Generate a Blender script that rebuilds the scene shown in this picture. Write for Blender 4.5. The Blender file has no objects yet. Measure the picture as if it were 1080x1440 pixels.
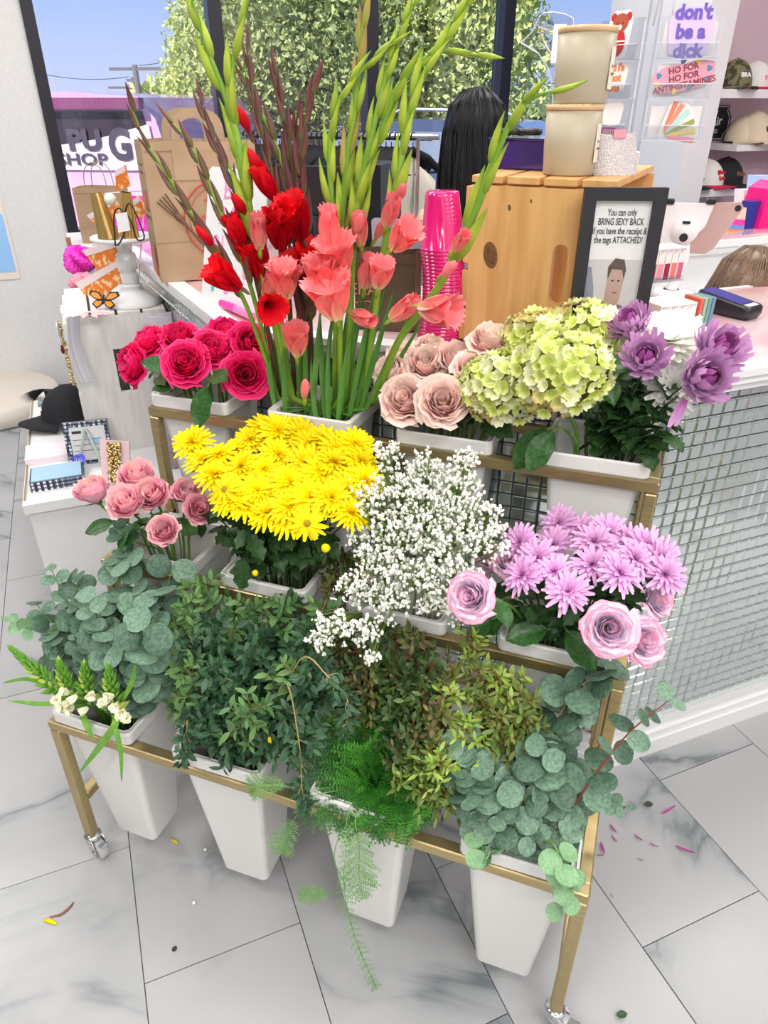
import bpy, math, random
import numpy as np
from mathutils import Matrix, Vector
random.seed(7)
rnd = random.random
def uni(a, b): return a + (b - a) * random.random()
C = bpy.context.scene.collection
scene = bpy.context.scene
PI = math.pi
# ------------------------------------------------------------------ camera
FOC = 993.0; CX, CY = 540.0, 720.0; H = 1.5
_vx = np.array([3148.0, 575.0, -FOC]); _vx /= np.linalg.norm(_vx)
_vy = np.array([418.0, -575.0, FOC]); _vy -= _vx * _vx.dot(_vy); _vy /= np.linalg.norm(_vy)
R3 = np.array([_vx, _vy, np.cross(_vx, _vy)])           # camera (right, down, forward) -> world
cam_d = bpy.data.cameras.new('camera'); cam = bpy.data.objects.new('camera', cam_d); C.objects.link(cam)
cam_d.sensor_width = 36; cam_d.lens = FOC / 1440 * 36; cam_d.clip_start = .05; cam_d.clip_end = 400
_m = Matrix.Identity(4)
for i in range(3):
    _m[i][0] = R3[i][0]; _m[i][1] = -R3[i][1]; _m[i][2] = -R3[i][2]
_m[2][3] = H
cam.matrix_world = _m; scene.camera = cam
def ray(px, py): return R3 @ np.array([px - CX, py - CY, FOC])
def atz(px, py, z):
    d = ray(px, py); return Vector(d * ((z - H) / d[2]) + np.array([0, 0, H]))
def aty(px, py, y):
    d = ray(px, py); return Vector(d * (y / d[1]) + np.array([0, 0, H]))
# ------------------------------------------------------------------ exposure, world, lamps
vs = scene.view_settings
vs.view_transform = 'Standard'; vs.look = 'None'; vs.gamma = 1; vs.use_curve_mapping = False; vs.exposure = -0.28
scene.cycles.max_bounces = 8; scene.cycles.diffuse_bounces = 5; scene.cycles.glossy_bounces = 3
scene.cycles.transmission_bounces = 5; scene.cycles.transparent_max_bounces = 10
scene.cycles.caustics_reflective = False; scene.cycles.caustics_refractive = False
scene.cycles.sample_clamp_indirect = 4
W = bpy.data.worlds.new('world'); scene.world = W; W.use_nodes = True
nt = W.node_tree; nt.nodes.clear()
tc = nt.nodes.new('ShaderNodeTexCoord'); sx = nt.nodes.new('ShaderNodeSeparateXYZ'); rp = nt.nodes.new('ShaderNodeValToRGB')
bg = nt.nodes.new('ShaderNodeBackground'); wo = nt.nodes.new('ShaderNodeOutputWorld')
nt.links.new(tc.outputs['Generated'], sx.inputs[0]); nt.links.new(sx.outputs[2], rp.inputs[0]); nt.links.new(rp.outputs[0], bg.inputs[0]); nt.links.new(bg.outputs[0], wo.inputs[0])
e = rp.color_ramp.elements
e[0].position = 0.0; e[0].color = (.60, .66, .92, 1); e[1].position = .9; e[1].color = (.06, .20, .66, 1)
k = e.new(.13); k.color = (.34, .52, .93, 1); k = e.new(.3); k.color = (.17, .38, .86, 1)
bg.inputs[1].default_value = 1.35
sun_d = bpy.data.lights.new('sun', 'SUN'); sun_d.energy = 6.5; sun_d.angle = .01; sun_d.color = (1, .95, .86)
sun = bpy.data.objects.new('sun', sun_d); C.objects.link(sun)
sun.rotation_euler = Vector((.25, .9, -.8)).to_track_quat('-Z', 'Y').to_euler()
A0 = math.radians(41.9); wv = Vector((math.cos(A0), math.sin(A0), 0)); nv = Vector((-math.sin(A0), math.cos(A0), 0))
def AB(a, b, z=0): return wv * a + nv * b + Vector((0, 0, z))       # room axes: a along the window wall, b towards it
CEIL = 3.0
LAMPS = [(-1.6, -2.2), (.5, -2.2), (2.6, -2.2), (-1.6, -.6), (.5, -.6), (2.6, -.6), (-1.6, 1.5), (.5, 1.5), (2.6, 1.5), (.5, 3.3), (2.6, 3.3), (-1.6, 3.3)]  # rearmost row is unseen, added to brighten fronts facing the camera
for a, b in LAMPS:
    ld = bpy.data.lights.new('ceiling_lamp', 'AREA'); ld.shape = 'RECTANGLE'; ld.size = 1.15; ld.size_y = .55
    ld.energy = 30 if b > 0 else 40; ld.color = (1, .97, .93)
    lo = bpy.data.objects.new('ceiling_lamp', ld); C.objects.link(lo)
    lo.location = AB(a, b, CEIL - .045); lo.rotation_euler = (0, 0, A0)
# ------------------------------------------------------------------ materials
MC = {}
def mat(name, col, rough=.5, metal=0, col2=None, scale=20, bump=0, spec=.5, trans=0, coat=0, emit=None, stretch=None, detail=3, ramp=None, ior=1.45, alpha=1, sheen=0, subs=0, lo=.35, hi=.65):
    if name in MC: return MC[name]
    m = bpy.data.materials.new(name); m.use_nodes = True; MC[name] = m
    t = m.node_tree; b = t.nodes['Principled BSDF']; L = t.links.new
    b.inputs['Base Color'].default_value = (*col, 1); b.inputs['Roughness'].default_value = rough; b.inputs['Metallic'].default_value = metal
    b.inputs['Specular IOR Level'].default_value = spec; b.inputs['Transmission Weight'].default_value = trans
    b.inputs['Coat Weight'].default_value = coat; b.inputs['IOR'].default_value = ior; b.inputs['Alpha'].default_value = alpha
    b.inputs['Sheen Weight'].default_value = sheen
    if subs: b.inputs['Subsurface Weight'].default_value = subs; b.inputs['Subsurface Radius'].default_value = (.01, .006, .004)
    if emit: b.inputs['Emission Color'].default_value = (*emit[:3], 1); b.inputs['Emission Strength'].default_value = emit[3]
    if col2 or bump:
        tcn = t.nodes.new('ShaderNodeTexCoord'); mp = t.nodes.new('ShaderNodeMapping'); L(tcn.outputs['Object'], mp.inputs[0])
        if stretch: mp.inputs['Scale'].default_value = stretch
        oi = t.nodes.new('ShaderNodeObjectInfo'); mu = t.nodes.new('ShaderNodeMath'); mu.operation = 'MULTIPLY'; mu.inputs[1].default_value = 17
        L(oi.outputs['Random'], mu.inputs[0]); L(mu.outputs[0], mp.inputs['Location'])
        nz = t.nodes.new('ShaderNodeTexNoise'); nz.inputs['Scale'].default_value = scale; nz.inputs['Detail'].default_value = detail
        L(mp.outputs[0], nz.inputs[0])
        if col2:
            rr = t.nodes.new('ShaderNodeValToRGB'); rr.color_ramp.elements[0].position = lo; rr.color_ramp.elements[1].position = hi
            rr.color_ramp.elements[0].color = (*col, 1); rr.color_ramp.elements[1].color = (*col2, 1)
            L(nz.outputs[0], rr.inputs[0]); L(rr.outputs[0], b.inputs['Base Color'])
        if bump:
            bp = t.nodes.new('ShaderNodeBump'); bp.inputs['Strength'].default_value = bump; bp.inputs['Distance'].default_value = .002
            L(nz.outputs[0], bp.inputs['Height']); L(bp.outputs[0], b.inputs['Normal'])
    if ramp:                                                # colour along the UV's y (petal base to tip)
        uvn = t.nodes.new('ShaderNodeUVMap'); s = t.nodes.new('ShaderNodeSeparateXYZ'); rr = t.nodes.new('ShaderNodeValToRGB')
        L(uvn.outputs[0], s.inputs[0]); L(s.outputs[1], rr.inputs[0])
        el = rr.color_ramp.elements
        el[0].position = ramp[0][0]; el[0].color = (*ramp[0][1], 1); el[1].position = ramp[-1][0]; el[1].color = (*ramp[-1][1], 1)
        for p, c in ramp[1:-1]:
            q = el.new(p); q.color = (*c, 1)
        oi = t.nodes.new('ShaderNodeObjectInfo'); hs = t.nodes.new('ShaderNodeHueSaturation')
        mr = t.nodes.new('ShaderNodeMapRange'); mr.inputs['To Min'].default_value = .86; mr.inputs['To Max'].default_value = 1.12
        L(oi.outputs['Random'], mr.inputs[0]); L(mr.outputs[0], hs.inputs['Value']); L(rr.outputs[0], hs.inputs['Color'])
        L(hs.outputs[0], b.inputs['Base Color'])
        tl = t.nodes.new('ShaderNodeBsdfTranslucent'); mx = t.nodes.new('ShaderNodeMixShader'); mx.inputs[0].default_value = .12
        L(hs.outputs[0], tl.inputs[0]); L(b.outputs[0], mx.inputs[1]); L(tl.outputs[0], mx.inputs[2]); L(mx.outputs[0], t.nodes['Material Output'].inputs[0])
    return m
ORD = ['leftmost', 'second from left', 'third from left', 'fourth from left', 'fifth from left', 'sixth from left', 'seventh from left', 'eighth from left', 'ninth from left', 'tenth from left', 'eleventh from left', 'twelfth from left']
def placed(items, what, rows):                                        # labels by row and place in the row; items are (px, py)
    n = len(rows); o = sorted(range(len(items)), key=lambda i: items[i][1]); out = [None] * len(items); per = -(-len(items) // n)
    for r_ in range(n):
        grp = sorted(o[r_ * per:(r_ + 1) * per], key=lambda i: items[i][0])
        for j, i in enumerate(grp): out[i] = '%s, %s in the %s' % (what, ORD[min(j, 11)] if j < len(grp) - 1 else 'rightmost', rows[r_])
    return out
def glass(name, tint=(1, 1, 1), refl=.06, rough=.02):
    if name in MC: return MC[name]
    m = bpy.data.materials.new(name); m.use_nodes = True; MC[name] = m; t = m.node_tree; t.nodes.clear()
    o = t.nodes.new('ShaderNodeOutputMaterial'); mx = t.nodes.new('ShaderNodeMixShader'); tr = t.nodes.new('ShaderNodeBsdfTransparent')
    gl = t.nodes.new('ShaderNodeBsdfGlossy'); fr = t.nodes.new('ShaderNodeLayerWeight'); ma = t.nodes.new('ShaderNodeMath'); ma.operation = 'MULTIPLY_ADD'
    tr.inputs[0].default_value = (*tint, 1); gl.inputs['Roughness'].default_value = rough; fr.inputs[0].default_value = .15
    ma.inputs[1].default_value = .5; ma.inputs[2].default_value = refl
    t.links.new(fr.outputs['Facing'], ma.inputs[0]); t.links.new(ma.outputs[0], mx.inputs[0]); t.links.new(tr.outputs[0], mx.inputs[1]); t.links.new(gl.outputs[0], mx.inputs[2]); t.links.new(mx.outputs[0], o.inputs[0])
    return m
def marble(name):
    m = mat(name, (.6, .6, .6), rough=.28, spec=.45); t = m.node_tree; b = t.nodes['Principled BSDF']; L = t.links.new
    tcn = t.nodes.new('ShaderNodeTexCoord'); mp = t.nodes.new('ShaderNodeMapping'); L(tcn.outputs['Object'], mp.inputs[0])
    oi = t.nodes.new('ShaderNodeObjectInfo'); mu = t.nodes.new('ShaderNodeMath'); mu.operation = 'MULTIPLY'; mu.inputs[1].default_value = 31
    L(oi.outputs['Random'], mu.inputs[0]); L(mu.outputs[0], mp.inputs['Location'])
    n1 = t.nodes.new('ShaderNodeTexNoise'); n1.inputs['Scale'].default_value = 1.5; n1.inputs['Detail'].default_value = 6; n1.inputs['Distortion'].default_value = 1.2
    L(mp.outputs[0], n1.inputs[0])
    d = t.nodes.new('ShaderNodeMath'); d.operation = 'SUBTRACT'; d.inputs[1].default_value = .5; L(n1.outputs[0], d.inputs[0])
    ab = t.nodes.new('ShaderNodeMath'); ab.operation = 'ABSOLUTE'; L(d.outputs[0], ab.inputs[0])
    r = t.nodes.new('ShaderNodeValToRGB'); L(ab.outputs[0], r.inputs[0])
    el = r.color_ramp.elements; el[0].position = 0; el[0].color = (.15, .175, .19, 1); el[1].position = .16; el[1].color = (.405, .41, .42, 1)
    q = el.new(.018); q.color = (.29, .31, .32, 1); q = el.new(.05); q.color = (.37, .38, .39, 1)
    n2 = t.nodes.new('ShaderNodeTexNoise'); n2.inputs['Scale'].default_value = 2.2; n2.inputs['Detail'].default_value = 4; L(mp.outputs[0], n2.inputs[0])
    r2 = t.nodes.new('ShaderNodeValToRGB'); r2.color_ramp.elements[0].position = .46; r2.color_ramp.elements[1].position = .60; L(n2.outputs[0], r2.inputs[0])
    mx = t.nodes.new('ShaderNodeMix'); mx.data_type = 'RGBA'; L(r2.outputs[0], mx.inputs[0]); mx.inputs[6].default_value = (.42, .42, .43, 1); L(r.outputs[0], mx.inputs[7])
    L(mx.outputs[2], b.inputs['Base Color'])
    return m
def checker_mat(name, c1, c2, c3, scale):
    m = mat(name, c1, rough=.6); t = m.node_tree; b = t.nodes['Principled BSDF']; L = t.links.new
    tcn = t.nodes.new('ShaderNodeTexCoord'); sp = t.nodes.new('ShaderNodeSeparateXYZ'); L(tcn.outputs['Object'], sp.inputs[0]); outs = []
    for ax in range(3):
        a = t.nodes.new('ShaderNodeMath'); a.operation = 'MULTIPLY'; a.inputs[1].default_value = scale; L(sp.outputs[ax], a.inputs[0])
        f = t.nodes.new('ShaderNodeMath'); f.operation = 'FRACT'; L(a.outputs[0], f.inputs[0])
        g = t.nodes.new('ShaderNodeMath'); g.operation = 'GREATER_THAN'; g.inputs[1].default_value = .5; L(f.outputs[0], g.inputs[0]); outs.append(g)
    s = t.nodes.new('ShaderNodeMath'); s.operation = 'ADD'; L(outs[0].outputs[0], s.inputs[0]); L(outs[1].outputs[0], s.inputs[1])
    s2 = t.nodes.new('ShaderNodeMath'); s2.operation = 'ADD'; L(s.outputs[0], s2.inputs[0]); L(outs[2].outputs[0], s2.inputs[1])
    dv = t.nodes.new('ShaderNodeMath'); dv.operation = 'MULTIPLY'; dv.inputs[1].default_value = 1 / 3; L(s2.outputs[0], dv.inputs[0])
    r = t.nodes.new('ShaderNodeValToRGB'); r.color_ramp.interpolation = 'CONSTANT'; L(dv.outputs[0], r.inputs[0])
    el = r.color_ramp.elements; el[0].color = (*c1, 1); el[1].position = .6; el[1].color = (*c3, 1); q = el.new(.3); q.color = (*c2, 1)
    L(r.outputs[0], b.inputs['Base Color']); return m
WHITE = mat('white_paint', (.76, .76, .765), .35)
PLAST = mat('white_plastic', (.76, .755, .735), .25, spec=.4)
WALL = mat('painted_plaster', (.66, .655, .65), .7, col2=(.70, .695, .69), scale=60, bump=.25)
BLACKM = mat('black_aluminium', (.012, .012, .02), .35)
GOLD = mat('brushed_gold', (.44, .345, .165), .36, metal=.8, col2=(.52, .41, .21), scale=30, stretch=(1, 1, 12), detail=2)
CHROME = mat('chrome', (.75, .76, .78), .12, metal=1)
BLACKP = mat('black_plastic', (.015, .015, .018), .35)
CLEAR = glass('clear_acrylic', (.96, .97, .99), .10)
MIRROR = mat('mirror_glass_tile', (.80, .89, .87), .10, metal=.85)
GROUT = mat('grey_green_grout', (.28, .40, .40), .7)
KRAFT = mat('kraft_paper', (.36, .25, .15), .75, col2=(.42, .30, .185), scale=9, bump=.3)
WOOD = mat('pine_wood', (.58, .31, .11), .45, col2=(.70, .42, .17), scale=7, stretch=(6, 6, .6), detail=5)
GREY = mat('grey_plastic', (.55, .56, .58), .4)
# ------------------------------------------------------------------ mesh helpers
class MB:
    def __init__(s): s.v = []; s.f = []; s.uv = []
    def add(s, vs_, fs, uv=None):
        n = len(s.v); s.v.extend(tuple(x) for x in vs_); s.f.extend(tuple(i + n for i in f) for f in fs)
        s.uv.extend(uv if uv is not None else [(0, 0)] * len(vs_))
        return s
    def box(s, c, d, rz=0, M=None, taper=1, bev=0):
        x, y, z = d[0] / 2, d[1] / 2, d[2] / 2
        if bev:                                                     # bevelled vertical and top edges
            pts = []; fs = []
            def ring(ix, zz):
                b = min(bev, x * .9, y * .9)
                return [(x - ix, y - ix - b, zz), (x - ix - b, y - ix, zz), (-x + ix + b, y - ix, zz), (-x + ix, y - ix - b, zz), (-x + ix, -y + ix + b, zz), (-x + ix + b, -y + ix, zz), (x - ix - b, -y + ix, zz), (x - ix, -y + ix + b, zz)]
            bz = min(bev, z * .9)
            for ix, zz in ((bz * .6, -z), (0, -z + bz), (0, z - bz), (bz * .6, z)): pts += ring(ix, zz)
            for r_ in range(3):
                for i in range(8): fs.append((r_ * 8 + i, r_ * 8 + i + 8, r_ * 8 + (i + 1) % 8 + 8, r_ * 8 + (i + 1) % 8)[::-1])
            fs.append(tuple(range(8))[::-1]); fs.append(tuple(range(24, 32)))
        else:
            pts = [(sx * x * (taper if sz > 0 else 1), sy * y * (taper if sz > 0 else 1), sz * z) for sz in (-1, 1) for sy in (-1, 1) for sx in (-1, 1)]
            fs = [(0, 2, 3, 1), (4, 5, 7, 6), (0, 1, 5, 4), (1, 3, 7, 5), (3, 2, 6, 7), (2, 0, 4, 6)]
        T = M if M is not None else Matrix.Translation(c) @ Matrix.Rotation(rz, 4, 'Z')
        if M is not None: T = M @ Matrix.Translation(c)
        return s.add([T @ Vector(p) for p in pts], fs)
    def tube(s, pts, r, n=6, cap=True, uvy=None):
        pts = [Vector(p) for p in pts]; rr = r if isinstance(r, (list, tuple)) else [r] * len(pts)
        vs_ = []; fs = []; up = None; uv = []
        for i, p in enumerate(pts):
            t = (pts[min(i + 1, len(pts) - 1)] - pts[max(i - 1, 0)])
            t = t.normalized() if t.length > 1e-9 else Vector((0, 0, 1))
            if up is None: up = t.orthogonal().normalized()
            up = (up - t * up.dot(t)); up = up.normalized() if up.length > 1e-6 else t.orthogonal().normalized()
            b = t.cross(up)
            for j in range(n):
                a = 2 * PI * j / n; vs_.append(p + (up * math.cos(a) + b * math.sin(a)) * rr[i]); uv.append((j / n, i / max(1, len(pts) - 1)))
        for i in range(len(pts) - 1):
            for j in range(n): fs.append((i * n + j, i * n + (j + 1) % n, (i + 1) * n + (j + 1) % n, (i + 1) * n + j))
        if cap: fs.append(tuple(range(n))[::-1]); fs.append(tuple(range((len(pts) - 1) * n, len(pts) * n)))
        return s.add(vs_, fs, uv)
    def lathe(s, prof, n=20, c=(0, 0, 0), M=None, wob=None):
        vs_ = []; fs = []; c = Vector(c); uv = []
        for i, (r, z) in enumerate(prof):
            for j in range(n):
                a = 2 * PI * j / n; q = r * (wob(a, z) if wob else 1)
                p = Vector((q * math.cos(a), q * math.sin(a), z)) + c; vs_.append(M @ p if M is not None else p); uv.append((j / n, i / (len(prof) - 1)))
        for i in range(len(prof) - 1):
            for j in range(n): fs.append((i * n + j, i * n + (j + 1) % n, (i + 1) * n + (j + 1) % n, (i + 1) * n + j))
        return s.add(vs_, fs, uv)
    def prism(s, poly, z0, z1, M=None, inset=0):
        n = len(poly); a = [Vector((p[0], p[1], z0)) for p in poly] + [Vector((p[0], p[1], z1)) for p in poly]
        if M is not None: a = [M @ p for p in a]
        fs = [tuple(range(n))[::-1], tuple(range(n, 2 * n))] + [(i, (i + 1) % n, (i + 1) % n + n, i + n) for i in range(n)]
        return s.add(a, fs)
    def grid(s, fn, nu, nv, close=False):
        vs_ = [fn(u / nu, v / nv) for v in range(nv + 1) for u in range(nu + 1)]
        uv = [(u / nu, v / nv) for v in range(nv + 1) for u in range(nu + 1)]
        fs = [(v * (nu + 1) + u, v * (nu + 1) + u + 1, (v + 1) * (nu + 1) + u + 1, (v + 1) * (nu + 1) + u) for v in range(nv) for u in range(nu)]
        return s.add(vs_, fs, uv)
    def put(s, o, M):                                               # append another MB transformed
        return s.add([M @ Vector(p) for p in o.v], o.f, o.uv)
    def mesh(s, name, m=None, smooth=True):
        me = bpy.data.meshes.new(name); me.from_pydata([tuple(p) for p in s.v], [], s.f)
        ul = me.uv_layers.new(name='UVMap'); li = np.empty(len(me.loops), dtype=np.int32); me.loops.foreach_get('vertex_index', li)
        ul.data.foreach_set('uv', np.array(s.uv, dtype=np.float32)[li].ravel())
        if smooth: me.polygons.foreach_set('use_smooth', [True] * len(me.polygons))
        if m: me.materials.append(m)
        me.update(); return me
OFF = {}
def off(p): return OFF.get(p.name, Vector((0, 0, 0))) if p is not None else Vector((0, 0, 0))
def thing(name, label, cat, loc=(0, 0, 0), group=None, kind=None):
    o = bpy.data.objects.new(name, None); C.objects.link(o); o.location = loc; o['label'] = label; o['category'] = cat
    if group: o['group'] = group
    if kind: o['kind'] = kind
    o.empty_display_size = .05; OFF[o.name] = Vector(loc); return o
def inst(name, me, parent=None, M=None, kind=None, label=None):      # M in world space (parents here never rotate)
    o = bpy.data.objects.new(name, me); C.objects.link(o)
    if parent is not None: o.parent = parent
    if M is not None: o.matrix_local = Matrix.Translation(-off(parent)) @ M
    elif parent is not None: o.location = -off(parent)
    OFF[o.name] = Vector((0, 0, 0)) if M is None else Vector(M.translation)
    if kind: o['kind'] = kind
    if label: o['label'] = label
    return o
def part(name, mb, m, parent=None, smooth=False, kind=None, label=None):   # mb holds world coordinates
    o = bpy.data.objects.new(name, None) if mb is None else None
    p0 = off(parent); me = bpy.data.meshes.new(name)
    t = MB(); t.v = [Vector(p) - p0 for p in mb.v]; t.f = mb.f; t.uv = mb.uv
    me = t.mesh(name, m, smooth); o = bpy.data.objects.new(name, me); C.objects.link(o)
    if parent is not None: o.parent = parent
    OFF[o.name] = p0
    if kind: o['kind'] = kind
    if label: o['label'] = label
    return o
def solo(name, mb, m, label, cat, group=None, smooth=False, kind=None):
    c = Vector((0, 0, 0)); zs = min(p[2] for p in mb.v); n = len(mb.v)
    for p in mb.v: c += Vector(p)
    c /= n; c.z = zs
    t = MB(); t.v = [Vector(p) - c for p in mb.v]; t.f = mb.f; t.uv = mb.uv
    o = bpy.data.objects.new(name, t.mesh(name, m, smooth)); C.objects.link(o); o.location = c; OFF[o.name] = c
    o['label'] = label; o['category'] = cat
    if group: o['group'] = group
    if kind: o['kind'] = kind
    return o
def struct(name, mb, m, smooth=False):
    o = part(name, mb, m, None, smooth); o['kind'] = 'structure'; return o
def quadM(o, x, y):                                                  # frame: origin, x and y directions, z = x cross y
    x = Vector(x).normalized(); y = Vector(y); y = (y - x * x.dot(y)).normalized(); z = x.cross(y)
    return Matrix(((x.x, y.x, z.x, o[0]), (x.y, y.y, z.y, o[1]), (x.z, y.z, z.z, o[2]), (0, 0, 0, 1)))
def dirM(o, d, spin=0, s=1):                                         # frame whose z points along d
    q = Vector(d).to_track_quat('Z', 'Y').to_matrix().to_4x4()
    return Matrix.Translation(o) @ q @ Matrix.Rotation(spin, 4, 'Z') @ Matrix.Scale(s, 4)
def text(body, size, M, m, parent, name='lettering', align='CENTER', ext=.0004, label=None, bold=0, sx=1):
    cu = bpy.data.curves.new(name, 'FONT'); cu.body = body; cu.size = size; cu.extrude = ext; cu.align_x = align; cu.align_y = 'CENTER'; cu.offset = bold
    cu.space_line = .95; cu.resolution_u = 3
    cu.materials.append(m); o_ = bpy.data.objects.new(name, cu); C.objects.link(o_)
    me = bpy.data.meshes.new_from_object(o_); bpy.data.objects.remove(o_); bpy.data.curves.remove(cu); o = bpy.data.objects.new(name, me); C.objects.link(o)
    if parent is not None: o.parent = parent
    o.matrix_local = Matrix.Translation(-off(parent)) @ M @ Matrix.Diagonal((sx, 1, 1, 1))
    if label: o['label'] = label
    return o
def bez(a, b, c, d, n):
    a, b, c, d = map(Vector, (a, b, c, d)); out = []
    for i in range(n + 1):
        t = i / n; out.append(a * (1 - t) ** 3 + b * 3 * t * (1 - t) ** 2 + c * 3 * t * t * (1 - t) + d * t ** 3)
    return out
def spline(pts, n):                                                  # Catmull-Rom through the points
    P = [Vector(p) for p in pts]; P = [P[0] * 2 - P[1]] + P + [P[-1] * 2 - P[-2]]; out = []
    for i in range(1, len(P) - 2):
        for k_ in range(n):
            t = k_ / n; a, b, c, d = P[i - 1:i + 3]
            out.append(.5 * ((2 * b) + (c - a) * t + (2 * a - 5 * b + 4 * c - d) * t * t + (-a + 3 * b - 3 * c + d) * t ** 3))
    out.append(P[-2]); return out
# ------------------------------------------------------------------ the room
# floor: tiles on a grey bed
fl = MB(); fl.add([AB(-6, -3, -.006), AB(6, -3, -.006), AB(6, 4.66, -.006), AB(-6, 4.66, -.006)], [(0, 1, 2, 3)])
fl.add([AB(-6, -3, -.1), AB(6, -3, -.1), AB(6, 4.66, -.1), AB(-6, 4.66, -.1)], [(3, 2, 1, 0)])
floor = struct('floor', fl, mat('floor_grout', (.22, .22, .23), .8))
MARB = marble('white_grey_marble_tile')
TU = math.radians(42.3); tu = Vector((math.cos(TU), math.sin(TU), 0)); tv = Vector((-math.sin(TU), math.cos(TU), 0))
tile = MB(); tile.box((0, 0, -.003), (.318 - .0022, .636 - .0022, .006)); 
tile_me = tile.mesh('floor_tile', MARB, False)
for k_ in range(-9, 14):
    ph = .545 if k_ % 2 else .225
    for j in range(-5, 10):
        u = -.157 + .318 * (k_ + .5); v = ph + .636 * (j + .5); c = tu * u + tv * v
        if c.y < -.3 or c.y > 4.7 or c.length > 5.5 or c.x > 1.6: continue
        if c.dot(nv) > 4.4: continue
        inst('floor_tile', tile_me, floor, Matrix.Translation(c + Vector((0, 0, uni(-.0004, .0004)))) @ Matrix.Rotation(TU, 4, 'Z') @ Matrix.Rotation(random.choice([0, PI]), 4, 'Z'))
def wallbox(name, a0, a1, b0, b1, z0, z1, m):
    mb = MB(); c = AB((a0 + a1) / 2, (b0 + b1) / 2, (z0 + z1) / 2); mb.box(c, (a1 - a0, b1 - b0, z1 - z0), A0); return struct(name, mb, m)
wallbox('ceiling', -6, 6, -3.2, 4.8, CEIL, CEIL + .1, WHITE)
WB = 4.6                                                              # window wall
wallbox('wall_back_left', -6, -.075, WB, WB + .15, 0, CEIL, WALL)
wallbox('wall_front', -6, 6, -3.2, -3, 0, CEIL, WALL)
wallbox('wall_left', -6.2, -6, -3.2, 4.8, 0, CEIL, WALL)
wallbox('wall_right', 6, 6.2, -3.2, 4.8, 0, CEIL, mat('pink_plaster', (.60, .44, .50), .7, col2=(.64, .48, .54), scale=5))
# storefront window: black frame members and glass panes
MUL = [-.03 + .9 * i for i in range(5)]
win = MB(); win.box(AB((MUL[0] + 6) / 2, WB + .05, .05), (6 - MUL[0], .10, .10), A0); win.box(AB(3, WB + .05, CEIL - .1), (6.1, .10, .2), A0)
window = struct('window_1', win, BLACKM)
for i, a in enumerate(MUL):
    mb = MB(); mb.box(AB(a if i else a - .017, WB + .04, CEIL / 2), (.072 if i else .058, .12, CEIL), A0); part('mullion', mb, BLACKM, window)
GL = glass('window_glass', (.97, .98, 1), .03)
for i in range(5):
    a0 = MUL[i]; a1 = MUL[i + 1] if i < 4 else 5.8
    mb = MB(); mb.box(AB((a0 + a1) / 2, WB + .06, CEIL / 2), (a1 - a0 - .08, .008, CEIL - .2), A0); part('glass_pane', mb, GL, window)
# ceiling light fixtures; the rearmost row is added for fill light
PANEL = mat('lamp_diffuser', (.9, .9, .9), .4, emit=(1, .97, .93, 2.0))
for a, b in LAMPS:
    t = thing('ceiling_light', 'rectangular white ceiling light panel, %s row, %s column' % ({-2.2: 'added rear fill', -.6: 'second', 1.5: 'third', 3.3: 'window'}[b], {-1.6: 'left', .5: 'middle', 2.6: 'right'}[a]), 'light', AB(a, b, CEIL), group='ceiling light panels')
    mb = MB()
    for s in (-1, 1):
        mb.box(AB(a + s * .6, b, CEIL - .02), (.03, .62, .04), A0); mb.box(AB(a, b + s * .3, CEIL - .02), (1.2, .03, .04), A0)
    part('frame', mb, WHITE, t); mb = MB(); mb.box(AB(a, b, CEIL - .02), (1.18, .58, .01), A0); part('diffuser', mb, PANEL, t)
# pillar and pink wall with shelves (behind the counter, right)
def azpt(px, Y, z=0, py=0):
    d = ray(px, py); return Vector((d[0] / d[1] * Y, Y, z))
PC = Vector((.012 * 4.3, 4.3, 0)); pa = PC.dot(wv); pb = PC.dot(nv)
wallbox('wall_pillar', pa, pa + .17, pb, pb + .75, 0, CEIL, mat('pillar_white', (.76, .76, .78), .6))
PINK = mat('mauve_pink_plaster', (.62, .46, .54), .7, col2=(.68, .52, .59), scale=3)
wallbox('wall_back_right', pa + .17, pa + 3.2, pb + .30, pb + .45, 0, CEIL, PINK)
# ------------------------------------------------------------------ outdoors
g = MB(); g.add([(-60, 4, -.15), (60, 4, -.15), (60, 120, -.15), (-60, 120, -.15)], [(0, 1, 2, 3)])
gr = AB(0, 0); g = MB(); g.add([AB(-80, 4.8, -.12), AB(80, 4.8, -.12), AB(80, 150, -.12), AB(-80, 150, -.12)], [(0, 1, 2, 3)])
struct('ground', g, mat('parking_asphalt', (.34, .33, .34), .9, col2=(.42, .41, .41), scale=2))
BARK = mat('bark', (.20, .14, .10), .9, col2=(.28, .21, .15), scale=12, bump=.6)
def leafcard(L, Wd, fold=.25, bend=.15, n=3):
    mb = MB()
    def fn(u, v):
        w = Wd / 2 * math.sin(PI * min(1, v * .96 + .02)) ** .75; x = (u * 2 - 1) * w
        return Vector((x, L * v, abs(u * 2 - 1) * w * fold - bend * L * v * v))
    mb.grid(fn, 2, n); return mb
def np_scatter(base, Ms):                                            # many copies of a small mesh in one MB, numpy
    bv = np.array([list(p) + [1] for p in base.v]); out = MB(); nb = len(bv)
    allv = []; allf = []; 
    for i, M in enumerate(Ms):
        allv.append(bv @ np.array(M).T[:, :3]); allf.extend(tuple(x + i * nb for x in f) for f in base.f)
    out.v = [tuple(p) for p in np.concatenate(allv)] if allv else []; out.f = allf; out.uv = base.uv * len(Ms); return out
def rdir(): 
    v = Vector((random.gauss(0, 1), random.gauss(0, 1), random.gauss(0, 1))); return v.normalized()
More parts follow.
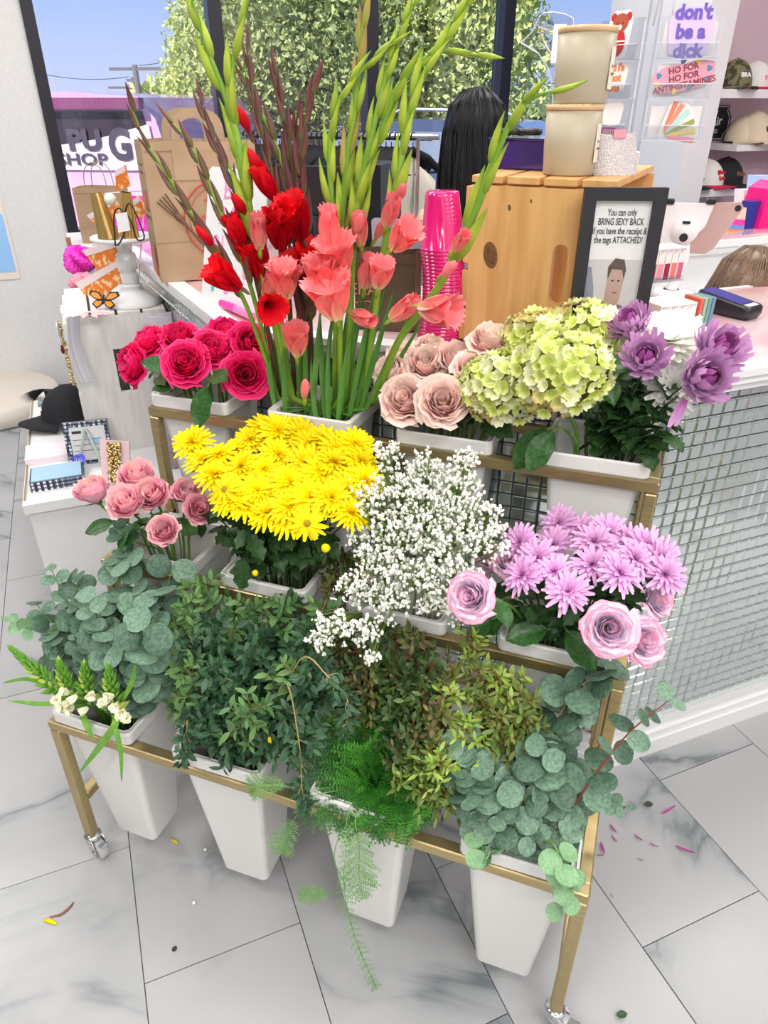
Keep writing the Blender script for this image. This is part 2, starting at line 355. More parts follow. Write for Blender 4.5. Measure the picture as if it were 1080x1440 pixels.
def tree(c, blobs, n, leafsize, m, label, group=None, trunk=.2):
    t = thing('tree', label, 'tree', (c[0], c[1], -.12), group=group)
    mb = MB(); top = max(b[2] for b in blobs)
    mb.tube([(c[0], c[1], -.12), (c[0] + .1, c[1], top * .35), (c[0], c[1] + .1, top * .6)], [trunk, trunk * .8, trunk * .4], 8)
    for b in blobs: mb.tube([(c[0] + .1, c[1], top * .33), ((c[0] + b[0]) / 2, (c[1] + b[1]) / 2, b[2] * .65), (b[0], b[1], b[2])], [trunk * .4, trunk * .25, .03], 5)
    part('trunk', mb, BARK, t, True)
    lf = leafcard(1, .6, .2, .1, 2); Ms = []
    tot = sum(b[3] ** 2 for b in blobs)
    for b in blobs:
        for i in range(int(n * b[3] ** 2 / tot)):
            d = rdir(); r = b[3] * uni(.45, 1.0); p = Vector(b[:3]) + Vector((d.x, d.y, d.z * .8)) * r
            Ms.append(dirM(p, rdir(), uni(0, 6), leafsize * uni(.6, 1.4)))
    part('crown', np_scatter(lf, Ms), m, t, False, kind='stuff'); return t
LT = mat('tree_leaves_light', (.55, .62, .14), .6, col2=(.80, .84, .34), scale=1.5)
LD = mat('tree_leaves_mid', (.36, .43, .13), .6, col2=(.58, .66, .24), scale=1.5)
def pblob(px, py, Y, r): p = aty(px, py, Y); return (p.x, p.y, p.z, r)
tree(aty(600, 160, 15), [pblob(620, 30, 15, 2.0), pblob(560, 60, 15, 1.8), pblob(670, 100, 15, 1.6), pblob(590, 110, 15, 1.5), pblob(680, 45, 15.5, 1.2), pblob(540, 0, 15, 1.6), pblob(640, -60, 15, 1.7)], 24000, .13, LT, 'bright leafy tree outside, right of the middle window mullion', trunk=.25)
tree(aty(430, 160, 13), [pblob(400, 30, 13, 1.7), pblob(440, 90, 13, 1.5), pblob(360, 80, 13, 1.4), pblob(480, 30, 13, 1.4), pblob(330, 130, 13.4, 1.0), pblob(400, -60, 13, 1.6), pblob(490, 110, 13, 1.1)], 22000, .11, LD, 'darker leafy tree outside behind the gladioli', trunk=.3)
tree(aty(285, 160, 17), [pblob(290, 60, 17, 1.0), pblob(300, 110, 17, 1.3), pblob(270, 105, 17, .7), pblob(320, 20, 17, 1.3)], 10000, .11, LT, 'pale tree outside at left of the second window mullion', trunk=.2)
tree(aty(230, 165, 45), [pblob(215, 158, 45, 2.0), pblob(240, 150, 45, 2.2), pblob(265, 165, 45, 1.8), pblob(190, 170, 45, 1.2)], 2500, .5, LT, 'low distant tree behind the utility poles', trunk=.3)
tree(aty(760, 190, 60), [pblob(700, 172, 60, 2.2), pblob(760, 165, 60, 2.0), pblob(820, 168, 60, 1.8)], 1500, .6, LD, 'low distant hedge of trees seen beside the candles', trunk=.3)
POLE = mat('weathered_wood_pole', (.20, .17, .16), .9)
def pole(px, pyt, Y, arm, label, w=.16):
    p = aty(px, pyt, Y); t = thing('utility_pole', label, 'pole', (p.x, p.y, -.12)); mb = MB(); mb.tube([(p.x, p.y, -.12), p], w, 8); part('post', mb, POLE, t, True)
    mb = MB(); mb.box((p.x, p.y, p.z - .2), (arm, .14, .16), A0 * .2); part('crossarm', mb, POLE, t); return p
p1_ = pole(189, 91, 40, 3.2, 'tallest wooden utility pole outside the window'); p2_ = pole(181, 119, 55, 3.6, 'shorter utility pole left of the tallest one'); p3_ = pole(186, 108, 48, .9, 'thin utility pole between the other two', .12)
for i, (a, b, sag) in enumerate((((195, 92), (300, 62), .4), ((197, 122), (300, 130), 1.5), ((195, 140), (300, 142), .3), ((60, 104), (181, 108), .4), ((720, 120), (880, 95), .4))):
    A_ = aty(*a, 40); B_ = aty(*b, 40); M_ = (A_ + B_) / 2 - Vector((0, 0, sag)); mb = MB(); mb.tube(bez(A_, A_.lerp(M_, .66), B_.lerp(M_, .66), B_, 10), .022, 4)
    solo('power_line', mb, BLACKP, ['upper power line rising right from the tall pole', 'sagging power line at right of the poles', 'lower straight power line at right of the poles', 'faint power line at left of the poles', 'power line seen left of the stacked candles'][i], 'cable')
# pink van with dark rear window (rear end faces the shop)
def van():
    t = thing('van', 'pink van with a dark tinted rear window parked outside the left window', 'van', (aty(120, 250, 7.6).x, 7.6, -.1))
    VP = mat('pink_van_wrap', (.90, .38, .62), .25, col2=(.95, .62, .74), scale=1.1, coat=.6)
    VW = mat('pale_pink_wrap', (.95, .74, .80), .3, col2=(.97, .85, .88), scale=2)
    ax = Vector((.97, .24, 0)); up = Vector((0, 0, 1)); L0 = aty(55, 250, 7.6); R0 = aty(196, 250, 7.6)
    O = Vector((L0.x - .5, 7.4, 0)); wd = (R0.x - L0.x) + .75
    M = quadM(O, ax, up)                                              # local x along rear, y up, z = towards the viewer
    zt = aty(120, 128, 7.6).z
    b = MB(); prof = [(-.02, .15), (-.02, zt * .55), (.10, zt - .28), (.25, zt - .06), (wd * .5, zt), (wd - .25, zt - .06), (wd - .08, zt - .28), (wd + .03, zt * .55), (wd + .03, .15)]
    b.prism(prof, -4.2, 0, M); part('body', b, VP, t)
    b = MB(); b.box((wd / 2, zt - .12, .05), (wd * .82, .11, .16), M=M); part('spoiler', b, mat('dark_mauve', (.30, .08, .18), .3), t)
    DK = mat('tinted_glass', (.05, .035, .05), .08, spec=.8)
    zb = aty(120, 235, 7.5).z
    b = MB(); b.prism([(.16, .82), (wd - .14, .82), (wd - .22, zt - .20), (.24, zt - .20)], 0, .02, M); part('rear_window', b, DK, t)
    zp = aty(150, 196, 7.4).z
    b = MB(); b.prism([(.16, .80), (wd - .12, .80), (wd - .16, aty(170, 176, 7.4).z), (wd * .62, zp - .02), (wd * .35, zp - .10), (.17, zp - .13)], .02, .03, M); part('lower_panel', b, VW, t)
    b = MB(); b.box((wd - .02, zp - .35, .03), (.09, .42, .05), M=M); part('tail_light', b, mat('tail_light_red', (.35, .01, .02), .2), t)
    b = MB(); b.box((.1, zt - .14, .09), (.34, .07, .05), M=M); part('brake_light', b, GREY, t)
    INKM = mat('charcoal_vinyl', (.10, .08, .11), .5)
    for w_, px, py, sz, bo, sx in (('PU', 121, 200, .30, .014, 1.15), ('G', 167, 208, .46, .016, .85), ("'S", 76, 202, .24, .010, 1), ('SHOP', 119, 227, .175, .003, 1.45)):
        c = aty(px - 19, py, 7.38); text(w_, sz, M @ Matrix.Translation(((c - O).dot(ax), c.z, .045)), INKM, t, bold=bo, sx=sx)
van()
# dark blue car outside
cc = aty(640, 205, 10); t = thing('car', 'dark blue car parked outside behind the clothes rail', 'car', (cc.x, 10, -.12))
CARM = mat('dark_blue_car_paint', (.09, .12, .22), .2, coat=.8); mb = MB(); ctop = aty(640, 166, 10).z
M = quadM((cc.x - 2.1, 9.4, -.12), (1, 0, 0), (0, 0, 1))
mb.prism([(0, .3), (0, .8), (.5, .95), (1.1, ctop + .05), (1.7, ctop + .12), (3.0, ctop + .08), (3.7, .98), (4.3, .8), (4.3, .3)], -1.8, 0, M); part('body', mb, CARM, t)
mb = MB(); mb.prism([(.75, .98), (1.25, ctop - .02), (2.9, ctop - .02), (3.45, .98)], 0, .02, M); part('side_window', mb, mat('car_glass', (.30, .36, .45), .05, spec=1), t)
mb = MB(); mb.tube([M @ Vector((1.3, ctop + .13, -.2)), M @ Vector((1.5, ctop + .22, -.2)), M @ Vector((2.8, ctop + .2, -.2)), M @ Vector((3.0, ctop + .1, -.2))], .02, 5); part('roof_rail', mb, GREY, t)
for s in (.85, 3.45):
    mb = MB(); mb.tube([M @ Vector((s, .33, -.25)), M @ Vector((s, .33, .04))], .33, 16); part('wheel', mb, BLACKP, t, False)
# ------------------------------------------------------------------ counter
HT = 1.07
def isect(p, d, q, e2):
    den = d.x * e2.y - d.y * e2.x; s = ((q.x - p.x) * e2.y - (q.y - p.y) * e2.x) / den; return p + d * s
FR = math.radians(41.5); fd = Vector((math.cos(FR), math.sin(FR), 0)); ld_ = Vector((-math.cos(FR), math.sin(FR), 0))
def ring(o):                                                          # counter outline, offset o outwards from the tiled face
    yf = 1.385 - o; fn_ = Vector((fd.y, -fd.x, 0)); ln = Vector((-ld_.y, ld_.x, 0))
    base = Vector((.20, 1.484, 0)) + fn_ * o; lb = Vector((-.845, 1.385, 0)) + Vector((-math.sin(FR), -math.cos(FR), 0)) * o
    P1 = isect(lb, ld_, Vector((0, yf, 0)), Vector((1, 0, 0))); P2 = isect(base, fd, Vector((0, yf, 0)), Vector((1, 0, 0)))
    return [P1 + ld_ * 1.25, P1, P2, P2 + fd * 2.0]
def band(mb, o_out, o_in, z0, z1):
    a = ring(o_out); b = ring(o_in)
    for i in range(3):
        q = [a[i], a[i + 1], b[i + 1], b[i]]; mb.prism([(p.x, p.y) for p in q], z0, z1)
mb = MB(); band(mb, -.012, -.50, 0, HT - .045)
ct = thing('counter', 'mirror-tiled checkout counter with white trim and glittery pink top behind the rack', 'counter', (0, 1.6, 0))
part('core', mb, GROUT, ct)
GLIT = mat('pink_glitter_resin', (.72, .38, .40), .12, col2=(.88, .72, .74), scale=5, coat=1.0, detail=8)
tg = GLIT.node_tree; nb_ = tg.nodes.new('ShaderNodeTexVoronoi'); nb_.inputs['Scale'].default_value = 500; nbp = tg.nodes.new('ShaderNodeBump'); nbp.inputs['Strength'].default_value = .6; nbp.inputs['Distance'].default_value = .001
tg.links.new(nb_.outputs['Color'], nbp.inputs['Height']); tg.links.new(nbp.outputs[0], tg.nodes['Principled BSDF'].inputs['Normal'])
mb = MB(); band(mb, .012, -.48, HT - .045, HT - .002); part('worktop', mb, GLIT, ct)
mb = MB()
for o0, o1, z0, z1 in ((.045, .0, HT - .014, HT), (.038, .0, HT - .030, HT - .014), (.028, .0, HT - .046, HT - .030), (-.485, -.50, HT - .04, HT)): band(mb, o0, o1, z0, z1)
part('edge_trim', mb, WHITE, ct)
mb = MB(); band(mb, .024, -.01, 0, .05); band(mb, .018, -.01, .05, .075); band(mb, .010, -.01, .075, .10); band(mb, .016, -.01, .10, .112); part('skirting', mb, WHITE, ct)
# mosaic: mirror tiles, the nearest ones single, the rest joined
mt = MB(); S_ = .0305; q = S_ / 2 - .0010; b_ = .0030
mt.add([(-q, 0, -q), (q, 0, -q), (q, 0, q), (-q, 0, q), (-q + b_, -.004, -q + b_), (q - b_, -.004, -q + b_), (q - b_, -.004, q - b_), (-q + b_, -.004, q - b_), (-q, .008, -q), (q, .008, -q), (q, .008, q), (-q, .008, q)],
       [(4, 5, 6, 7), (0, 1, 5, 4), (1, 2, 6, 5), (2, 3, 7, 6), (3, 0, 4, 7), (8, 9, 1, 0), (9, 10, 2, 1), (10, 11, 3, 2), (11, 8, 0, 3)])
mt_me = mt.mesh('mosaic_tile', MIRROR, False)
rg = ring(0); rest = []
def proj(p):
    c = R3.T @ (np.array(p) - np.array([0, 0, H])); return c[0] / c[2] * FOC + CX, c[1] / c[2] * FOC + CY
cnt = 0
for si, (A_, B_) in enumerate(((rg[2], rg[3]), (rg[1], rg[2]), (rg[1], rg[0]))):
    d = (B_ - A_).normalized(); n = int((B_ - A_).length / S_); rz = math.atan2(d.y, d.x)
    if si == 2: rz += PI
    lim = [.62, 9, 9][si]; single = 0
    for i in range(n):
        for j in range(30):
            z = HT - .045 - S_ * (j + .5)
            if z < .11: continue
            p = A_ + d * (S_ * (i + .5)); p.z = z
            M = Matrix.Translation(p) @ Matrix.Rotation(rz + random.gauss(0, .007), 4, 'Z') @ Matrix.Rotation(random.gauss(0, .007), 4, 'X')
            x_, y_ = proj(p)
            if (si == 0 and 925 < x_ < 1080 and y_ < 900 and cnt < 240) or (si == 1 and 690 < x_ < 770 and 650 < y_ < 760 and cnt < 300): inst('mosaic_tile', mt_me, ct, M); cnt += 1
            else: rest.append(M)
part('mosaic', np_scatter(mt, rest), MIRROR, ct, False, kind='stuff')
# ------------------------------------------------------------------ the rolling rack
XL, XR = -.975, .068; TY = [.735, .968, 1.20]; TZ = [.425, .67, .925]; TB = .18; Q = .022
rack = thing('flower_rack', 'gold metal three-tier rolling rack holding the white flower buckets', 'rack', ((XL + XR) / 2, 1.0, 0))
def bar(name, a, b, w=Q, label=None):
    a = Vector(a); b = Vector(b); d = b - a; mb = MB(); M = quadM((a + b) / 2, d, (0, 0, 1) if abs(d.normalized().z) < .9 else (0, 1, 0)); mb.box((0, 0, 0), (d.length, w, w), M=M, bev=.0025)
    return part(name, mb, GOLD, rack, False)
for i in range(3):
    y, z = TY[i], TZ[i] - Q / 2
    bar('front_rail', (XL - Q / 2, y, z), (XR + Q / 2, y, z)); yb = y + .178 if i < 2 else 1.385
    bar('back_rail', (XL, yb, z), (XR, yb, z))
    for x in (XL, XR):
        bar('side_rail', (x, y + Q / 2, z), (x, (TY[i + 1] if i < 2 else 1.385), z))
        bar('post', (x, y, .062 if i == 0 else .17 + Q), (x, y, TZ[i] - Q - .0015))
for x in (XL, XR):
    bar('rear_post', (x, 1.385 + .0, .062), (x, 1.385, TZ[2] - Q)); bar('lower_side_rail', (x, TY[0] + Q / 2, .18), (x, 1.385 - Q / 2, .18))
bar('lower_back_rail', (XL + Q / 2, 1.385, .18), (XR - Q / 2, 1.385, .18))
WHEEL = mat('translucent_wheel', (.62, .62, .60), .25, trans=.3)
for x in (XL, XR):
    for y, a in ((TY[0], .5), (1.385, -.3)):
        o = Vector((x, y, 0)); dx = Vector((math.cos(a), math.sin(a) * -.6, 0)).normalized(); cs = MB()
        cs.lathe([(.0, .064), (.017, .064), (.02, .058), (.018, .052), (.010, .05), (.0, .05)], 14, o)
        sd = dx.cross(Vector((0, 0, 1)))
        for s in (-1, 1):
            M = quadM(o + dx * .012 + sd * s * .014, dx, (0, 0, 1)); cs.prism([(-.024, .026), (-.002, -.0), (.016, .008), (.010, .05), (-.022, .05)][::1], -.001, .001, M @ Matrix.Translation((0, .008, 0)))
        cst = part('caster', cs, CHROME, rack, True); wc = o + dx * .018 + Vector((0, 0, .025)); w = MB(); w.tube([wc - sd * .011, wc - sd * .009, wc + sd * .009, wc + sd * .011], [.021, .025, .025, .021], 20); part('wheel', w, WHEEL, cst, True)
        ax = MB(); ax.tube([wc - sd * .018, wc + sd * .018], .005, 8); part('axle', ax, CHROME, cst, True)
        lv = MB(); M = quadM(o + dx * .034 + Vector((0, 0, .05)), dx + Vector((0, 0, .5)), sd); lv.box((0, 0, 0), (.03, .016, .003), M=M, bev=.001); part('brake_lever', lv, mat('zinc', (.5, .54, .6), .3, metal=.8), cst)
# ------------------------------------------------------------------ buckets
def rsq(x, y, r, n=4):
    out = []
    for cx_, cy_, a0 in ((x - r, y - r, 0), (-x + r, y - r, PI / 2), (-x + r, -y + r, PI), (x - r, -y + r, 1.5 * PI)):
        for k_ in range(n + 1):
            a = a0 + PI / 2 * k_ / n; out.append((cx_ + r * math.cos(a), cy_ + r * math.sin(a)))
    return out
def loft(mb, rings, cap0=True, cap1=False):
    n = len(rings[0][0]); vs_ = []
    for pts, z in rings: vs_ += [(p[0], p[1], z) for p in pts]
    fs = [(i * n + j, i * n + (j + 1) % n, (i + 1) * n + (j + 1) % n, (i + 1) * n + j) for i in range(len(rings) - 1) for j in range(n)]
    if cap0: fs.append(tuple(range(n))[::-1])
    if cap1: fs.append(tuple(range((len(rings) - 1) * n, len(rings) * n)))
    mb.add(vs_, fs); return mb
BH = .395
bb = MB(); loft(bb, [(rsq(.046, .043, .012), 0), (rsq(.052, .049, .012), .006), (rsq(.0845, .0775, .014), BH - .03), (rsq(.0855, .0785, .014), BH - .004), (rsq(.0825, .0755, .012), BH - .004), (rsq(.0815, .0745, .012), BH - .03), (rsq(.049, .046, .012), .01)], True, True)
bucket_me = bb.mesh('bucket_body', PLAST, False)
br = MB(); loft(br, [(rsq(.0925, .0855, .012), BH - .030), (rsq(.095, .088, .012), BH - .026), (rsq(.095, .088, .012), BH - .003), (rsq(.093, .086, .011), BH), (rsq(.0905, .0835, .010), BH), (rsq(.0890, .0820, .010), BH - .005), (rsq(.0855, .0785, .014), BH - .008), (rsq(.0855, .0785, .014), BH - .012), (rsq(.0905, .0835, .010), BH - .016), (rsq(.0915, .0845, .010), BH - .030), (rsq(.0925, .0855, .012), BH - .030)], False, False)
rim_me = br.mesh('bucket_rim', PLAST, False)
BX = [[-.878, -.598, -.312, -.040], [-.855, -.602, -.33, -.045], [-.883, -.598, -.317, -.036]]
BL = [['white tapered bucket of silver eucalyptus, front row left end', 'white tapered bucket of fine dark eucalyptus, second in the front row', 'white tapered bucket of bright green fern, third in the front row', 'white tapered bucket of round-leaved eucalyptus, front row right end'],
      ['white tapered bucket of pink roses, middle row left end', 'white tapered bucket under the yellow daisies', 'white tapered bucket of baby\'s breath in the middle row', 'white tapered bucket of lilac flowers, middle row right end'],
      ['white tapered bucket of fuchsia roses, top row left end', 'white tapered bucket of gladioli in the top row', 'white tapered bucket of pale blush roses in the top row', 'white tapered bucket of purple football mums, top row right end']]
for r_ in range(3):
    for c_ in range(4):
        loc = (BX[r_][c_], TY[r_] + .079, TZ[r_] + .030 - BH); rz = uni(-.02, .02)
        t = thing('flower_bucket', BL[r_][c_], 'bucket', loc, group='white flower buckets on the gold rack')
        M = Matrix.Translation(loc) @ Matrix.Rotation(rz, 4, 'Z'); inst('body', bucket_me, t, M); inst('rim', rim_me, t, M)
def bk(r_, c_, z=.05, s=.03):                                        # a point near the bottom inside a bucket
    return Vector((BX[r_][c_] + uni(-s, s), TY[r_] + .079 + uni(-s, s), TZ[r_] + .030 - BH + z))
def mouth(r_, c_, p, z=0):                                            # where a stem bound for p passes the bucket's mouth
    c = Vector((BX[r_][c_], TY[r_] + .079, TZ[r_] + .02 + z)); d = Vector(p) - c
    return Vector((c.x + max(-.068, min(.068, d.x * .45)), c.y + max(-.06, min(.06, d.y * .45)), c.z))
def stemcurve(r_, c_, p, d=None, n=10, s=.03):
    b0 = bk(r_, c_, s=s); m = mouth(r_, c_, p); p = Vector(p); d = Vector(d) if d is not None else (p - m).normalized(); L = (p - m).length
    return [b0] + bez(m, m + Vector((0, 0, L * .35)), p - d.normalized() * L * .3, p, n)
# ------------------------------------------------------------------ plant materials and small meshes
STEM = mat('green_stem', (.10, .22, .04), .5, col2=(.16, .30, .06), scale=8)
STEMD = mat('dark_green_stem', (.05, .10, .025), .55)
LEAFR = mat('rose_leaf_green', (.016, .065, .012), .35, col2=(.04, .13, .027), scale=14, spec=.4)
LEAFM = mat('mum_leaf_green', (.014, .048, .012), .5, col2=(.04, .105, .028), scale=14)
EUC = mat('silver_eucalyptus_leaf', (.095, .185, .125), .5, col2=(.19, .31, .215), scale=9)
EUCD = mat('dark_eucalyptus_leaf', (.04, .09, .055), .5, col2=(.09, .17, .11), scale=9)
EUCY = mat('fresh_eucalyptus_leaf', (.17, .33, .16), .5, col2=(.24, .42, .23), scale=9)
PARV = mat('fine_eucalyptus_leaf', (.016, .055, .026), .5, col2=(.05, .13, .055), scale=25)
YG = mat('yellow_green_leaf', (.22, .36, .05), .5, col2=(.34, .46, .09), scale=9)
REDG = mat('reddish_leaf', (.10, .06, .03), .5, col2=(.16, .17, .04), scale=20)
REDS = mat('red_stem', (.30, .05, .03), .5)
TWIG = mat('ochre_twig', (.36, .28, .12), .6)
rose_leaf = MB()
def fnl(u, v):
    w = .30 * math.sin(PI * min(1, v * .97 + .02)) ** .7 * (1 + .05 * math.sin(v * 40)); x = (u * 2 - 1)
    return Vector((x * w, v, abs(x) * .07 - .22 * v * v + .012 * math.sin(v * 16) * abs(x)))
rose_leaf.grid(fnl, 4, 9); rose_leaf_me = rose_leaf.mesh('rose_leaf', LEAFR)
mum_leaf = MB()
def fnm(u, v):
    x = u * 2 - 1; lob = .55 + .45 * abs(math.sin(v * PI * 3.2)) if abs(x) > .9 else 1
    w = .34 * math.sin(PI * min(1, v * .95 + .03)) ** .6 * lob; return Vector((x * w, v, -.25 * v * v + .10 * abs(x)))
mum_leaf.grid(fnm, 4, 12); mum_leaf_me = mum_leaf.mesh('mum_leaf', LEAFM)
round_leaf = MB()
def fnr(u, v):
    x = u * 2 - 1; w = .5 * math.sqrt(max(0, 1 - (2 * v - 1) ** 2)) if 0 < v < 1 else .02; return Vector((x * w, v * .92, .05 * x * x - .12 * (v - .2) ** 2))
def round_leaf_mb(asp=.5, cup=.06, bend=.12):
    mb = MB()
    def f(u, v):
        x = u * 2 - 1; vv = (1 - math.cos(PI * v)) / 2; w = asp * math.sin(PI * v) ** .85 + (.012 if 0 < v < 1 else .008)
        return Vector((x * w, vv * .95 + .03, cup * x * x - bend * vv * vv))
    mb.grid(f, 4, 7); return mb
round_me = [round_leaf_mb(.5, .06, .12).mesh('round_leaf', EUC), round_leaf_mb(.46, -.05, .2).mesh('round_leaf', EUCD), round_leaf_mb(.48, .08, .05).mesh('round_leaf', EUCY), round_leaf_mb(.40, .05, .1).mesh('round_leaf', EUC)]
dark_round = round_leaf_mb(.44, .05, .15).mesh('round_leaf', EUCD)
# ------------------------------------------------------------------ roses
def petal_me(r, h, span, curl, m, top=0.0, inward=0.0, wob=.055, seed=0):
    mb = MB(); rg_ = random.Random(seed); ph = rg_.uniform(0, 6)
    def f(u, v):
        x = u * 2 - 1; sp = span * (.45 + .55 * math.sin(PI / 2 * min(1, v * 1.6))); a = x * sp
        rr = r * (.22 + .78 * math.sin(PI / 2 * min(1, v * 1.25)) ** .8) * (1 + .10 * x) - inward * max(0, v - .6) ** 1.5
        zz = h * v - top * h * x * x * v
        c = max(0, v - .62) / .38; rr += curl * c ** 1.6; zz -= curl * .55 * c ** 2.4
        rr += wob * r * math.sin(5 * x + ph) * v + .35 * wob * math.sin(11 * x + 2 * ph) * v ** 3; zz += wob * .9 * math.sin(7 * x + ph * 1.7) * v ** 3
        return Vector((rr * math.cos(a), rr * math.sin(a), zz))
    mb.grid(f, 6, 7); return mb.mesh('petal', m)
def rose_kit(m, curl=1.0, openness=1.0):
    k_ = {}
    w = MB()
    for i in range(5):                                                # tight centre whorl
        r = .035 + .035 * i; h = .60 + .012 * i; a0 = i * 2.1
        def f(u, v, r=r, h=h, a0=a0, i=i):
            a = a0 + u * 2 * PI * .8; rr = r * (.5 + .6 * v) * (.85 + .3 * u) ; return Vector((rr * math.cos(a), rr * math.sin(a), .08 + (h - .08) * v - .03 * u))
        w.grid(f, 14, 4)
    def sp(u, v): 
        a = u * 2 * PI; rr = .20 * math.sin(PI * (.10 + v * .48)); return Vector((rr * math.cos(a), rr * math.sin(a), .03 + v * .5))
    w.grid(sp, 12, 4)
    k_['core'] = w.mesh('bloom_heart', m)
    L_ = []
    spec = [(.20, .66, 1.25, .01, 3, .05), (.245, .67, 1.15, .03, 3, .07), (.29, .66, 1.1, .055, 4, .10), (.335, .62, 1.0, .10 * curl, 4, .12), (.375, .57, .95, .15 * curl, 4, .15), (.40 * openness, .48, .90, .22 * curl, 5, .20)]
    for j, (r, h, sp_, cu, n, top) in enumerate(spec): L_.append(([petal_me(r, h, sp_, cu, m, top, .05 if j < 2 else 0, seed=j * 7 + q_) for q_ in range(3)], n))
    k_['L'] = L_; return k_
def sepal_mb():
    s = MB(); s.lathe([(.0, -.12), (.06, -.11), (.09, -.04), (.06, .02)], 8)
    for i in range(5):
        a = i * 2 * PI / 5; l = leafcard(.42, .13, .2, -.2, 3); s.put(l, Matrix.Rotation(a, 4, 'Z') @ Matrix.Translation((0, .05, -.02)) @ Matrix.Rotation(.3, 4, 'X'))
    return s
sepal_me = sepal_mb().mesh('calyx', STEM)
def rose(name, kit, p, d, size, rc, label, group, nleaf=1, layers=6, spin=None, col=None):
    size *= .84
    b0 = bk(*rc); t = thing(name, label, 'flower', b0, group=group); p = Vector(p); d = Vector(d).normalized()
    spin = uni(0, 6) if spin is None else spin
    M = dirM(p - d * size * .3, d, spin, size)
    bl = inst('bloom', kit['core'], t, M)
    a = 0
    for j, (me, n) in enumerate(kit['L'][:layers]):
        for i in range(n):
            o = bpy.data.objects.new('petal', random.choice(me)); C.objects.link(o); o.parent = bl
            o.matrix_local = Matrix.Rotation(a + i * 2 * PI / n + uni(-.12, .12), 4, 'Z') @ Matrix.Rotation(uni(-.05, .09), 4, 'Y') @ Matrix.Scale(uni(.92, 1.08), 4)
        a += .9
    inst('calyx', sepal_me, t, M)
    c = stemcurve(*rc, p - d * size * .35, d); s = MB(); s.tube(c, .0028, 6); part('stem', s, STEM, t, True)
    for i in range(nleaf):
        q = c[random.choice([-4, -5, -6])]; dd = Vector((uni(-1, 1), uni(-1, -.1), uni(-.2, .5))).normalized()
        inst('leaf', rose_leaf_me, t, leafM(q, dd, uni(.05, .065)))
    return t
def leafM(p, d, s, up=(0, 0, 1), roll=None):                            # local y along d, z near up
    d = Vector(d).normalized(); u = Vector(up); z = u - d * u.dot(d)
    z = z.normalized() if z.length > 1e-4 else d.orthogonal().normalized(); x = d.cross(z)
    M = Matrix(((x.x, d.x, z.x, p[0]), (x.y, d.y, z.y, p[1]), (x.z, d.z, z.z, p[2]), (0, 0, 0, 1)))
    return M @ Matrix.Rotation(uni(-.5, .5) if roll is None else roll, 4, 'Y') @ Matrix.Scale(s, 4)
HOT = mat('fuchsia_petal', (.7, .0, .1), .55, ramp=[(0, (.85, .35, .40)), (.3, (.80, .008, .12)), (.93, (.84, .012, .16)), (1, (.90, .08, .26))], spec=.25, subs=.0)
PNK = mat('pink_petal', (.8, .3, .4), .55, ramp=[(0, (.85, .80, .55)), (.35, (.98, .40, .56)), (.85, (.98, .56, .71)), (1, (.90, .58, .50))], spec=.25)
BLU = mat('blush_petal', (.8, .5, .5), .75, ramp=[(0, (.95, .90, .70)), (.4, (.99, .64, .63)), (.85, (.99, .74, .72)), (1, (.95, .80, .66))], spec=.25)
LAV = mat('lavender_petal', (.7, .5, .6), .55, ramp=[(0, (.90, .86, .66)), (.35, (.82, .68, .88)), (.88, (.90, .78, .90)), (.96, (.92, .52, .68)), (1, (.90, .26, .44))], spec=.25)
KH, KP, KB, KL = rose_kit(HOT, .9), rose_kit(PNK, .5, .9), rose_kit(BLU, .8), rose_kit(LAV, 1.0)
def P(px, py, Y): return aty(px, py, Y)
CAMP = Vector((0, 0, H))
def face(p, k_=.6, jit=.15, lean=(0, 0, 0)):
    v = (CAMP - Vector(p)).normalized() * k_ + Vector((0, 0, 1)) * (1 - k_) + Vector(lean) + rdir() * jit; return v.normalized()
G1 = 'fuchsia roses in the top left bucket'
for px, py, Y, s, lean, lab in ((192, 513, 1.22, .088, (-.75, -.2, -.35), 'fuchsia rose leaning out furthest left'), (213, 484, 1.29, .085, (-.5, 0, 0), 'fuchsia rose at upper left of its bunch'), (252, 476, 1.31, .082, (-.1, 0, .2), 'fuchsia rose with a pale outer petal, top of its bunch'), (263, 512, 1.20, .088, (-.1, -.3, 0), 'fuchsia rose facing the front above the hanging leaf'), (296, 494, 1.25, .085, (.1, 0, .1), 'fuchsia rose in the middle of the bunch'), (318, 474, 1.32, .085, (0, .2, .3), 'fuchsia rose at the back of the bunch'), (352, 484, 1.30, .082, (.4, .1, 0), 'fuchsia rose touching the gladiolus stems'), (346, 527, 1.23, .090, (.35, -.4, -.25), 'fuchsia rose at right edge with a drooping petal'), (333, 500, 1.28, .075, (.2, 0, 0), 'shaded fuchsia rose between the middle and right ones')):
    p = P(px, py, Y); rose('fuchsia_rose', KH, p, face(p, .55, .08, lean), s * 1.16, (2, 0), lab, G1, 1)
G2 = 'pink roses in the middle left bucket'
for px, py, Y, s, lean, lab in ((131, 692, .98, .078, (-.3, -.1, .5), 'closed pink rose bud furthest left with greenish outer petals'), (178, 708, .95, .078, (-.1, -.3, .2), 'pink rose at the front left of its bunch'), (214, 696, .99, .076, (.1, -.3, .0), 'bright pink rose facing forward, middle of its bunch'), (192, 672, 1.06, .082, (0, .1, .5), 'pink rose at the top of its bunch'), (231, 746, .94, .064, (.1, -.4, -.1), 'lowest small pink rose above the bucket rim'), (263, 694, 1.04, .066, (.3, 0, .2), 'pale pink rose half behind the yellow daisies'), (281, 716, 1.0, .07, (.5, -.3, -.1), 'pale pink rose under the yellow daisies')):
    p = P(px, py, Y); rose('pink_rose', KP, p, face(p, .35, .08, lean), s * 1.18, (1, 0), lab, G2, 1, 6 if px > 140 else 5)
G3 = 'blush roses in the third top bucket'
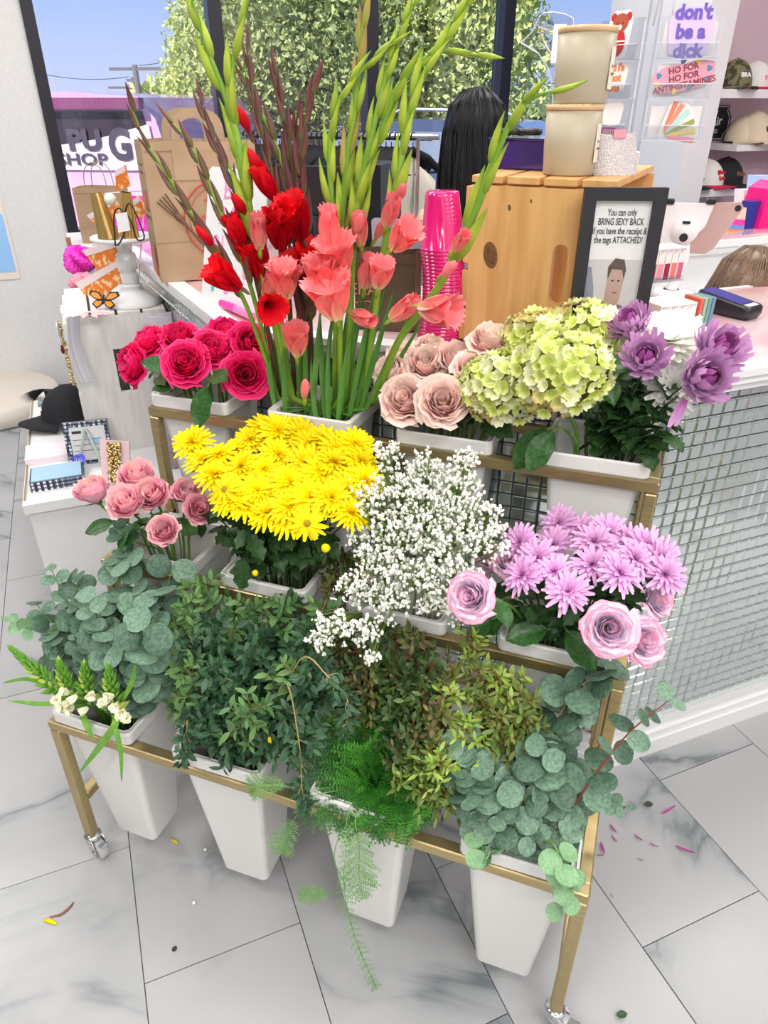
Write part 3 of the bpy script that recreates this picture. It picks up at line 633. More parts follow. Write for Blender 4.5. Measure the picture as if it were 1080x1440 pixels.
for px, py, Y, s, lean, lab in ((553, 527, 1.27, .082, (-.4, 0, .1), 'cream blush rose furthest left of its bunch'), (571, 564, 1.20, .092, (-.2, -.3, 0), 'large blush rose at front left above the rim'), (622, 566, 1.19, .092, (.15, -.35, 0), 'large blush rose at front right with spread outer petals'), (597, 513, 1.29, .082, (0, 0, .3), 'blush rose in the second row, middle'), (641, 507, 1.31, .085, (.1, .1, .3), 'blush rose with crumpled petals, second row right'), (664, 522, 1.25, .075, (.3, -.1, .1), 'blush rose touching the green hydrangea'), (569, 502, 1.34, .075, (-.2, .3, .4), 'faded blush rose at the back left'), (689, 483, 1.30, .085, (.1, .2, .5), 'topmost blush rose against the wooden crate'), (606, 492, 1.36, .07, (0, .3, .4), 'small faded blush rose at the back')):
    p = P(px, py, Y); rose('blush_rose', KB, p, face(p, .55, .08, lean), s * 1.13, (2, 2), lab, G3, 0)
G4 = 'lavender roses among the lilac mums'
for px, py, Y, s, lean, lab in ((663, 838, .84, .088, (-.35, -.35, -.1), 'lavender rose leaning out at the left of the lilac mums'), (716, 792, 1.03, .075, (-.2, .1, .3), 'lavender rose half hidden behind the lilac mums'), (857, 883, .90, .096, (.1, -.45, .05), 'largest open lavender rose with pink-edged petals'), (903, 900, .92, .086, (.55, -.3, .1), 'lavender rose with pink frilled petals right of the largest'), (922, 842, 1.02, .076, (.7, .1, -.1), 'pink-backed lavender rose at far right'), (690, 786, 1.06, .07, (-.4, .2, .2), 'dusky lavender rose against the baby\'s breath')):
    p = P(px, py, Y); rose('lavender_rose', KL, p, face(p, .7, .05, lean), s * .86, (1, 3), lab, G4, 1)
def loose_leaf(parent, px, py, Y, d, s, me=None, up=(0, -.5, .7)): return inst('leaf', me or rose_leaf_me, parent, leafM(P(px, py, Y), d, s, up, 0))
def leafy(name, label, cat, rc, leaves, me=None, group=None, stem_m=None):
    p0 = P(*leaves[0][:3]); t = thing(name, label, cat, bk(*rc), group=group)
    for px, py, Y, d, s in leaves:
        loose_leaf(t, px, py, Y, d, s, me); c = stemcurve(*rc, P(px, py, Y), d, 8); mb = MB(); mb.tube(c, .0018, 5); part('stem', mb, stem_m or STEM, t, True)
    return t
leafy('rose_leaf_stem', 'large glossy rose leaves hanging over the rim below the fuchsia roses', 'leaves', (2, 0), [(292, 545, 1.18, (-.1, -.55, -.75), .085), (300, 528, 1.2, (.6, -.5, .2), .07), (245, 520, 1.19, (-.8, -.3, .3), .07), (255, 540, 1.19, (-.7, -.5, .0), .06), (225, 528, 1.2, (.5, -.6, .1), .06)])
leafy('rose_leaf_stem', 'glossy rose leaves at the rim below the lavender roses', 'leaves', (1, 3), [(800, 890, .95, (.5, -.6, -.1), .075), (768, 886, .96, (-.7, -.5, .0), .07), (705, 858, 1.0, (-.3, -.5, -.5), .06), (690, 872, .98, (-.5, -.6, -.3), .055), (750, 862, 1.0, (-.4, -.6, .2), .06)])
leafy('rose_leaf_stem', 'dark rose leaves below the pink roses', 'leaves', (1, 0), [(160, 735, .98, (-.6, -.5, -.1), .06), (185, 745, .97, (.2, -.7, -.1), .06), (255, 735, 1.0, (.7, -.4, .1), .06), (210, 730, 1.0, (.1, -.6, .2), .06)])
# ------------------------------------------------------------------ composite blooms
def ray_petal(L, Wd, lift, curl, z0=0, r0=.0):
    mb = MB()
    def f(u, v):
        x = u * 2 - 1; w = Wd / 2 * math.sin(PI * (.12 + .80 * v)) ** .6; rr = r0 + L * v * math.cos(lift) ; zz = z0 + L * v * math.sin(lift) - curl * L * v * v + .18 * Wd * abs(x)
        return Vector((rr, x * w, zz))
    mb.grid(f, 2, 4); return mb
def mum_mesh(name, m, layers, seed=0, heart=None):
    rg_ = random.Random(seed); out = MB()
    for n, L, Wd, lift, curl, z0, r0 in layers:
        for i in range(n):
            a = (i + rg_.uniform(-.3, .3)) * 2 * PI / n
            pm = ray_petal(L * rg_.uniform(.88, 1.1), Wd, lift + rg_.uniform(-.14, .14), curl * rg_.uniform(.6, 1.4), z0, r0)
            out.put(pm, Matrix.Rotation(a, 4, 'Z'))
    return out.mesh(name, m)
YEL = mat('yellow_petal', (.9, .7, .0), .55, ramp=[(0, (.92, .60, .0)), (.3, (.98, .74, .0)), (1, (1, .84, .003))], spec=.25)
ymum = [mum_mesh('bloom', YEL, [(22, .5, .10, .05, .22, 0, .02), (20, .44, .10, .28, .22, .01, .02), (17, .36, .09, .55, .22, .02, .01), (13, .26, .08, .9, .15, .02, .01), (9, .16, .06, 1.25, 0, .02, 0)], s) for s in (1, 2, 3)]
ydaisy = mum_mesh('bloom', YEL, [(15, .5, .12, -.1, .2, 0, .03), (12, .44, .11, .12, .25, .01, .03)], 5)
heart_mb = MB(); heart_mb.lathe([(0, .07), (.05, .065), (.09, .04), (.11, 0), (0, -.03)], 12); YH = mat('golden_disc', (.75, .50, .01), .8, col2=(.55, .38, .01), scale=300, bump=1)
heart_me = heart_mb.mesh('disc', YH)
GY = 'yellow daisy mums on the middle shelf'
def mum(name, me, p, d, size, rc, label, group, m_stem=STEMD, leaves=1, disc=None, leafme=None):
    t = thing(name, label, 'flower', bk(*rc), group=group); p = Vector(p); d = Vector(d).normalized(); M = dirM(p, d, uni(0, 6), size)
    inst('bloom', me, t, M)
    if disc: inst('disc', disc, t, M)
    c = stemcurve(*rc, p - d * size * .02, d); s = MB(); s.tube(c, .0018, 5); part('stem', s, m_stem, t, True)
    for i in range(leaves):
        q = c[random.choice([-3, -4, -5, -6, -7])]; dd = Vector((uni(-1, 1), uni(-1, .2), uni(-.3, .5))).normalized(); inst('leaf', leafme or mum_leaf_me, t, leafM(q, dd, uni(.04, .06)))
    return t
ys = [(270, 622, 1.08), (308, 640, 1.05), (352, 618, 1.12), (392, 606, 1.14), (340, 655, 1.04), (302, 668, 1.0), (392, 640, 1.08), (436, 628, 1.12), (476, 634, 1.11), (508, 650, 1.09), (452, 664, 1.05), (408, 678, 1.01), (362, 690, .98), (326, 704, .95), (378, 722, .95), (436, 700, .98), (488, 690, 1.02), (494, 722, .98), (372, 660, 1.04), (424, 610, 1.15), (332, 634, 1.09), (322, 690, .98), (288, 648, 1.04), (470, 650, 1.07), (346, 712, .95), (408, 712, .96), (514, 676, 1.05), (430, 650, 1.06), (456, 618, 1.14), (408, 730, .95), (372, 604, 1.15), (466, 700, .98), (500, 625, 1.13)]
ylab = {(270, 622): 'yellow daisy mum furthest left, clear of the mass', (392, 606): 'yellow daisy mum at the top of the mass below the gladioli bucket', (378, 722): 'yellow daisy mum at the bottom front of the mass', (326, 704): 'yellow daisy mum with a brown disc, lower left of the mass', (494, 722): 'yellow daisy mum tangled in the baby\'s breath', (514, 676): 'yellow daisy mum furthest right against the baby\'s breath'}
yl2 = placed([q_[:2] for q_ in ys], 'yellow daisy mum', ['top row of the mass', 'upper middle row', 'lower middle row', 'lowest row of the mass'])
for i, (px, py, Y) in enumerate(ys):
    p = P(px, py, Y); mum('yellow_mum', ymum[i % 3], p, face(p, .42, .22, ((px - 390) / 400, 0, 0)), uni(.074, .088), (1, 1), ylab.get((px, py), yl2[i]), GY, leaves=2)
p = P(432, 736, .93); mum('yellow_daisy', ydaisy, p, face(p, .9, .05, (.1, -.3, 0)), .066, (1, 1), 'single open yellow daisy with a flat disc below the mass', GY, disc=heart_me)
p = P(316, 688, .95); mum('yellow_daisy', ydaisy, p, face(p, .5, .1, (-.4, -.3, 0)), .066, (1, 1), 'half open yellow daisy at left under the mass', GY, disc=heart_me)
bud = MB(); bud.lathe([(0, -.5), (.3, -.42), (.5, -.1), (.46, .25), (.25, .45), (0, .5)], 12, wob=lambda a, z: 1 + .06 * math.sin(a * 9)); bud_me = bud.mesh('bud', YEL)
for px, py, Y, s, lab in ((458, 771, .93, .016, 'round yellow bud on a brown twig by the rim'), (359, 806, .91, .012, 'small yellow bud hanging at the front of the rim')):
    p = P(px, py, Y); mum('yellow_bud', bud_me, p, (0, -.5, 1), s, (1, 1), lab, None, leaves=0)
# mass of dark mum foliage below the yellow flowers
def foliage(name, label, rc, pts, n, s0, s1, me, m_stem, r=.03, down=.1, group=None):
    t = thing(name, label, 'leaves', bk(*rc), group=group)
    for px, py, Y in pts:
        p = P(px, py, Y); c = stemcurve(*rc, p, None, 9); mb = MB(); mb.tube(c, .0017, 5); part('stem', mb, m_stem, t, True)
        for i in range(n):
            q = c[random.randint(3, len(c) - 1)] + rdir() * .008; dd = Vector((uni(-1, 1), uni(-1, .3), uni(-.5, .6))).normalized(); inst('leaf', me, t, leafM(q, dd, uni(s0, s1)))
    return t
foliage('mum_foliage', 'dark green lobed mum leaves below the yellow daisies', (1, 1), [(330, 735, .97), (350, 745, .95), (380, 745, .96), (400, 750, .97), (425, 755, .96), (440, 760, .98), (460, 750, 1.0), (300, 720, 1.0), (365, 725, 1.0), (318, 745, .96), (415, 735, 1.02)], 9, .04, .06, mum_leaf_me, STEMD)
t = thing('mum_leaf', 'single lobed leaf hanging over the rim of the yellow daisy bucket', 'leaf', P(340, 770, .95)); inst('leaf', mum_leaf_me, t, leafM(P(345, 785, .945), (-.1, -.4, -.9), .065, (0, -1, .3), 0))
# lilac mums
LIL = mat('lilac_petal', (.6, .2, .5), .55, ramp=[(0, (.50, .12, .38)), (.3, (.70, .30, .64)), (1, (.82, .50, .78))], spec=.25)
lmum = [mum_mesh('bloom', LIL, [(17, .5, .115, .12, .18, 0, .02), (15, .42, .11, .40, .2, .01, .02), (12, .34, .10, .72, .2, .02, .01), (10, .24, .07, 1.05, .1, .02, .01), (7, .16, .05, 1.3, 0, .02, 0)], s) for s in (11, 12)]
GL_ = 'lilac mums in the middle right bucket'
ll = {(786, 736): 'lilac mum standing highest of its bunch', (779, 804): 'lilac mum facing forward at the centre front', (799, 832): 'lilac mum lowest at the front', (735, 809): 'lilac mum at lower left beside the lavender rose', (731, 763): 'lilac mum at upper left against the baby\'s breath', (935, 808): 'lilac mum furthest right over the pink-backed rose'}
LM_ = ((786, 736, 1.10), (731, 763, 1.04), (779, 766, 1.06), (836, 762, 1.03), (856, 748, 1.08), (779, 804, .97), (735, 809, .96), (799, 832, .93), (833, 794, .98), (893, 786, .99), (872, 806, .96), (927, 785, 1.02), (935, 808, .99), (884, 762, 1.07), (815, 748, 1.10), (757, 785, 1.0), (908, 770, 1.05), (850, 780, 1.02))
ll2 = placed([q_[:2] for q_ in LM_], 'lilac mum', ['back row of its bunch', 'middle row of its bunch', 'front row of its bunch'])
for i, (px, py, Y) in enumerate(LM_):
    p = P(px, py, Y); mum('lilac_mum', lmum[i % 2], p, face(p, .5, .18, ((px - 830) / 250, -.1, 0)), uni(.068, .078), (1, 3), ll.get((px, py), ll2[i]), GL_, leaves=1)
foliage('mum_foliage', 'dark leaves and stems below the lilac mums', (1, 3), [(760, 850, .97), (785, 855, .96), (820, 850, .97), (850, 830, 1.0), (880, 830, 1.0), (740, 850, .98), (800, 870, .96)], 6, .035, .05, mum_leaf_me, STEM)
# purple football mums and a white one
FOO = mat('purple_petal', (.5, .15, .4), .55, ramp=[(0, (.62, .42, .62)), (.6, (.66, .36, .64)), (.82, (.30, .05, .26)), (1, (.44, .12, .38))], spec=.25)
def incurved(name, m, seed, tight=1.0):
    rg_ = random.Random(seed); out = MB()
    for n, L, a0, a1 in ((20, .55, -.25, 1.0), (19, .52, .05, 1.15), (17, .48, .3, 1.35), (15, .42, .55, 1.6), (12, .32, .8, 1.9), (9, .22, 1.0, 2.1)):
        for i in range(n):
            a = (i + rg_.uniform(-.3, .3)) * 2 * PI / n; mb = MB(); Lr = L * rg_.uniform(.9, 1.1); b1 = a1 * tight + rg_.uniform(-.2, .2)
            def f(u, v, Lr=Lr, b1=b1):
                x = u * 2 - 1; ang = a0 + (b1 - a0) * v; r = .02 + Lr * v * math.cos((a0 + ang) / 2); z = Lr * v * math.sin((a0 + ang) / 2) * 1.05; w = .066 * math.sin(PI * (.15 + .72 * v)) ** .6
                return Vector((r, x * w, z + .02 * abs(x)))
            mb.grid(f, 2, 5); mb.uv = [(x, y * .62 if n > 15 else .82 + .18 * y) for x, y in mb.uv] if m is FOO else mb.uv; out.put(mb, Matrix.Rotation(a, 4, 'Z'))
    return out.mesh(name, m)
FOO = mat('purple_petal', (.5, .15, .4), .55, ramp=[(0, (.66, .46, .66)), (.55, (.68, .40, .68)), (.82, (.58, .26, .56)), (1, (.50, .17, .46))], spec=.25)
WHI = mat('white_petal', (.85, .85, .75), .55, ramp=[(0, (.72, .74, .35)), (.25, (.86, .87, .78)), (1, (.90, .90, .86))], spec=.25)
foot = [incurved('bloom', FOO, 3, 1.5), incurved('bloom', FOO, 4, 1.25)]
spid = incurved('bloom', WHI, 6, .45)
for px, py, Y, s, lean, me, lab in ((892, 462, 1.30, .075, (-.5, .2, .2), foot[1], 'half-open purple football mum, highest of its bunch'), (909, 506, 1.22, .080, (-.1, -.3, .1), foot[0], 'round purple football mum in the middle'), (982, 533, 1.18, .088, (.6, -.4, .0), foot[0], 'purple football mum with dangling petals, lowest right'), (1003, 498, 1.24, .088, (.5, 0, .2), foot[1], 'purple football mum furthest right'), (940, 478, 1.30, .098, (0, .1, .3), spid, 'shaggy white chrysanthemum behind the purple ones'), (948, 545, 1.25, .08, (.1, -.2, -.1), spid, 'second white chrysanthemum below, mostly hidden')):
    p = P(px, py, Y); mum('football_mum', me, p, face(p, .6, .03, lean), s * 1.1, (2, 3), lab, None, STEMD, 3)
t = thing('drooping_petals', 'two lilac petals dangling from the lowest right football mum', 'petals', P(955, 575, 1.17))
for a, b in (((962, 560), (940, 602)), ((965, 562), (950, 600))):
    A_, B_ = P(*a, 1.17), P(*b, 1.165); inst('petal', ray_petal(1, .22, 0, .1).mesh('petal', LIL), t, quadM(A_, B_ - A_, (1, 0, .2)) @ Matrix.Scale((B_ - A_).length, 4))
foliage('mum_foliage', 'dark lobed mum leaves filling the bucket at the top right', (2, 3), [(850, 560, 1.25), (870, 575, 1.24), (890, 570, 1.26), (905, 560, 1.25), (925, 590, 1.22), (935, 610, 1.2), (880, 600, 1.22), (860, 600, 1.23), (915, 610, 1.2), (895, 540, 1.28), (925, 560, 1.26)], 9, .04, .055, mum_leaf_me, STEMD)
# ------------------------------------------------------------------ hydrangeas: each floret is four petals
def floret_mb():
    mb = MB()
    for i in range(4):
        def f(u, v):
            x = u * 2 - 1; return Vector((x * .30 * math.sin(PI * (.1 + .75 * v)) ** .6, .03 + .46 * v, .22 * v * v + .10 * x * x + .02 * math.sin(9 * x)))
        p = MB(); p.grid(f, 2, 3); mb.put(p, Matrix.Rotation(i * PI / 2 + .1, 4, 'Z'))
    mb.lathe([(0, .07), (.04, .05), (.05, .02)], 6); return mb
HY = [mat('hydrangea_lime', (.66, .74, .18), .6, ramp=[(0, (.50, .62, .08)), (.5, (.68, .76, .20)), (1, (.80, .84, .36))]), mat('hydrangea_cream', (.8, .8, .5), .6, ramp=[(0, (.62, .70, .20)), (.4, (.82, .84, .50)), (1, (.90, .90, .66))]), mat('hydrangea_browned', (.7, .6, .3), .6, ramp=[(0, (.50, .55, .12)), (.6, (.72, .66, .26)), (1, (.50, .32, .10))])]
flo = [floret_mb().mesh('floret', m) for m in HY]
def hydrangea(px, py, Y, r, rc, lab, brown=(0, 0, -1), n=170):
    p = P(px, py, Y); t = thing('hydrangea', lab, 'flower', bk(*rc), group='green hydrangea heads')
    hb = MB(); hb.lathe([(0, -r * .5), (r * .5, -r * .42), (r * .8, 0), (r * .6, r * .5), (0, r * .75)], 12, p); hd = part('head', hb, mat('hydrangea_core', (.30, .36, .08), .8), t, True)
    br_ = Vector(brown).normalized()
    for i in range(n):
        z = 1 - 1.75 * (i + .5) / n; a = i * 2.39996; rr = math.sqrt(1 - z * z); d = Vector((rr * math.cos(a), rr * math.sin(a), z))
        q = p + Vector((d.x, d.y, d.z * .85)) * r * uni(.84, 1.08); k_ = 2 if d.dot(br_) > uni(.62, 1.1) else (1 if rnd() < .40 else 0)
        inst('floret', flo[k_], t, dirM(q, d + rdir() * .45, uni(0, 6), uni(.022, .032)))
    c = stemcurve(*rc, p - Vector((0, 0, r * .4))); mb = MB(); mb.tube(c, .004, 6); part('stem', mb, STEM, t, True); return t
hydrangea(708, 545, 1.22, .072, (2, 2), 'lime green hydrangea head at left, browned along its lower edge', (-.6, -.5, -.7))
hydrangea(788, 525, 1.20, .080, (2, 3), 'largest lime green hydrangea head in the middle', (-.5, -.6, -.8), 200)
hydrangea(822, 474, 1.33, .068, (2, 3), 'cream green hydrangea head behind against the framed sign', (-1, 0, .8), 130)
hydrangea(752, 482, 1.31, .062, (2, 2), 'hydrangea head at the back with brown speckled florets', (-.3, -.2, 1), 120)
leafy('hydrangea_leaf_stem', 'large hydrangea leaves drooping over the gold top rail', 'leaves', (2, 3), [(768, 605, 1.19, (-.55, -.35, -.75), .09), (778, 608, 1.18, (-.35, -.45, -.6), .08), (843, 510, 1.22, (.6, -.3, .1), .06), (850, 525, 1.22, (.3, -.5, -.4), .06)])
leafy('hydrangea_leaf_stem', 'dark serrated leaves under the left hydrangea head', 'leaves', (2, 2), [(665, 590, 1.23, (-.5, -.6, .1), .07), (680, 596, 1.22, (.7, -.5, .1), .07), (650, 580, 1.25, (.2, -.7, .1), .06)], mum_leaf_me)
# ------------------------------------------------------------------ gladioli
def bud_mesh(m, w=.115, bend=.12):
    mb = MB(); prof = [(.02, 0), (w * .8, .12), (w, .32), (w * .75, .6), (w * .35, .85), (.008, 1)]; n = 8; vs_ = []; uv = []
    for r, z in prof:
        for j in range(n):
            a = 2 * PI * j / n; vs_.append((r * math.cos(a) * (1.0), r * math.sin(a) * .7 + bend * z * z - bend * z, z)); uv.append((j / n, z))
    fs = [(i * n + j, i * n + (j + 1) % n, (i + 1) * n + (j + 1) % n, (i + 1) * n + j) for i in range(5) for j in range(n)]
    mb.add(vs_, fs, uv); return mb.mesh('bud', m)
BG = mat('gladiolus_bud_green', (.3, .5, .1), .45, ramp=[(0, (.22, .36, .03)), (.6, (.46, .58, .06)), (1, (.26, .42, .04))], spec=.4)
BR = mat('gladiolus_bud_bronze', (.3, .5, .1), .45, ramp=[(0, (.34, .42, .06)), (.55, (.48, .36, .09)), (1, (.40, .20, .09))], spec=.4)
BP = mat('gladiolus_bud_purple', (.1, .05, .06), .45, ramp=[(0, (.22, .20, .08)), (.35, (.19, .065, .065)), (1, (.15, .045, .06))], spec=.4)
BPG = mat('gladiolus_bud_purple_green', (.1, .05, .06), .45, ramp=[(0, (.18, .20, .06)), (.4, (.20, .10, .07)), (1, (.16, .045, .055))], spec=.4)
GS = mat('gladiolus_stem', (.16, .33, .03), .4, col2=(.24, .42, .05), scale=10, spec=.5); GSP = mat('gladiolus_stem_purple', (.09, .045, .035), .45, col2=(.10, .12, .04), scale=14)
budm = {'g': bud_mesh(BG), 'b': bud_mesh(BR), 'p': bud_mesh(BP), 'q': bud_mesh(BPG)}
COR = mat('coral_petal', (.9, .2, .2), .5, ramp=[(0, (.85, .72, .45)), (.25, (.97, .36, .34)), (.7, (.98, .20, .22)), (1, (.98, .30, .32))], spec=.25)
RED = mat('scarlet_petal', (.7, .01, .01), .5, ramp=[(0, (.45, .0, .02)), (.45, (.60, .0, .012)), (1, (.88, .006, .014))], spec=.3)
def trumpet(m, open_, n=6, seed=0):
    mb = MB(); rg_ = random.Random(seed)
    for i in range(n):
        rot = i * 2 * PI / n; ph = rg_.uniform(0, 6); ol = open_ * (1.0 if i % 2 else .85)
        def f(u, v):
            x = u * 2 - 1; w = (.08 + .30 * math.sin(PI * min(1, .06 + .86 * v)) ** .9 * (.55 + ol * .42)); r = .05 + ol * .50 * max(0, v - .15) ** 1.5
            z = 1.15 * v - .40 * ol * max(0, v - .55) ** 1.3 * 1.6 + .03 * math.sin(7 * x + ph) * v; y = x * w
            rr = r + .05 * x * x * -1 + .055 * math.sin(9 * x + ph) * v * v
            return Vector((rr + .08 * v, y * (1 if v < .9 else .96), z))
        p = MB(); p.grid(f, 5, 6); mb.put(p, Matrix.Rotation(rot, 4, 'Z'))
    return mb.mesh('flower', m)
TR = {('c', 0): trumpet(COR, .22, 5, 1), ('c', 1): trumpet(COR, .78, 6, 2), ('c', 2): trumpet(COR, 1.12, 6, 3), ('r', 0): trumpet(RED, .35, 5, 4), ('r', 1): trumpet(RED, .75, 6, 5), ('r', 2): trumpet(RED, .98, 6, 6)}
tube_bud = MB(); tube_bud.lathe([(0, 0), (.10, .06), (.17, .35), (.19, .6), (.13, .85), (.03, 1.0)], 8, wob=lambda a, z: 1 + .18 * math.sin(3 * a + 5 * z)); TBC = tube_bud.mesh('flower_bud', COR); TBR = tube_bud.mesh('flower_bud', RED)
def glad(label, pts, kind, flowers=(), b0=.35, bl=.060, step=.028, r=.0052, grp=None, blade=True):
    w = [P(*p) for p in pts]; path = spline(w, 6); rc = (2, 1); base = bk(*rc); last = path[-1]
    t = thing('gladiolus', label, 'flower', base, group=grp or 'gladioli in the top row bucket'); full = path + [mouth(*rc, last), base]
    n = len(full); mb = MB(); mb.tube(full, [r * (.28 + .72 * min(1, i / (n * .45))) for i in range(n)], 7); part('stem', mb, GSP if kind in 'p' else GS, t, True)
    L = 0; tot = sum((path[i + 1] - path[i]).length for i in range(len(path) - 1)); nxt = .0; side = 1
    for i in range(len(path) - 1):
        L += (path[i + 1] - path[i]).length
        if L > tot * b0: break
        if L >= nxt:
            d = (path[i] - path[i + 1]).normalized(); k_ = L / (tot * b0); s = bl * 1.3 * (.55 + .6 * k_) * uni(.9, 1.1)
            sd = Vector((1, 0, 0)) * side + Vector((0, uni(-.5, .2), 0)); kk = kind
            if kind == 'm': kk = 'b' if rnd() < .5 else 'g'
            inst('bud', budm[kk], t, dirM(path[i + 1] + sd * .003, d + sd * (.06 + .11 * k_), uni(0, 6), s)); side = -side; nxt = L + step * (.75 + .5 * k_)
    for f in flowers:
        col, op, a, b, Y, s = f; A_ = P(*a, Y + .01); B_ = P(*b, Y - .01); d = (B_ - A_)
        me = TR[(col, op)] if op >= 0 else (TBC if col == 'c' else TBR); inst('flower' if op >= 0 else 'flower_bud', me, t, dirM(A_, d, uni(0, 6), s))
        inst('sheath', budm['g' if col == 'c' else ('p' if kind == 'p' else 'q')], t, dirM(A_ - d.normalized() * .022, d, uni(0, 6), .045))
    return t
glad('coral gladiolus at left with a thick green stem rising to the top edge', [(268, -8, 1.20), (283, 45, 1.21), (300, 92, 1.21), (322, 150, 1.22), (338, 215, 1.22), (352, 300, 1.22), (368, 370, 1.23), (392, 470, 1.24), (412, 560, 1.26)], 'g', [('c', 1, (402, 420), (396, 368), 1.17, .07), ('c', 0, (365, 350), (362, 300), 1.19, .06), ('c', -1, (428, 560), (430, 520), 1.18, .05)], b0=.62, r=.0068, step=.05, bl=.085)
glad('gladiolus with bright green stem and no open bloom, twin of the left coral one', [(352, -12, 1.22), (338, 40, 1.22), (327, 95, 1.22), (326, 160, 1.22), (334, 215, 1.22), (352, 300, 1.22), (362, 360, 1.22), (385, 450, 1.24), (404, 560, 1.26)], 'g', [('c', 0, (374, 420), (385, 385), 1.2, .06)], b0=.6, r=.0062, step=.05, bl=.08)
glad('gladiolus spike of purple-brown buds leaning furthest left over the paper bag', [(184, 148, 1.12), (205, 200, 1.14), (235, 245, 1.15), (262, 290, 1.16), (285, 325, 1.17), (312, 365, 1.19), (342, 420, 1.2), (365, 480, 1.23), (392, 560, 1.26)], 'q', [('r', -1, (300, 345), (276, 318), 1.16, .045), ('r', 1, (338, 405), (314, 388), 1.16, .07)], b0=.62, bl=.055, r=.0045)
glad('gladiolus spike with purple-green buds, second from the left', [(238, 168, 1.2), (262, 195, 1.2), (285, 238, 1.2), (305, 285, 1.2), (325, 330, 1.2), (345, 380, 1.21), (365, 450, 1.23), (390, 560, 1.27)], 'q', [('r', 0, (342, 350), (322, 300), 1.2, .06), ('r', 2, (372, 425), (378, 430), 1.13, .060)], b0=.6, bl=.055, r=.0045)
glad('gladiolus spike with long dark sheaths and red buds, third from the left', [(281, 140, 1.22), (296, 185, 1.22), (315, 232, 1.22), (332, 275, 1.22), (345, 330, 1.22), (362, 400, 1.23), (380, 480, 1.25), (396, 560, 1.28)], 'p', [('r', 0, (380, 320), (398, 296), 1.2, .065), ('r', -1, (345, 300), (335, 285), 1.2, .05)], b0=.6, bl=.06, r=.005)
glad('gladiolus with scarlet blooms down its side and a curved purple stem', [(346, 60, 1.27), (352, 110, 1.27), (362, 160, 1.27), (376, 215, 1.27), (388, 270, 1.27), (398, 330, 1.27), (405, 400, 1.27), (410, 480, 1.28), (415, 560, 1.29)], 'p', [('r', -1, (350, 186), (335, 155), 1.24, .05), ('r', -1, (368, 250), (350, 212), 1.23, .055), ('r', 0, (388, 280), (370, 250), 1.23, .06), ('r', 1, (395, 350), (392, 300), 1.22, .075), ('r', 1, (368, 392), (352, 340), 1.22, .08), ('r', 0, (408, 330), (412, 280), 1.24, .06)], b0=.45, bl=.05)
glad('gladiolus with scarlet blooms in the middle of the dark spikes', [(336, 92, 1.30), (358, 140, 1.3), (382, 190, 1.3), (402, 245, 1.3), (412, 300, 1.3), (418, 370, 1.3), (424, 450, 1.3), (428, 560, 1.30)], 'q', [('r', 1, (425, 335), (412, 300), 1.24, .08), ('r', 1, (430, 400), (440, 350), 1.26, .085), ('r', 0, (445, 390), (452, 352), 1.26, .07), ('r', 2, (424, 400), (420, 380), 1.25, .07)], b0=.5, bl=.06)
glad('dark purple gladiolus spike rising straight left of the coral ones', [(386, 98, 1.3), (395, 140, 1.3), (406, 190, 1.3), (412, 245, 1.3), (417, 300, 1.3), (424, 360, 1.29), (430, 440, 1.29), (436, 560, 1.3)], 'p', [], b0=.8, bl=.07)
glad('dark purple gladiolus spike with forked tip in front of the hangers', [(440, 124, 1.28), (430, 165, 1.28), (424, 215, 1.28), (426, 265, 1.28), (430, 320, 1.28), (432, 380, 1.28), (436, 450, 1.28), (440, 560, 1.29)], 'p', [], b0=.8, bl=.07)
glad('purple-brown gladiolus spike between the scarlet and the coral ones', [(418, 158, 1.31), (416, 210, 1.31), (419, 260, 1.31), (415, 320, 1.31), (420, 400, 1.3), (428, 480, 1.3), (434, 560, 1.31)], 'p', [], b0=.8, bl=.062)
glad('tall coral gladiolus with green and bronze buds, reaching the top edge right of centre', [(519, -30, 1.24), (511, 30, 1.24), (505, 90, 1.24), (500, 150, 1.24), (490, 210, 1.24), (484, 270, 1.24), (480, 330, 1.24), (474, 420, 1.25), (470, 560, 1.27)], 'm', [('c', 2, (482, 390), (470, 345), 1.19, .078), ('c', 0, (466, 350), (462, 305), 1.2, .07), ('c', 0, (508, 345), (505, 305), 1.22, .055)], b0=.72, bl=.066, r=.006)
glad('coral gladiolus with a large pale-throated bloom at centre front', [(552, 62, 1.22), (524, 84, 1.22), (498, 112, 1.22), (474, 150, 1.22), (464, 210, 1.22), (466, 270, 1.22), (472, 340, 1.22), (478, 420, 1.22), (478, 560, 1.25)], 'g', [('c', 2, (474, 448), (463, 408), 1.15, .085), ('c', 1, (463, 415), (450, 372), 1.17, .075), ('c', 0, (495, 440), (515, 448), 1.18, .055)], b0=.6, bl=.06)
glad('coral gladiolus with slender green spike, second from the right', [(583, 0, 1.23), (562, 50, 1.23), (546, 95, 1.23), (532, 150, 1.23), (520, 200, 1.23), (507, 260, 1.23), (498, 320, 1.23), (492, 400, 1.24), (488, 560, 1.26)], 'g', [('c', 0, (512, 405), (520, 358), 1.2, .06), ('c', -1, (500, 330), (510, 300), 1.2, .05)], b0=.66, bl=.058, r=.0055)
glad('coral gladiolus curving out to the upper right with four half-open blooms', [(658, 4, 1.22), (632, 45, 1.22), (610, 82, 1.22), (588, 120, 1.22), (572, 175, 1.22), (563, 230, 1.22), (552, 285, 1.22), (540, 350, 1.22), (528, 430, 1.23), (512, 560, 1.26)], 'g', [('c', -1, (556, 282), (568, 262), 1.2, .045), ('c', 0, (543, 318), (552, 285), 1.2, .055), ('c', 1, (552, 350), (580, 318), 1.18, .062), ('c', 1, (532, 405), (540, 360), 1.17, .055)], b0=.55, bl=.066, r=.006)
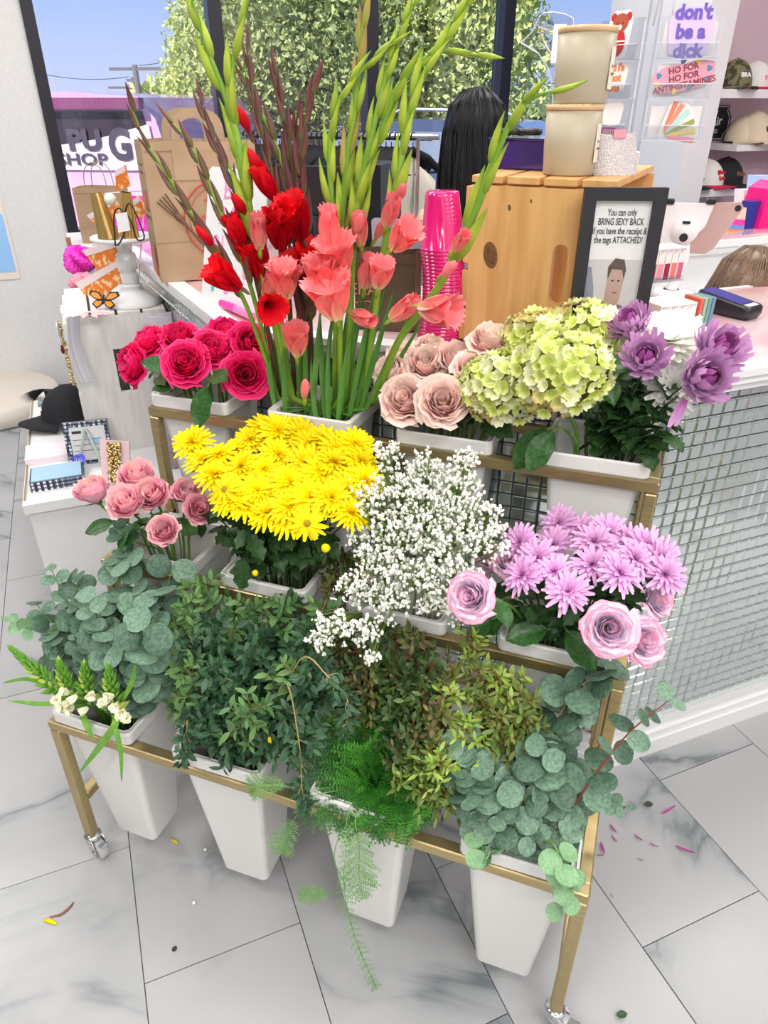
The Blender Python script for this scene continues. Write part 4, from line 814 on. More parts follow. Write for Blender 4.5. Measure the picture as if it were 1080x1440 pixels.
glad('gladiolus with a fat green bud pointing right near the top', [(672, 78, 1.25), (640, 74, 1.25), (612, 74, 1.25), (580, 98, 1.25), (556, 130, 1.25), (535, 185, 1.25), (515, 250, 1.25), (500, 330, 1.25), (494, 420, 1.26), (496, 560, 1.28)], 'g', [('c', -1, (528, 335), (548, 300), 1.24, .05)], b0=.6, bl=.062, r=.0055)
glad('gladiolus with a thick stem arching far right in front of the cups', [(776, 128, 1.10), (745, 140, 1.11), (722, 165, 1.12), (703, 205, 1.13), (687, 245, 1.14), (670, 292, 1.15), (648, 340, 1.16), (622, 395, 1.18), (590, 440, 1.2), (558, 485, 1.22), (530, 560, 1.25)], 'g', [('c', 0, (638, 352), (652, 332), 1.13, .042), ('c', -1, (622, 388), (640, 370), 1.13, .045), ('c', 1, (590, 432), (645, 440), 1.12, .072), ('c', 0, (550, 448), (580, 425), 1.14, .062)], b0=.5, bl=.07, step=.05, r=.0068)
glad('low coral gladiolus with frilled blooms at left of the bunch', [(362, 330, 1.23), (372, 372, 1.23), (385, 420, 1.23), (398, 470, 1.24), (408, 560, 1.26)], 'g', [('c', 1, (418, 500), (415, 455), 1.17, .065), ('c', 1, (395, 420), (405, 362), 1.18, .07)], b0=.2, bl=.05)
BLADE = mat('gladiolus_blade_green', (.06, .19, .03), .4, col2=(.11, .28, .04), scale=9, stretch=(1, 1, .2), spec=.5)
def blade(px0, py0, px1, py1, Y, w=.012, m=None):
    A_, B_ = P(px0, py0, Y), P(px1, py1, Y + .01); mb = MB(); d = B_ - A_; sd = Vector((1, .3, 0)).normalized()
    def f(u, v):
        x = u * 2 - 1; return A_ + d * v + sd * (x * w / 2 * (1 - v ** 3) * (.7 + .3 * math.sin(PI * v))) + Vector((0, -.003 * abs(x) + .02 * v * v, 0))
    mb.grid(f, 2, 6); return mb
t = thing('gladiolus_leaves', 'upright sword-shaped green leaves at the foot of the gladioli', 'leaves', bk(2, 1))
for a in ((388, 575, 365, 455, 1.23), (402, 580, 395, 470, 1.22), (440, 590, 448, 415, 1.21), (452, 585, 470, 400, 1.25), (458, 590, 445, 430, 1.22), (470, 585, 498, 360, 1.26), (480, 580, 515, 385, 1.25), (492, 585, 530, 375, 1.24), (500, 580, 545, 380, 1.25), (508, 575, 556, 390, 1.24), (515, 575, 585, 420, 1.23), (425, 585, 412, 430, 1.27), (432, 580, 425, 440, 1.25), (486, 570, 505, 400, 1.28), (410, 580, 380, 480, 1.26), (522, 570, 600, 440, 1.27), (463, 590, 458, 470, 1.2), (446, 592, 432, 500, 1.2), (476, 590, 488, 470, 1.21), (505, 580, 520, 430, 1.26)):
    mb = blade(*a); last = mb.v[1]; mb2 = blade(a[0], a[1], a[2], a[3], a[4]); c = Vector(mb.v[1]); mb2.tube([c, mouth(2, 1, c), bk(2, 1)], .003, 5); part('leaf', mb2, BLADE, t, True)
# ------------------------------------------------------------------ baby's breath
GYP = mat('gypsophila_white', (.92, .92, .86), .7)
GYS = mat('gypsophila_stem', (.16, .25, .06), .6)
def ico_mb(seed):
    rg_ = random.Random(seed); mb = MB(); g_ = (1 + 5 ** .5) / 2; vs_ = []
    for a in (-1, 1):
        for b in (-g_, g_): vs_ += [(0, a, b), (a, b, 0), (b, 0, a)]
    vs_ = [Vector(v).normalized() * rg_.uniform(.32, .62) for v in vs_]; L = []
    n = len(vs_); o = [Vector(v).normalized() for v in vs_]
    for i in range(n):
        for j in range(i + 1, n):
            for k_ in range(j + 1, n):
                if o[i].dot(o[j]) > .4 and o[j].dot(o[k_]) > .4 and o[i].dot(o[k_]) > .4: L.append((i, j, k_))
    fs = []
    for f in L:
        nrm = (vs_[f[1]] - vs_[f[0]]).cross(vs_[f[2]] - vs_[f[0]]); fs.append(f if nrm.dot(vs_[f[0]]) > 0 else f[::-1])
    mb.add(vs_, fs); return mb
ico = ico_mb(3)
gy = [(600, 670, 40, 1.05), (560, 690, 45, 1.02), (640, 690, 42, 1.04), (530, 720, 40, 1.0), (600, 725, 50, .99), (660, 735, 45, 1.0), (560, 765, 50, .96), (620, 775, 50, .95), (680, 770, 35, .97), (530, 800, 40, .93), (590, 820, 45, .90), (645, 820, 38, .92), (545, 850, 35, .89), (610, 855, 25, .90), (505, 760, 25, .97), (500, 830, 28, .90), (470, 885, 32, .84), (450, 905, 22, .83), (515, 890, 26, .86), (640, 860, 20, .90), (500, 690, 22, 1.03), (545, 640, 25, 1.08), (655, 655, 28, 1.08), (475, 700, 15, 1.0), (520, 925, 12, .84), (700, 745, 15, 1.0), (690, 720, 15, 1.02)]
glab = ["baby's breath spray in the thick of the white cloud", {16: "baby's breath spray hanging lowest at left over the dark foliage", 21: "baby's breath spray standing highest beside the yellow daisies", 22: "thin greenish baby's breath spray at the top right of the cloud", 8: "baby's breath spray at right against the mirror tiles", 14: "baby's breath spray brushing the yellow daisies", 24: "small baby's breath cluster dangling lowest"}]
gl2 = placed([q_[:2] for q_ in gy], "baby's breath spray", ['top tier of the white cloud', 'upper middle tier', 'lower middle tier', 'bottom tier of the cloud'])
for i, (px, py, rp_, Y) in enumerate(gy):
    c = P(px, py, Y); r = rp_ / FOC * 1.18; t = thing('gypsophila_spray', glab[1].get(i, gl2[i]), 'flower', bk(1, 2), group="baby's breath sprays in the middle row"); st = MB(); main = stemcurve(1, 2, c, None, 6); st.tube(main, .0012, 4)
    Ms = []; n = int(14 + rp_ * rp_ * .060); hub = [main[-1], main[-2], main[-3]]
    for k_ in range(n):
        d = rdir(); q = c + Vector((d.x, d.y * .8, abs(d.z) * 1.0 if rnd() < .6 else d.z)) * r * (rnd() ** .4); h = random.choice(hub); mid = h.lerp(q, .5) + rdir() * r * .12
        st.tube([h, mid, q], .0005, 3, False)
        for _ in range(random.choice((1, 1, 2, 3))): Ms.append(dirM(q + rdir() * .005, rdir(), 0, uni(.0042, .0088)))
    part('stem', st, GYS, t, False, kind='stuff'); part('blossoms', np_scatter(ico, Ms), GYP, t, False, kind='stuff')
# ------------------------------------------------------------------ eucalyptus with round leaves
def euc(label, rc, pts, n, s0, s1, leaves, m_stem, group, frac=.55, base=None, droop=0, name='eucalyptus_sprig', single=False):
    w = [P(*p) for p in pts]; b0 = base or bk(*rc)
    if len(w) == 1: c = stemcurve(*rc, w[0], None, 12)
    else: c = [b0] + spline([mouth(*rc, w[0])] + w, 6)
    t = thing(name, label, 'branch', b0, group=group); mb = MB(); m_ = len(c); mb.tube(c, [.0026 * (1 - .7 * i / m_) for i in range(m_)], 5); part('stem', mb, m_stem, t, True)
    seg = c[int(m_ * (1 - frac)):]; N = len(seg) - 1
    for i in range(n):
        f_ = i / max(1, n - 1); x = f_ * N; k_ = min(int(x), N - 1); p = seg[k_].lerp(seg[k_ + 1], x - k_); d = (seg[k_ + 1] - seg[k_]).normalized(); s = s0 + (s1 - s0) * f_
        side = d.orthogonal().normalized(); side = Matrix.Rotation(i * 1.9 + uni(-.3, .3), 3, d) @ side
        for sg in (-1, 1):
            dd = side * sg + d * uni(.1, .6) + Vector((0, 0, -.1)); up = (CAMP - p).normalized() * .8 + Vector((0, 0, .5)) + rdir() * .45
            inst('leaf', random.choice(leaves), t, leafM(p, dd, s * uni(.85, 1.15), up, uni(-.3, .3)))
    return t
A_l = [round_me[0], round_me[0], round_me[1], round_me[3]]; GE1 = 'silver eucalyptus sprigs at the front left'
E1 = ((72, 800, .86, 7, .042, .022), (52, 850, .83, 7, .045, .026), (105, 812, .87, 7, .045, .03), (130, 845, .83, 7, .048, .036), (165, 795, .9, 7, .045, .04), (180, 785, .92, 7, .045, .036), (140, 890, .80, 7, .045, .040), (200, 835, .88, 7, .05, .04), (150, 920, .77, 7, .045, .038), (215, 870, .86, 7, .05, .04), (205, 885, .79, 7, .05, .045), (205, 950, .78, 6, .05, .045), (180, 970, .77, 6, .045, .04), (240, 805, .92, 6, .045, .04), (110, 900, .80, 7, .045, .03), (75, 900, .80, 7, .04, .03), (60, 940, .80, 5, .035, .03), (235, 920, .82, 6, .045, .04), (170, 860, .90, 7, .04, .04), (95, 870, .9, 7, .04, .035), (120, 950, .8, 6, .04, .03))
E1_l = placed([q_[:2] for q_ in E1], 'silver eucalyptus sprig', ['highest row of the front left bunch', 'middle row of the front left bunch', 'lowest row of the front left bunch'])
for i, (px, py, Y, n, s0, s1) in enumerate(E1):
    euc({0: 'silver eucalyptus sprig with the highest tip at far left', 3: 'silver eucalyptus sprig with small leaves left of centre', 5: 'silver eucalyptus sprig touching the pink roses', 10: 'silver eucalyptus rosette with the largest pale leaves'}.get(i, E1_l[i]), (0, 0), [(px, py, Y)], n, s0 * 1.12, s1 * 1.12, A_l, STEM, GE1, .6)
euc('thin eucalyptus sprig with three small leaves reaching furthest left', (0, 0), [(90, 900, .82), (45, 885, .8), (14, 872, .8)], 5, .025, .018, [round_me[2]], STEM, GE1, .35)
GE4 = 'round-leaved eucalyptus sprigs at the front right'
B_l = [round_me[0], round_me[0], round_me[3], round_me[1]]
E4 = ((650, 1040, .82, 6, .04, .036), (640, 1085, .78, 7, .04, .026), (668, 1075, .79, 7, .045, .04), (655, 1125, .75, 7, .042, .032), (700, 1060, .84, 6, .045, .04), (725, 1075, .83, 7, .05, .042), (755, 1050, .86, 7, .045, .038), (765, 1060, .82, 7, .05, .04), (700, 1110, .77, 7, .05, .042), (738, 1125, .77, 7, .045, .04), (775, 1110, .80, 7, .045, .04), (690, 1150, .74, 7, .042, .034), (725, 1165, .74, 6, .04, .034), (750, 1180, .74, 6, .04, .035), (785, 1170, .76, 6, .045, .04), (800, 1130, .80, 6, .045, .04), (805, 1085, .84, 6, .045, .04), (790, 1040, .88, 6, .045, .04), (670, 1160, .74, 6, .036, .03), (800, 1190, .78, 5, .04, .035), (630, 1110, .78, 6, .036, .026))
E4_l = placed([q_[:2] for q_ in E4], 'round-leaved eucalyptus sprig', ['highest row of the front right bunch', 'middle row of the front right bunch', 'lowest row of the front right bunch'])
for i, (px, py, Y, n, s0, s1) in enumerate(E4):
    euc({0: 'round-leaved eucalyptus sprig beside the reddish myrtle', 7: 'round-leaved eucalyptus rosette facing forward', 11: 'round-leaved eucalyptus sprig over the front rim'}.get(i, E4_l[i]), (0, 3), [(px, py, Y)], n, s0 * 1.08, s1 * 1.08, B_l, TWIG, GE4, .62)
euc('tall eucalyptus sprig with large leaves reaching the lavender roses', (0, 3), [(765, 1070, .86), (785, 1010, .90), (812, 968, .92), (850, 945, .93)], 8, .055, .055, [round_me[1], round_me[0]], TWIG, GE4, .62)
euc('red-stemmed eucalyptus sprig pointing out to the right', (0, 3), [(800, 1140, .80), (840, 1085, .82), (885, 1030, .84), (940, 985, .86)], 7, .052, .030, [round_me[1], round_me[3]], REDS, GE4, .7)
euc('eucalyptus sprig hanging over the front right corner of the rack', (0, 3), [(775, 1185, .72), (792, 1215, .70), (800, 1245, .695), (790, 1275, .695)], 6, .036, .026, [round_me[2]], STEM, GE4, .6)
euc('short eucalyptus sprig hanging over the front rim', (0, 3), [(700, 1185, .73), (690, 1200, .705), (672, 1195, .70)], 3, .032, .03, [round_me[2]], STEM, GE4, .4)
euc('faded eucalyptus tip with tiny leaves hanging at the right rail', (0, 3), [(815, 1120, .82), (850, 1125, .84), (880, 1135, .86)], 5, .03, .016, [round_me[3]], STEM, GE4, .5)
euc('eucalyptus sprig behind the pink roses', (1, 0), [(185, 760, .96), (165, 745, .95)], 4, .035, .03, [round_me[1]], STEM, None, .5)
# ------------------------------------------------------------------ fine foliage
def sprig(label, rc, pts, n, L, ratio, m_leaf, m_stem, group, frac=.7, name='foliage_sprig', side=3, jit=.2, tipm=None):
    w = [P(*p) for p in pts]; b0 = bk(*rc); c = stemcurve(*rc, w[0], None, 12) if len(w) == 1 else [b0] + spline([mouth(*rc, w[0])] + w, 6)
    t = thing(name, label, 'branch', b0, group=group); st = MB(); m_ = len(c); st.tube(c, [.0018 * (1 - .6 * i / m_) for i in range(m_)], 4); Ms = []; seg = c[int(m_ * (1 - frac)):]; N = len(seg) - 1; tips = []
    for i in range(n):
        x = i / n * N; k_ = min(int(x), N - 1); p = seg[k_].lerp(seg[k_ + 1], x - k_); d = (seg[k_ + 1] - seg[k_]).normalized(); sd = Matrix.Rotation(i * 2.2, 3, d) @ d.orthogonal().normalized()
        for s_ in (-1, 1):
            q = p + (sd * s_ + d * .8).normalized() * uni(.025, .065) * (1.1 - .7 * i / n) * side / 3; st.tube([p, q], .0007, 3, False); dq = (q - p).normalized()
            for j in range(side + 1):
                r_ = p.lerp(q, (j + .6) / (side + .6)); e_ = dq.orthogonal().normalized(); e_ = Matrix.Rotation(uni(0, 6), 3, dq) @ e_
                for g_ in (-1, 1): Ms.append(leafM(r_, e_ * g_ + dq * .7 + rdir() * jit, L * uni(.7, 1.15), (CAMP - p).normalized() + rdir() * .7))
    part('stem', st, m_stem, t, False); part('leaves', np_scatter(leafcard(1, ratio, .15, .15, 3), Ms), m_leaf, t, False, kind='stuff'); return t
GP = 'fine dark eucalyptus sprigs, second front bucket'
E2 = [(250, 850, .88), (275, 830, .92), (300, 820, .94), (330, 835, .94), (355, 850, .93), (385, 845, .94), (410, 860, .92), (265, 900, .84), (300, 890, .86), (335, 900, .86), (370, 905, .86), (405, 900, .88), (435, 890, .88), (270, 950, .80), (305, 950, .80), (340, 960, .79), (375, 960, .80), (410, 950, .82), (440, 950, .82), (280, 1000, .76), (310, 1010, .75), (345, 1015, .74), (380, 1015, .75), (415, 1010, .77), (445, 1000, .79), (265, 985, .79), (300, 1050, .735), (340, 1055, .73), (385, 1050, .74), (320, 870, .9), (360, 930, .83), (430, 975, .8), (455, 930, .84), (450, 870, .90), (465, 965, .81), (420, 1050, .76), (445, 1040, .77), (240, 880, .87), (395, 930, .85), (365, 870, .90), (425, 830, .95), (245, 925, .84), (290, 1030, .74)]
E2_l = placed([q_[:2] for q_ in E2], 'fine dark eucalyptus sprig', ['top row of its bunch', 'second row of its bunch', 'third row of its bunch', 'lowest row of its bunch'])
for i, (px, py, Y) in enumerate(E2):
    hi_ = i < 7; sprig({1: 'fine eucalyptus sprig with yellow-green twigs, highest of its bunch', 26: 'fine eucalyptus sprig hanging in front of its rim', 32: 'fine eucalyptus sprig furthest left of its bunch'}.get(i, E2_l[i]), (0, 1), [(px + uni(-14, 14), py - uni(-4, 26), Y + uni(-.02, .02))], 8, .024, .42, PARV if not (hi_ or i % 4 == 1) else mat('mid_fine_leaf', (.07, .17, .05), .5, col2=(.13, .25, .07), scale=9), TWIG if i % 2 else STEMD, GP, .65)
for lab, pts in (('long fine sprig drooping from the bunch past the yellow petal', [(400, 960, .78), (420, 1040, .74), (425, 1110, .71), (430, 1140, .705)]), ('fine sprig arching right over the fern', [(420, 930, .80), (460, 950, .78), (490, 990, .77), (480, 1040, .76)]), ('fine sprig drooping at left over the front rail', [(270, 1000, .75), (262, 1040, .715), (258, 1075, .705)])): sprig(lab, (0, 1), pts, 9, .02, .42, PARV, TWIG, GP, .5, side=1)
GF = 'leafy twigs between the fern and the baby\'s breath'
E3 = [(470, 880, .92), (500, 900, .90), (530, 880, .92), (560, 880, .93), (590, 890, .92), (545, 930, .88), (580, 940, .87), (610, 930, .88), (515, 950, .86), (600, 980, .84), (560, 985, .84), (480, 930, .88), (625, 1000, .82), (590, 1030, .80), (440, 850, .96), (490, 860, .94), (520, 910, .9), (560, 930, .88), (600, 900, .92), (475, 960, .85), (460, 820, 1.0), (455, 780, 1.02)]
E3_l = placed([q_[:2] for q_ in E3], 'dark leafy twig behind the fern', ['upper row', 'middle row', 'lower row'])
for i, (px, py, Y) in enumerate(E3):
    sprig({20: 'leafy reddish twig beside the yellow daisy bucket', 21: 'leafy twig with curled brown leaf below the yellow daisies'}.get(i, E3_l[i]), (0, 2) if i < 20 else (1, 2), [(px, py, Y)], 9, .017, .45, REDG if i % 4 == 0 else mat('dark_olive_leaf', (.022, .055, .015), .5, col2=(.085, .15, .03), scale=30), REDS if i % 2 else STEMD, GF, .6)
GM = 'reddish myrtle twigs at the right of the fern'
MYR = mat('myrtle_leaf', (.09, .19, .03), .5, col2=(.20, .22, .05), scale=30)
E5 = [(660, 885, .95), (640, 930, .90), (670, 930, .90), (700, 940, .90), (715, 960, .90), (740, 975, .88), (640, 970, .86), (675, 975, .87), (700, 1000, .85), (650, 1010, .83), (620, 1040, .80), (610, 1080, .78), (625, 1070, .77), (690, 960, .92), (735, 1000, .88), (725, 945, .92), (640, 1125, .76), (600, 1110, .76)]
E5_l = placed([q_[:2] for q_ in E5], 'yellow-green myrtle twig', ['upper row by the fern', 'middle row by the fern', 'lower row by the fern'])
for i, (px, py, Y) in enumerate(E5):
    sprig({0: 'myrtle twig with the tallest yellow-green tip beside the lavender rose', 5: 'red-stemmed myrtle twig pointing right', 16: 'myrtle twig drooping beside the fern over the rail'}.get(i, E5_l[i]), (0, 2) if px < 650 else (0, 3), [(px, py, Y)], 9, .019, .36, MYR if i % 3 else YG, REDS, GM, .6)
# fern: plumes of fine needles
FERN = mat('fern_green', (.010, .085, .005), .5, col2=(.035, .20, .012), scale=40); FERNL = mat('fern_pale', (.13, .30, .08), .6, col2=(.20, .38, .12), scale=10)
def frond(label, pts, m, group, n=30, w0=.05, nl=.010, rc=(0, 2), frac=.6, tk=.0009, sp=.0046, jt=.25):
    w = [P(*p) for p in pts]; b0 = bk(*rc); c = stemcurve(*rc, w[0], None, 12) if len(w) == 1 else [b0] + spline([mouth(*rc, w[0])] + w, 7)
    t = thing('fern_frond', label, 'fern', b0, group=group); st = MB(); st.tube(c, .0009, 4); seg = c[int(len(c) * (1 - frac)):]; N = len(seg) - 1; nv_ = []; nf = []
    ndl = lambda p, d, l, wd_: (nv_.extend([p - wd_ * tk, p + wd_ * tk, p + d * l]), nf.append((len(nv_) - 3, len(nv_) - 2, len(nv_) - 1)))
    side = None
    for i in range(n):
        x = i / n * N; k_ = min(int(x), N - 1); p = seg[k_].lerp(seg[k_ + 1], x - k_); d = (seg[k_ + 1] - seg[k_]).normalized(); vw = (CAMP - p).normalized(); sd = d.cross(vw).normalized(); L = w0 * math.sin(PI * (.12 + .86 * i / n)) ** .7
        for s_ in (-1, 1):
            dq = (sd * s_ + d * .9 + rdir() * .25).normalized(); q = p + dq * L * uni(.7, 1.1); e_ = dq.cross(vw).normalized(); mth = max(2, int(L / sp))
            for j in range(mth):
                r_ = p.lerp(q, (j + .5) / mth)
                for g_ in (-1, 1): ndl(r_, (e_ * g_ + dq * .8 + rdir() * jt).normalized(), nl * (1 - .5 * j / mth) * uni(.7, 1.2), dq)
            st.tube([p, q], .0004, 3, False)
    ne = MB(); ne.add(nv_, nf); part('stem', st, m, t, False); part('needles', ne, m, t, False, kind='stuff'); return t
GN = 'bright green fern fronds in the third front bucket'
E6 = [(470, 990, .86), (500, 980, .87), (530, 990, .87), (560, 1000, .86), (590, 1020, .85), (455, 1020, .82), (490, 1020, .83), (525, 1030, .83), (560, 1040, .82), (595, 1060, .81), (440, 1060, .78), (475, 1060, .79), (510, 1070, .79), (545, 1080, .78), (580, 1090, .77), (600, 1120, .75), (430, 1100, .745), (465, 1100, .75), (500, 1110, .75), (535, 1120, .74), (570, 1130, .735), (590, 1150, .72), (450, 1130, .72), (490, 1140, .72), (530, 1150, .715), (420, 1130, .72), (510, 1165, .705), (470, 1155, .71), (550, 1165, .705), (585, 1165, .71), (445, 1145, .715), (600, 1090, .78), (560, 1150, .715)]
E6_l = placed([q_[:2] for q_ in E6], 'bright green fern frond', ['back row', 'second row', 'third row', 'front row'])
for i, (px, py, Y) in enumerate(E6):
    Y += .01; py -= 22 if py < 1075 else 0
    frond({0: 'bright fern frond at the back left of the fern', 21: 'bright fern frond over the front rail at right', 25: 'bright fern frond spreading left over the rail'}.get(i, E6_l[i]), [(px, py, Y)], FERN if i % 3 else mat('fern_mid', (.03, .18, .012), .5, col2=(.09, .34, .03), scale=40), GN, 19, .068, .010, frac=.8, tk=.0013, sp=.0062, jt=.12)
for lab, pts, n, w0, fr in (('pale fern trail hanging down in front of the third bucket to the floor', [(490, 1140, .71), (487, 1190, .69), (484, 1250, .685), (500, 1320, .68), (525, 1380, .68), (540, 1420, .675)], 34, .022, .72), ('pale fern frond hanging before the bucket', [(500, 1150, .70), (505, 1190, .69), (505, 1230, .68), (510, 1265, .68)], 26, .045, .6), ('pale fern frond pointing left below the rail', [(470, 1200, .70), (485, 1248, .685), (455, 1258, .68), (420, 1258, .68)], 16, .025, .3), ('yellow-green fern frond drooping left of its bucket', [(440, 1120, .71), (415, 1150, .70), (400, 1180, .695), (395, 1200, .69)], 18, .035, .45), ('yellow-green fern frond stretching left over the second bucket', [(430, 1110, .72), (400, 1105, .71), (365, 1105, .70), (350, 1112, .70)], 20, .03, .5)):
    frond(lab, pts, FERNL, None, n, w0, .008, frac=fr)
# ------------------------------------------------------------------ green bud spikes with cream florets (front left)
SPK = mat('spike_green', (.10, .30, .03), .5, col2=(.20, .44, .05), scale=30); CRM = mat('cream_floret', (.80, .80, .52), .6, col2=(.86, .86, .68), scale=10)
spb = bud_mesh(SPK, .2, .1); CRMf = trumpet(CRM, 1.2, 6, 9); spb2 = bud_mesh(mat('pale_bud', (.50, .62, .12), .5), .22, .1)
def spike(label, a, b, Y0, Y1, n=46, r=.026, cream=()):
    A_, B_ = P(*a, Y0), P(*b, Y1); t = thing('bud_spike', label, 'flower', bk(0, 0), group='green bud spikes at the front left'); c = [bk(0, 0), mouth(0, 0, A_)] + bez(mouth(0, 0, A_), mouth(0, 0, A_) + Vector((0, -.01, .04)), A_ - (B_ - A_) * .3, A_, 5)[1:] + [B_]; mb = MB(); mb.tube(c, .0028, 6); part('stem', mb, SPK, t, True); d = (B_ - A_)
    for i in range(n):
        f_ = i / n; p = A_ + d * f_ * .95; ang = i * 2.4; sd = Matrix.Rotation(ang, 3, d.normalized()) @ d.orthogonal().normalized(); rr = r * (1 - f_) ** .6
        inst('bud', spb if i % 5 else spb2, t, dirM(p + sd * rr * .35, sd * (1 - f_ * .7) + d.normalized() * (.8 + f_), uni(0, 6), .027 * (1 - .45 * f_)))
    for px, py in cream: inst('floret', CRMf, t, dirM(P(px, py, Y0 - .02), rdir() + Vector((0, -1, .3)), 0, .018))
    return t
spike('green bud spike leaning furthest left', (85, 975), (12, 908), .73, .70, 50, .018, [(80, 985)])
spike('green bud spike with cream florets at its foot, second from the left', (100, 985), (82, 928), .73, .73, 46, .024, [(100, 985), (92, 992), (108, 978), (97, 975), (104, 994)])
spike('green bud spike in the middle of the group', (125, 985), (118, 932), .74, .74, 46, .024, [(130, 972), (124, 995)])
spike('green bud spike at right of its group with a white bud hanging', (160, 1000), (152, 935), .73, .74, 50, .026, [(155, 985), (165, 992), (172, 1000), (160, 978), (178, 1010), (176, 1004), (150, 992)])
t = thing('strap_leaves', 'long strap leaves drooping over the front left rail', 'leaves', bk(0, 0))
for pts, w in (([(158, 1000, .74), (162, 1018, .712), (140, 1050, .70), (113, 1085, .695)], .014), ([(158, 1000, .74), (163, 1025, .71), (170, 1060, .70), (171, 1098, .695)], .009), ([(100, 985, .74), (60, 990, .73), (12, 985, .73)], .009), ([(110, 990, .74), (122, 1020, .715), (130, 1038, .712)], .012), ([(80, 970, .74), (40, 955, .74), (5, 960, .75)], .008), ([(170, 990, .74), (185, 960, .74), (190, 935, .74)], .009)):
    c = spline([P(*p) for p in pts], 5); mb = MB(); N = len(c) - 1
    def f(u, v):
        x = v * N; k_ = min(int(x), N - 1); p = c[k_].lerp(c[k_ + 1], x - k_); d = (c[k_ + 1] - c[k_]).normalized(); s_ = d.cross(CAMP - p).normalized(); return p + s_ * (u * 2 - 1) * w / 2 * math.sin(PI * (.1 + .88 * v)) ** .6 + (CAMP - p).normalized() * .0015 * (1 - abs(u * 2 - 1))
    mb.grid(f, 2, N); mb.tube([c[0], mouth(0, 0, c[0]), bk(0, 0)], .002, 4); part('leaf', mb, SPK, t, True)
# a yellow petal caught in the foliage
t = thing('fallen_petal', 'yellow petal caught in the dark foliage of the second bucket', 'petal', P(379, 1045, .70)); inst('petal', ray_petal(1, .35, 0, .2).mesh('petal', YEL), t, quadM(P(380, 1036, .70), P(377, 1055, .70) - P(380, 1036, .70), (1, 0, 0)) @ Matrix.Scale(.020, 4))
# ------------------------------------------------------------------ things on the counter
INK = mat('black_ink', (.03, .03, .04), .6); PAPER = mat('white_paper', (.84, .84, .84), .6)
def bagM(K, z=HT): return Matrix.Translation((K[0], K[1], z)) @ Matrix.Rotation(A0, 4, 'Z')
def paper_bag(name, label, K, w, d, h, m, M, handles=True, flare=1.0):
    t = thing(name, label, 'bag', M.translation); mb = MB()
    def f(u, v):                                                     # body, slightly creased
        k_ = u * 4; i = int(k_) % 4; fr = k_ - int(k_); cor = [(0, 0), (w, 0), (w, d), (0, d), (0, 0)]; a, b = cor[i], cor[i + 1]
        x = a[0] + (b[0] - a[0]) * fr; y = a[1] + (b[1] - a[1]) * fr
        s_ = 1 + (flare - 1) * v; x = w / 2 + (x - w / 2) * s_; y = d / 2 + (y - d / 2) * s_
        if i in (1, 3): x += (-.03 if i == 1 else .03) * w * 2 * math.sin(PI * fr) * v
        return M @ Vector((x, y, h * v + .002 * math.sin(u * 30)))
    mb.grid(f, 16, 6); part('body', mb, m, t, False); mb = MB(); mb.add([M @ Vector(p) for p in ((0, 0, .001), (w, 0, .001), (w, d, .001), (0, d, .001))], [(0, 1, 2, 3)]); part('base', mb, m, t)
    mb = MB(); mb.box((w / 2, -.0006, h * .30), (w, .001, .0012), M=M); part('fold', mb, m, t)
    mb = MB(); mb.box((w / 2, -.001, h - .02), (w * .98, .0015, .0015), M=M); part('fold', mb, m, t)
    if handles:
        for y in (.004, d - .004):
            c = [M @ Vector(p) for p in ((w * .30, y, h - .02), (w * .31, y, h + .03), (w * .36, y, h + .055), (w * .5, y, h + .064), (w * .64, y, h + .055), (w * .69, y, h + .03), (w * .70, y, h - .02))]; c = spline(c, 4)
            mb = MB(); n = len(c); nn = (M.to_3x3() @ Vector((0, 1, 0))).normalized()
            def g(u, v):
                x = v * (n - 1); k_ = min(int(x), n - 2); p = c[k_].lerp(c[k_ + 1], x - k_); dd = (c[k_ + 1] - c[k_]).normalized(); return p + nn.cross(dd) * 0 + dd.cross(nn) * (u - .5) * .022
            mb.grid(g, 1, n * 2); mb.grid(lambda u, v: g(u, v) + nn * .002, 1, n * 2); part('handle', mb, m, t)
            if y < .01:
                mb = MB(); mb.box((w * .5, -.0012, h - .055), (w * .5, .0015, .07), M=M); part('handle_patch', mb, m, t)
    return t
K = atz(228, 398, HT); M = bagM(K); PR = mat('faded_red_print', (.55, .07, .06), .7); PB = mat('brown_print', (.16, .09, .05), .7)
t = paper_bag('paper_bag', 'large brown kraft paper carrier bag printed with a fork and red circle', K, .29, .20, .345, KRAFT, M)
fm = M @ Matrix.Translation((0, -.0022, 0)) @ Matrix.Rotation(PI / 2, 4, 'X')        # x right, y up on the bag front
ring_ = MB(); cx_, cz_ = .175, .155
for r_ in (.092, .078):
    pts = [fm @ Vector((cx_ + r_ * math.cos(a), cz_ + r_ * math.sin(a) * 1.05, 0)) for a in [PI * 2 * i / 40 for i in range(41)]]; ring_.tube(pts, .0022 if r_ > .08 else .0010, 4)
part('red_circle_print', ring_, PR, t); text('TX', .055, fm @ Matrix.Translation((cx_ - .01, cz_ - .010, 0)), PR, t, bold=.001); text('J', .05, fm @ Matrix.Translation((cx_ + .02, cz_ - .058, 0)), PR, t, bold=.001)
mb = MB()
for i in range(7):
    a = 1.0 + i * .25; mb.tube([fm @ Vector((cx_ + .01 * math.cos(a), cz_ + .02, 0)), fm @ Vector((cx_ + .03 * math.cos(a), cz_ + .05, 0)), fm @ Vector((cx_ + .045 * math.cos(a), cz_ + .02 + .035 * math.sin(a) + .01, 0))], .0012, 4)
part('red_plume_print', mb, PR, t)
fk = MB(); a0 = Vector((.03, .215)); dirf = Vector((.62, -.78)); pr_ = Vector((.78, .62))
def fp(s, o): q = a0 + dirf * s + pr_ * o; return fm @ Vector((q.x, q.y, 0))
for o in (-.010, -.0035, .0035, .010): fk.tube([fp(0, o * 1.5), fp(.04, o), fp(.055, o * .7)], .0018, 4)
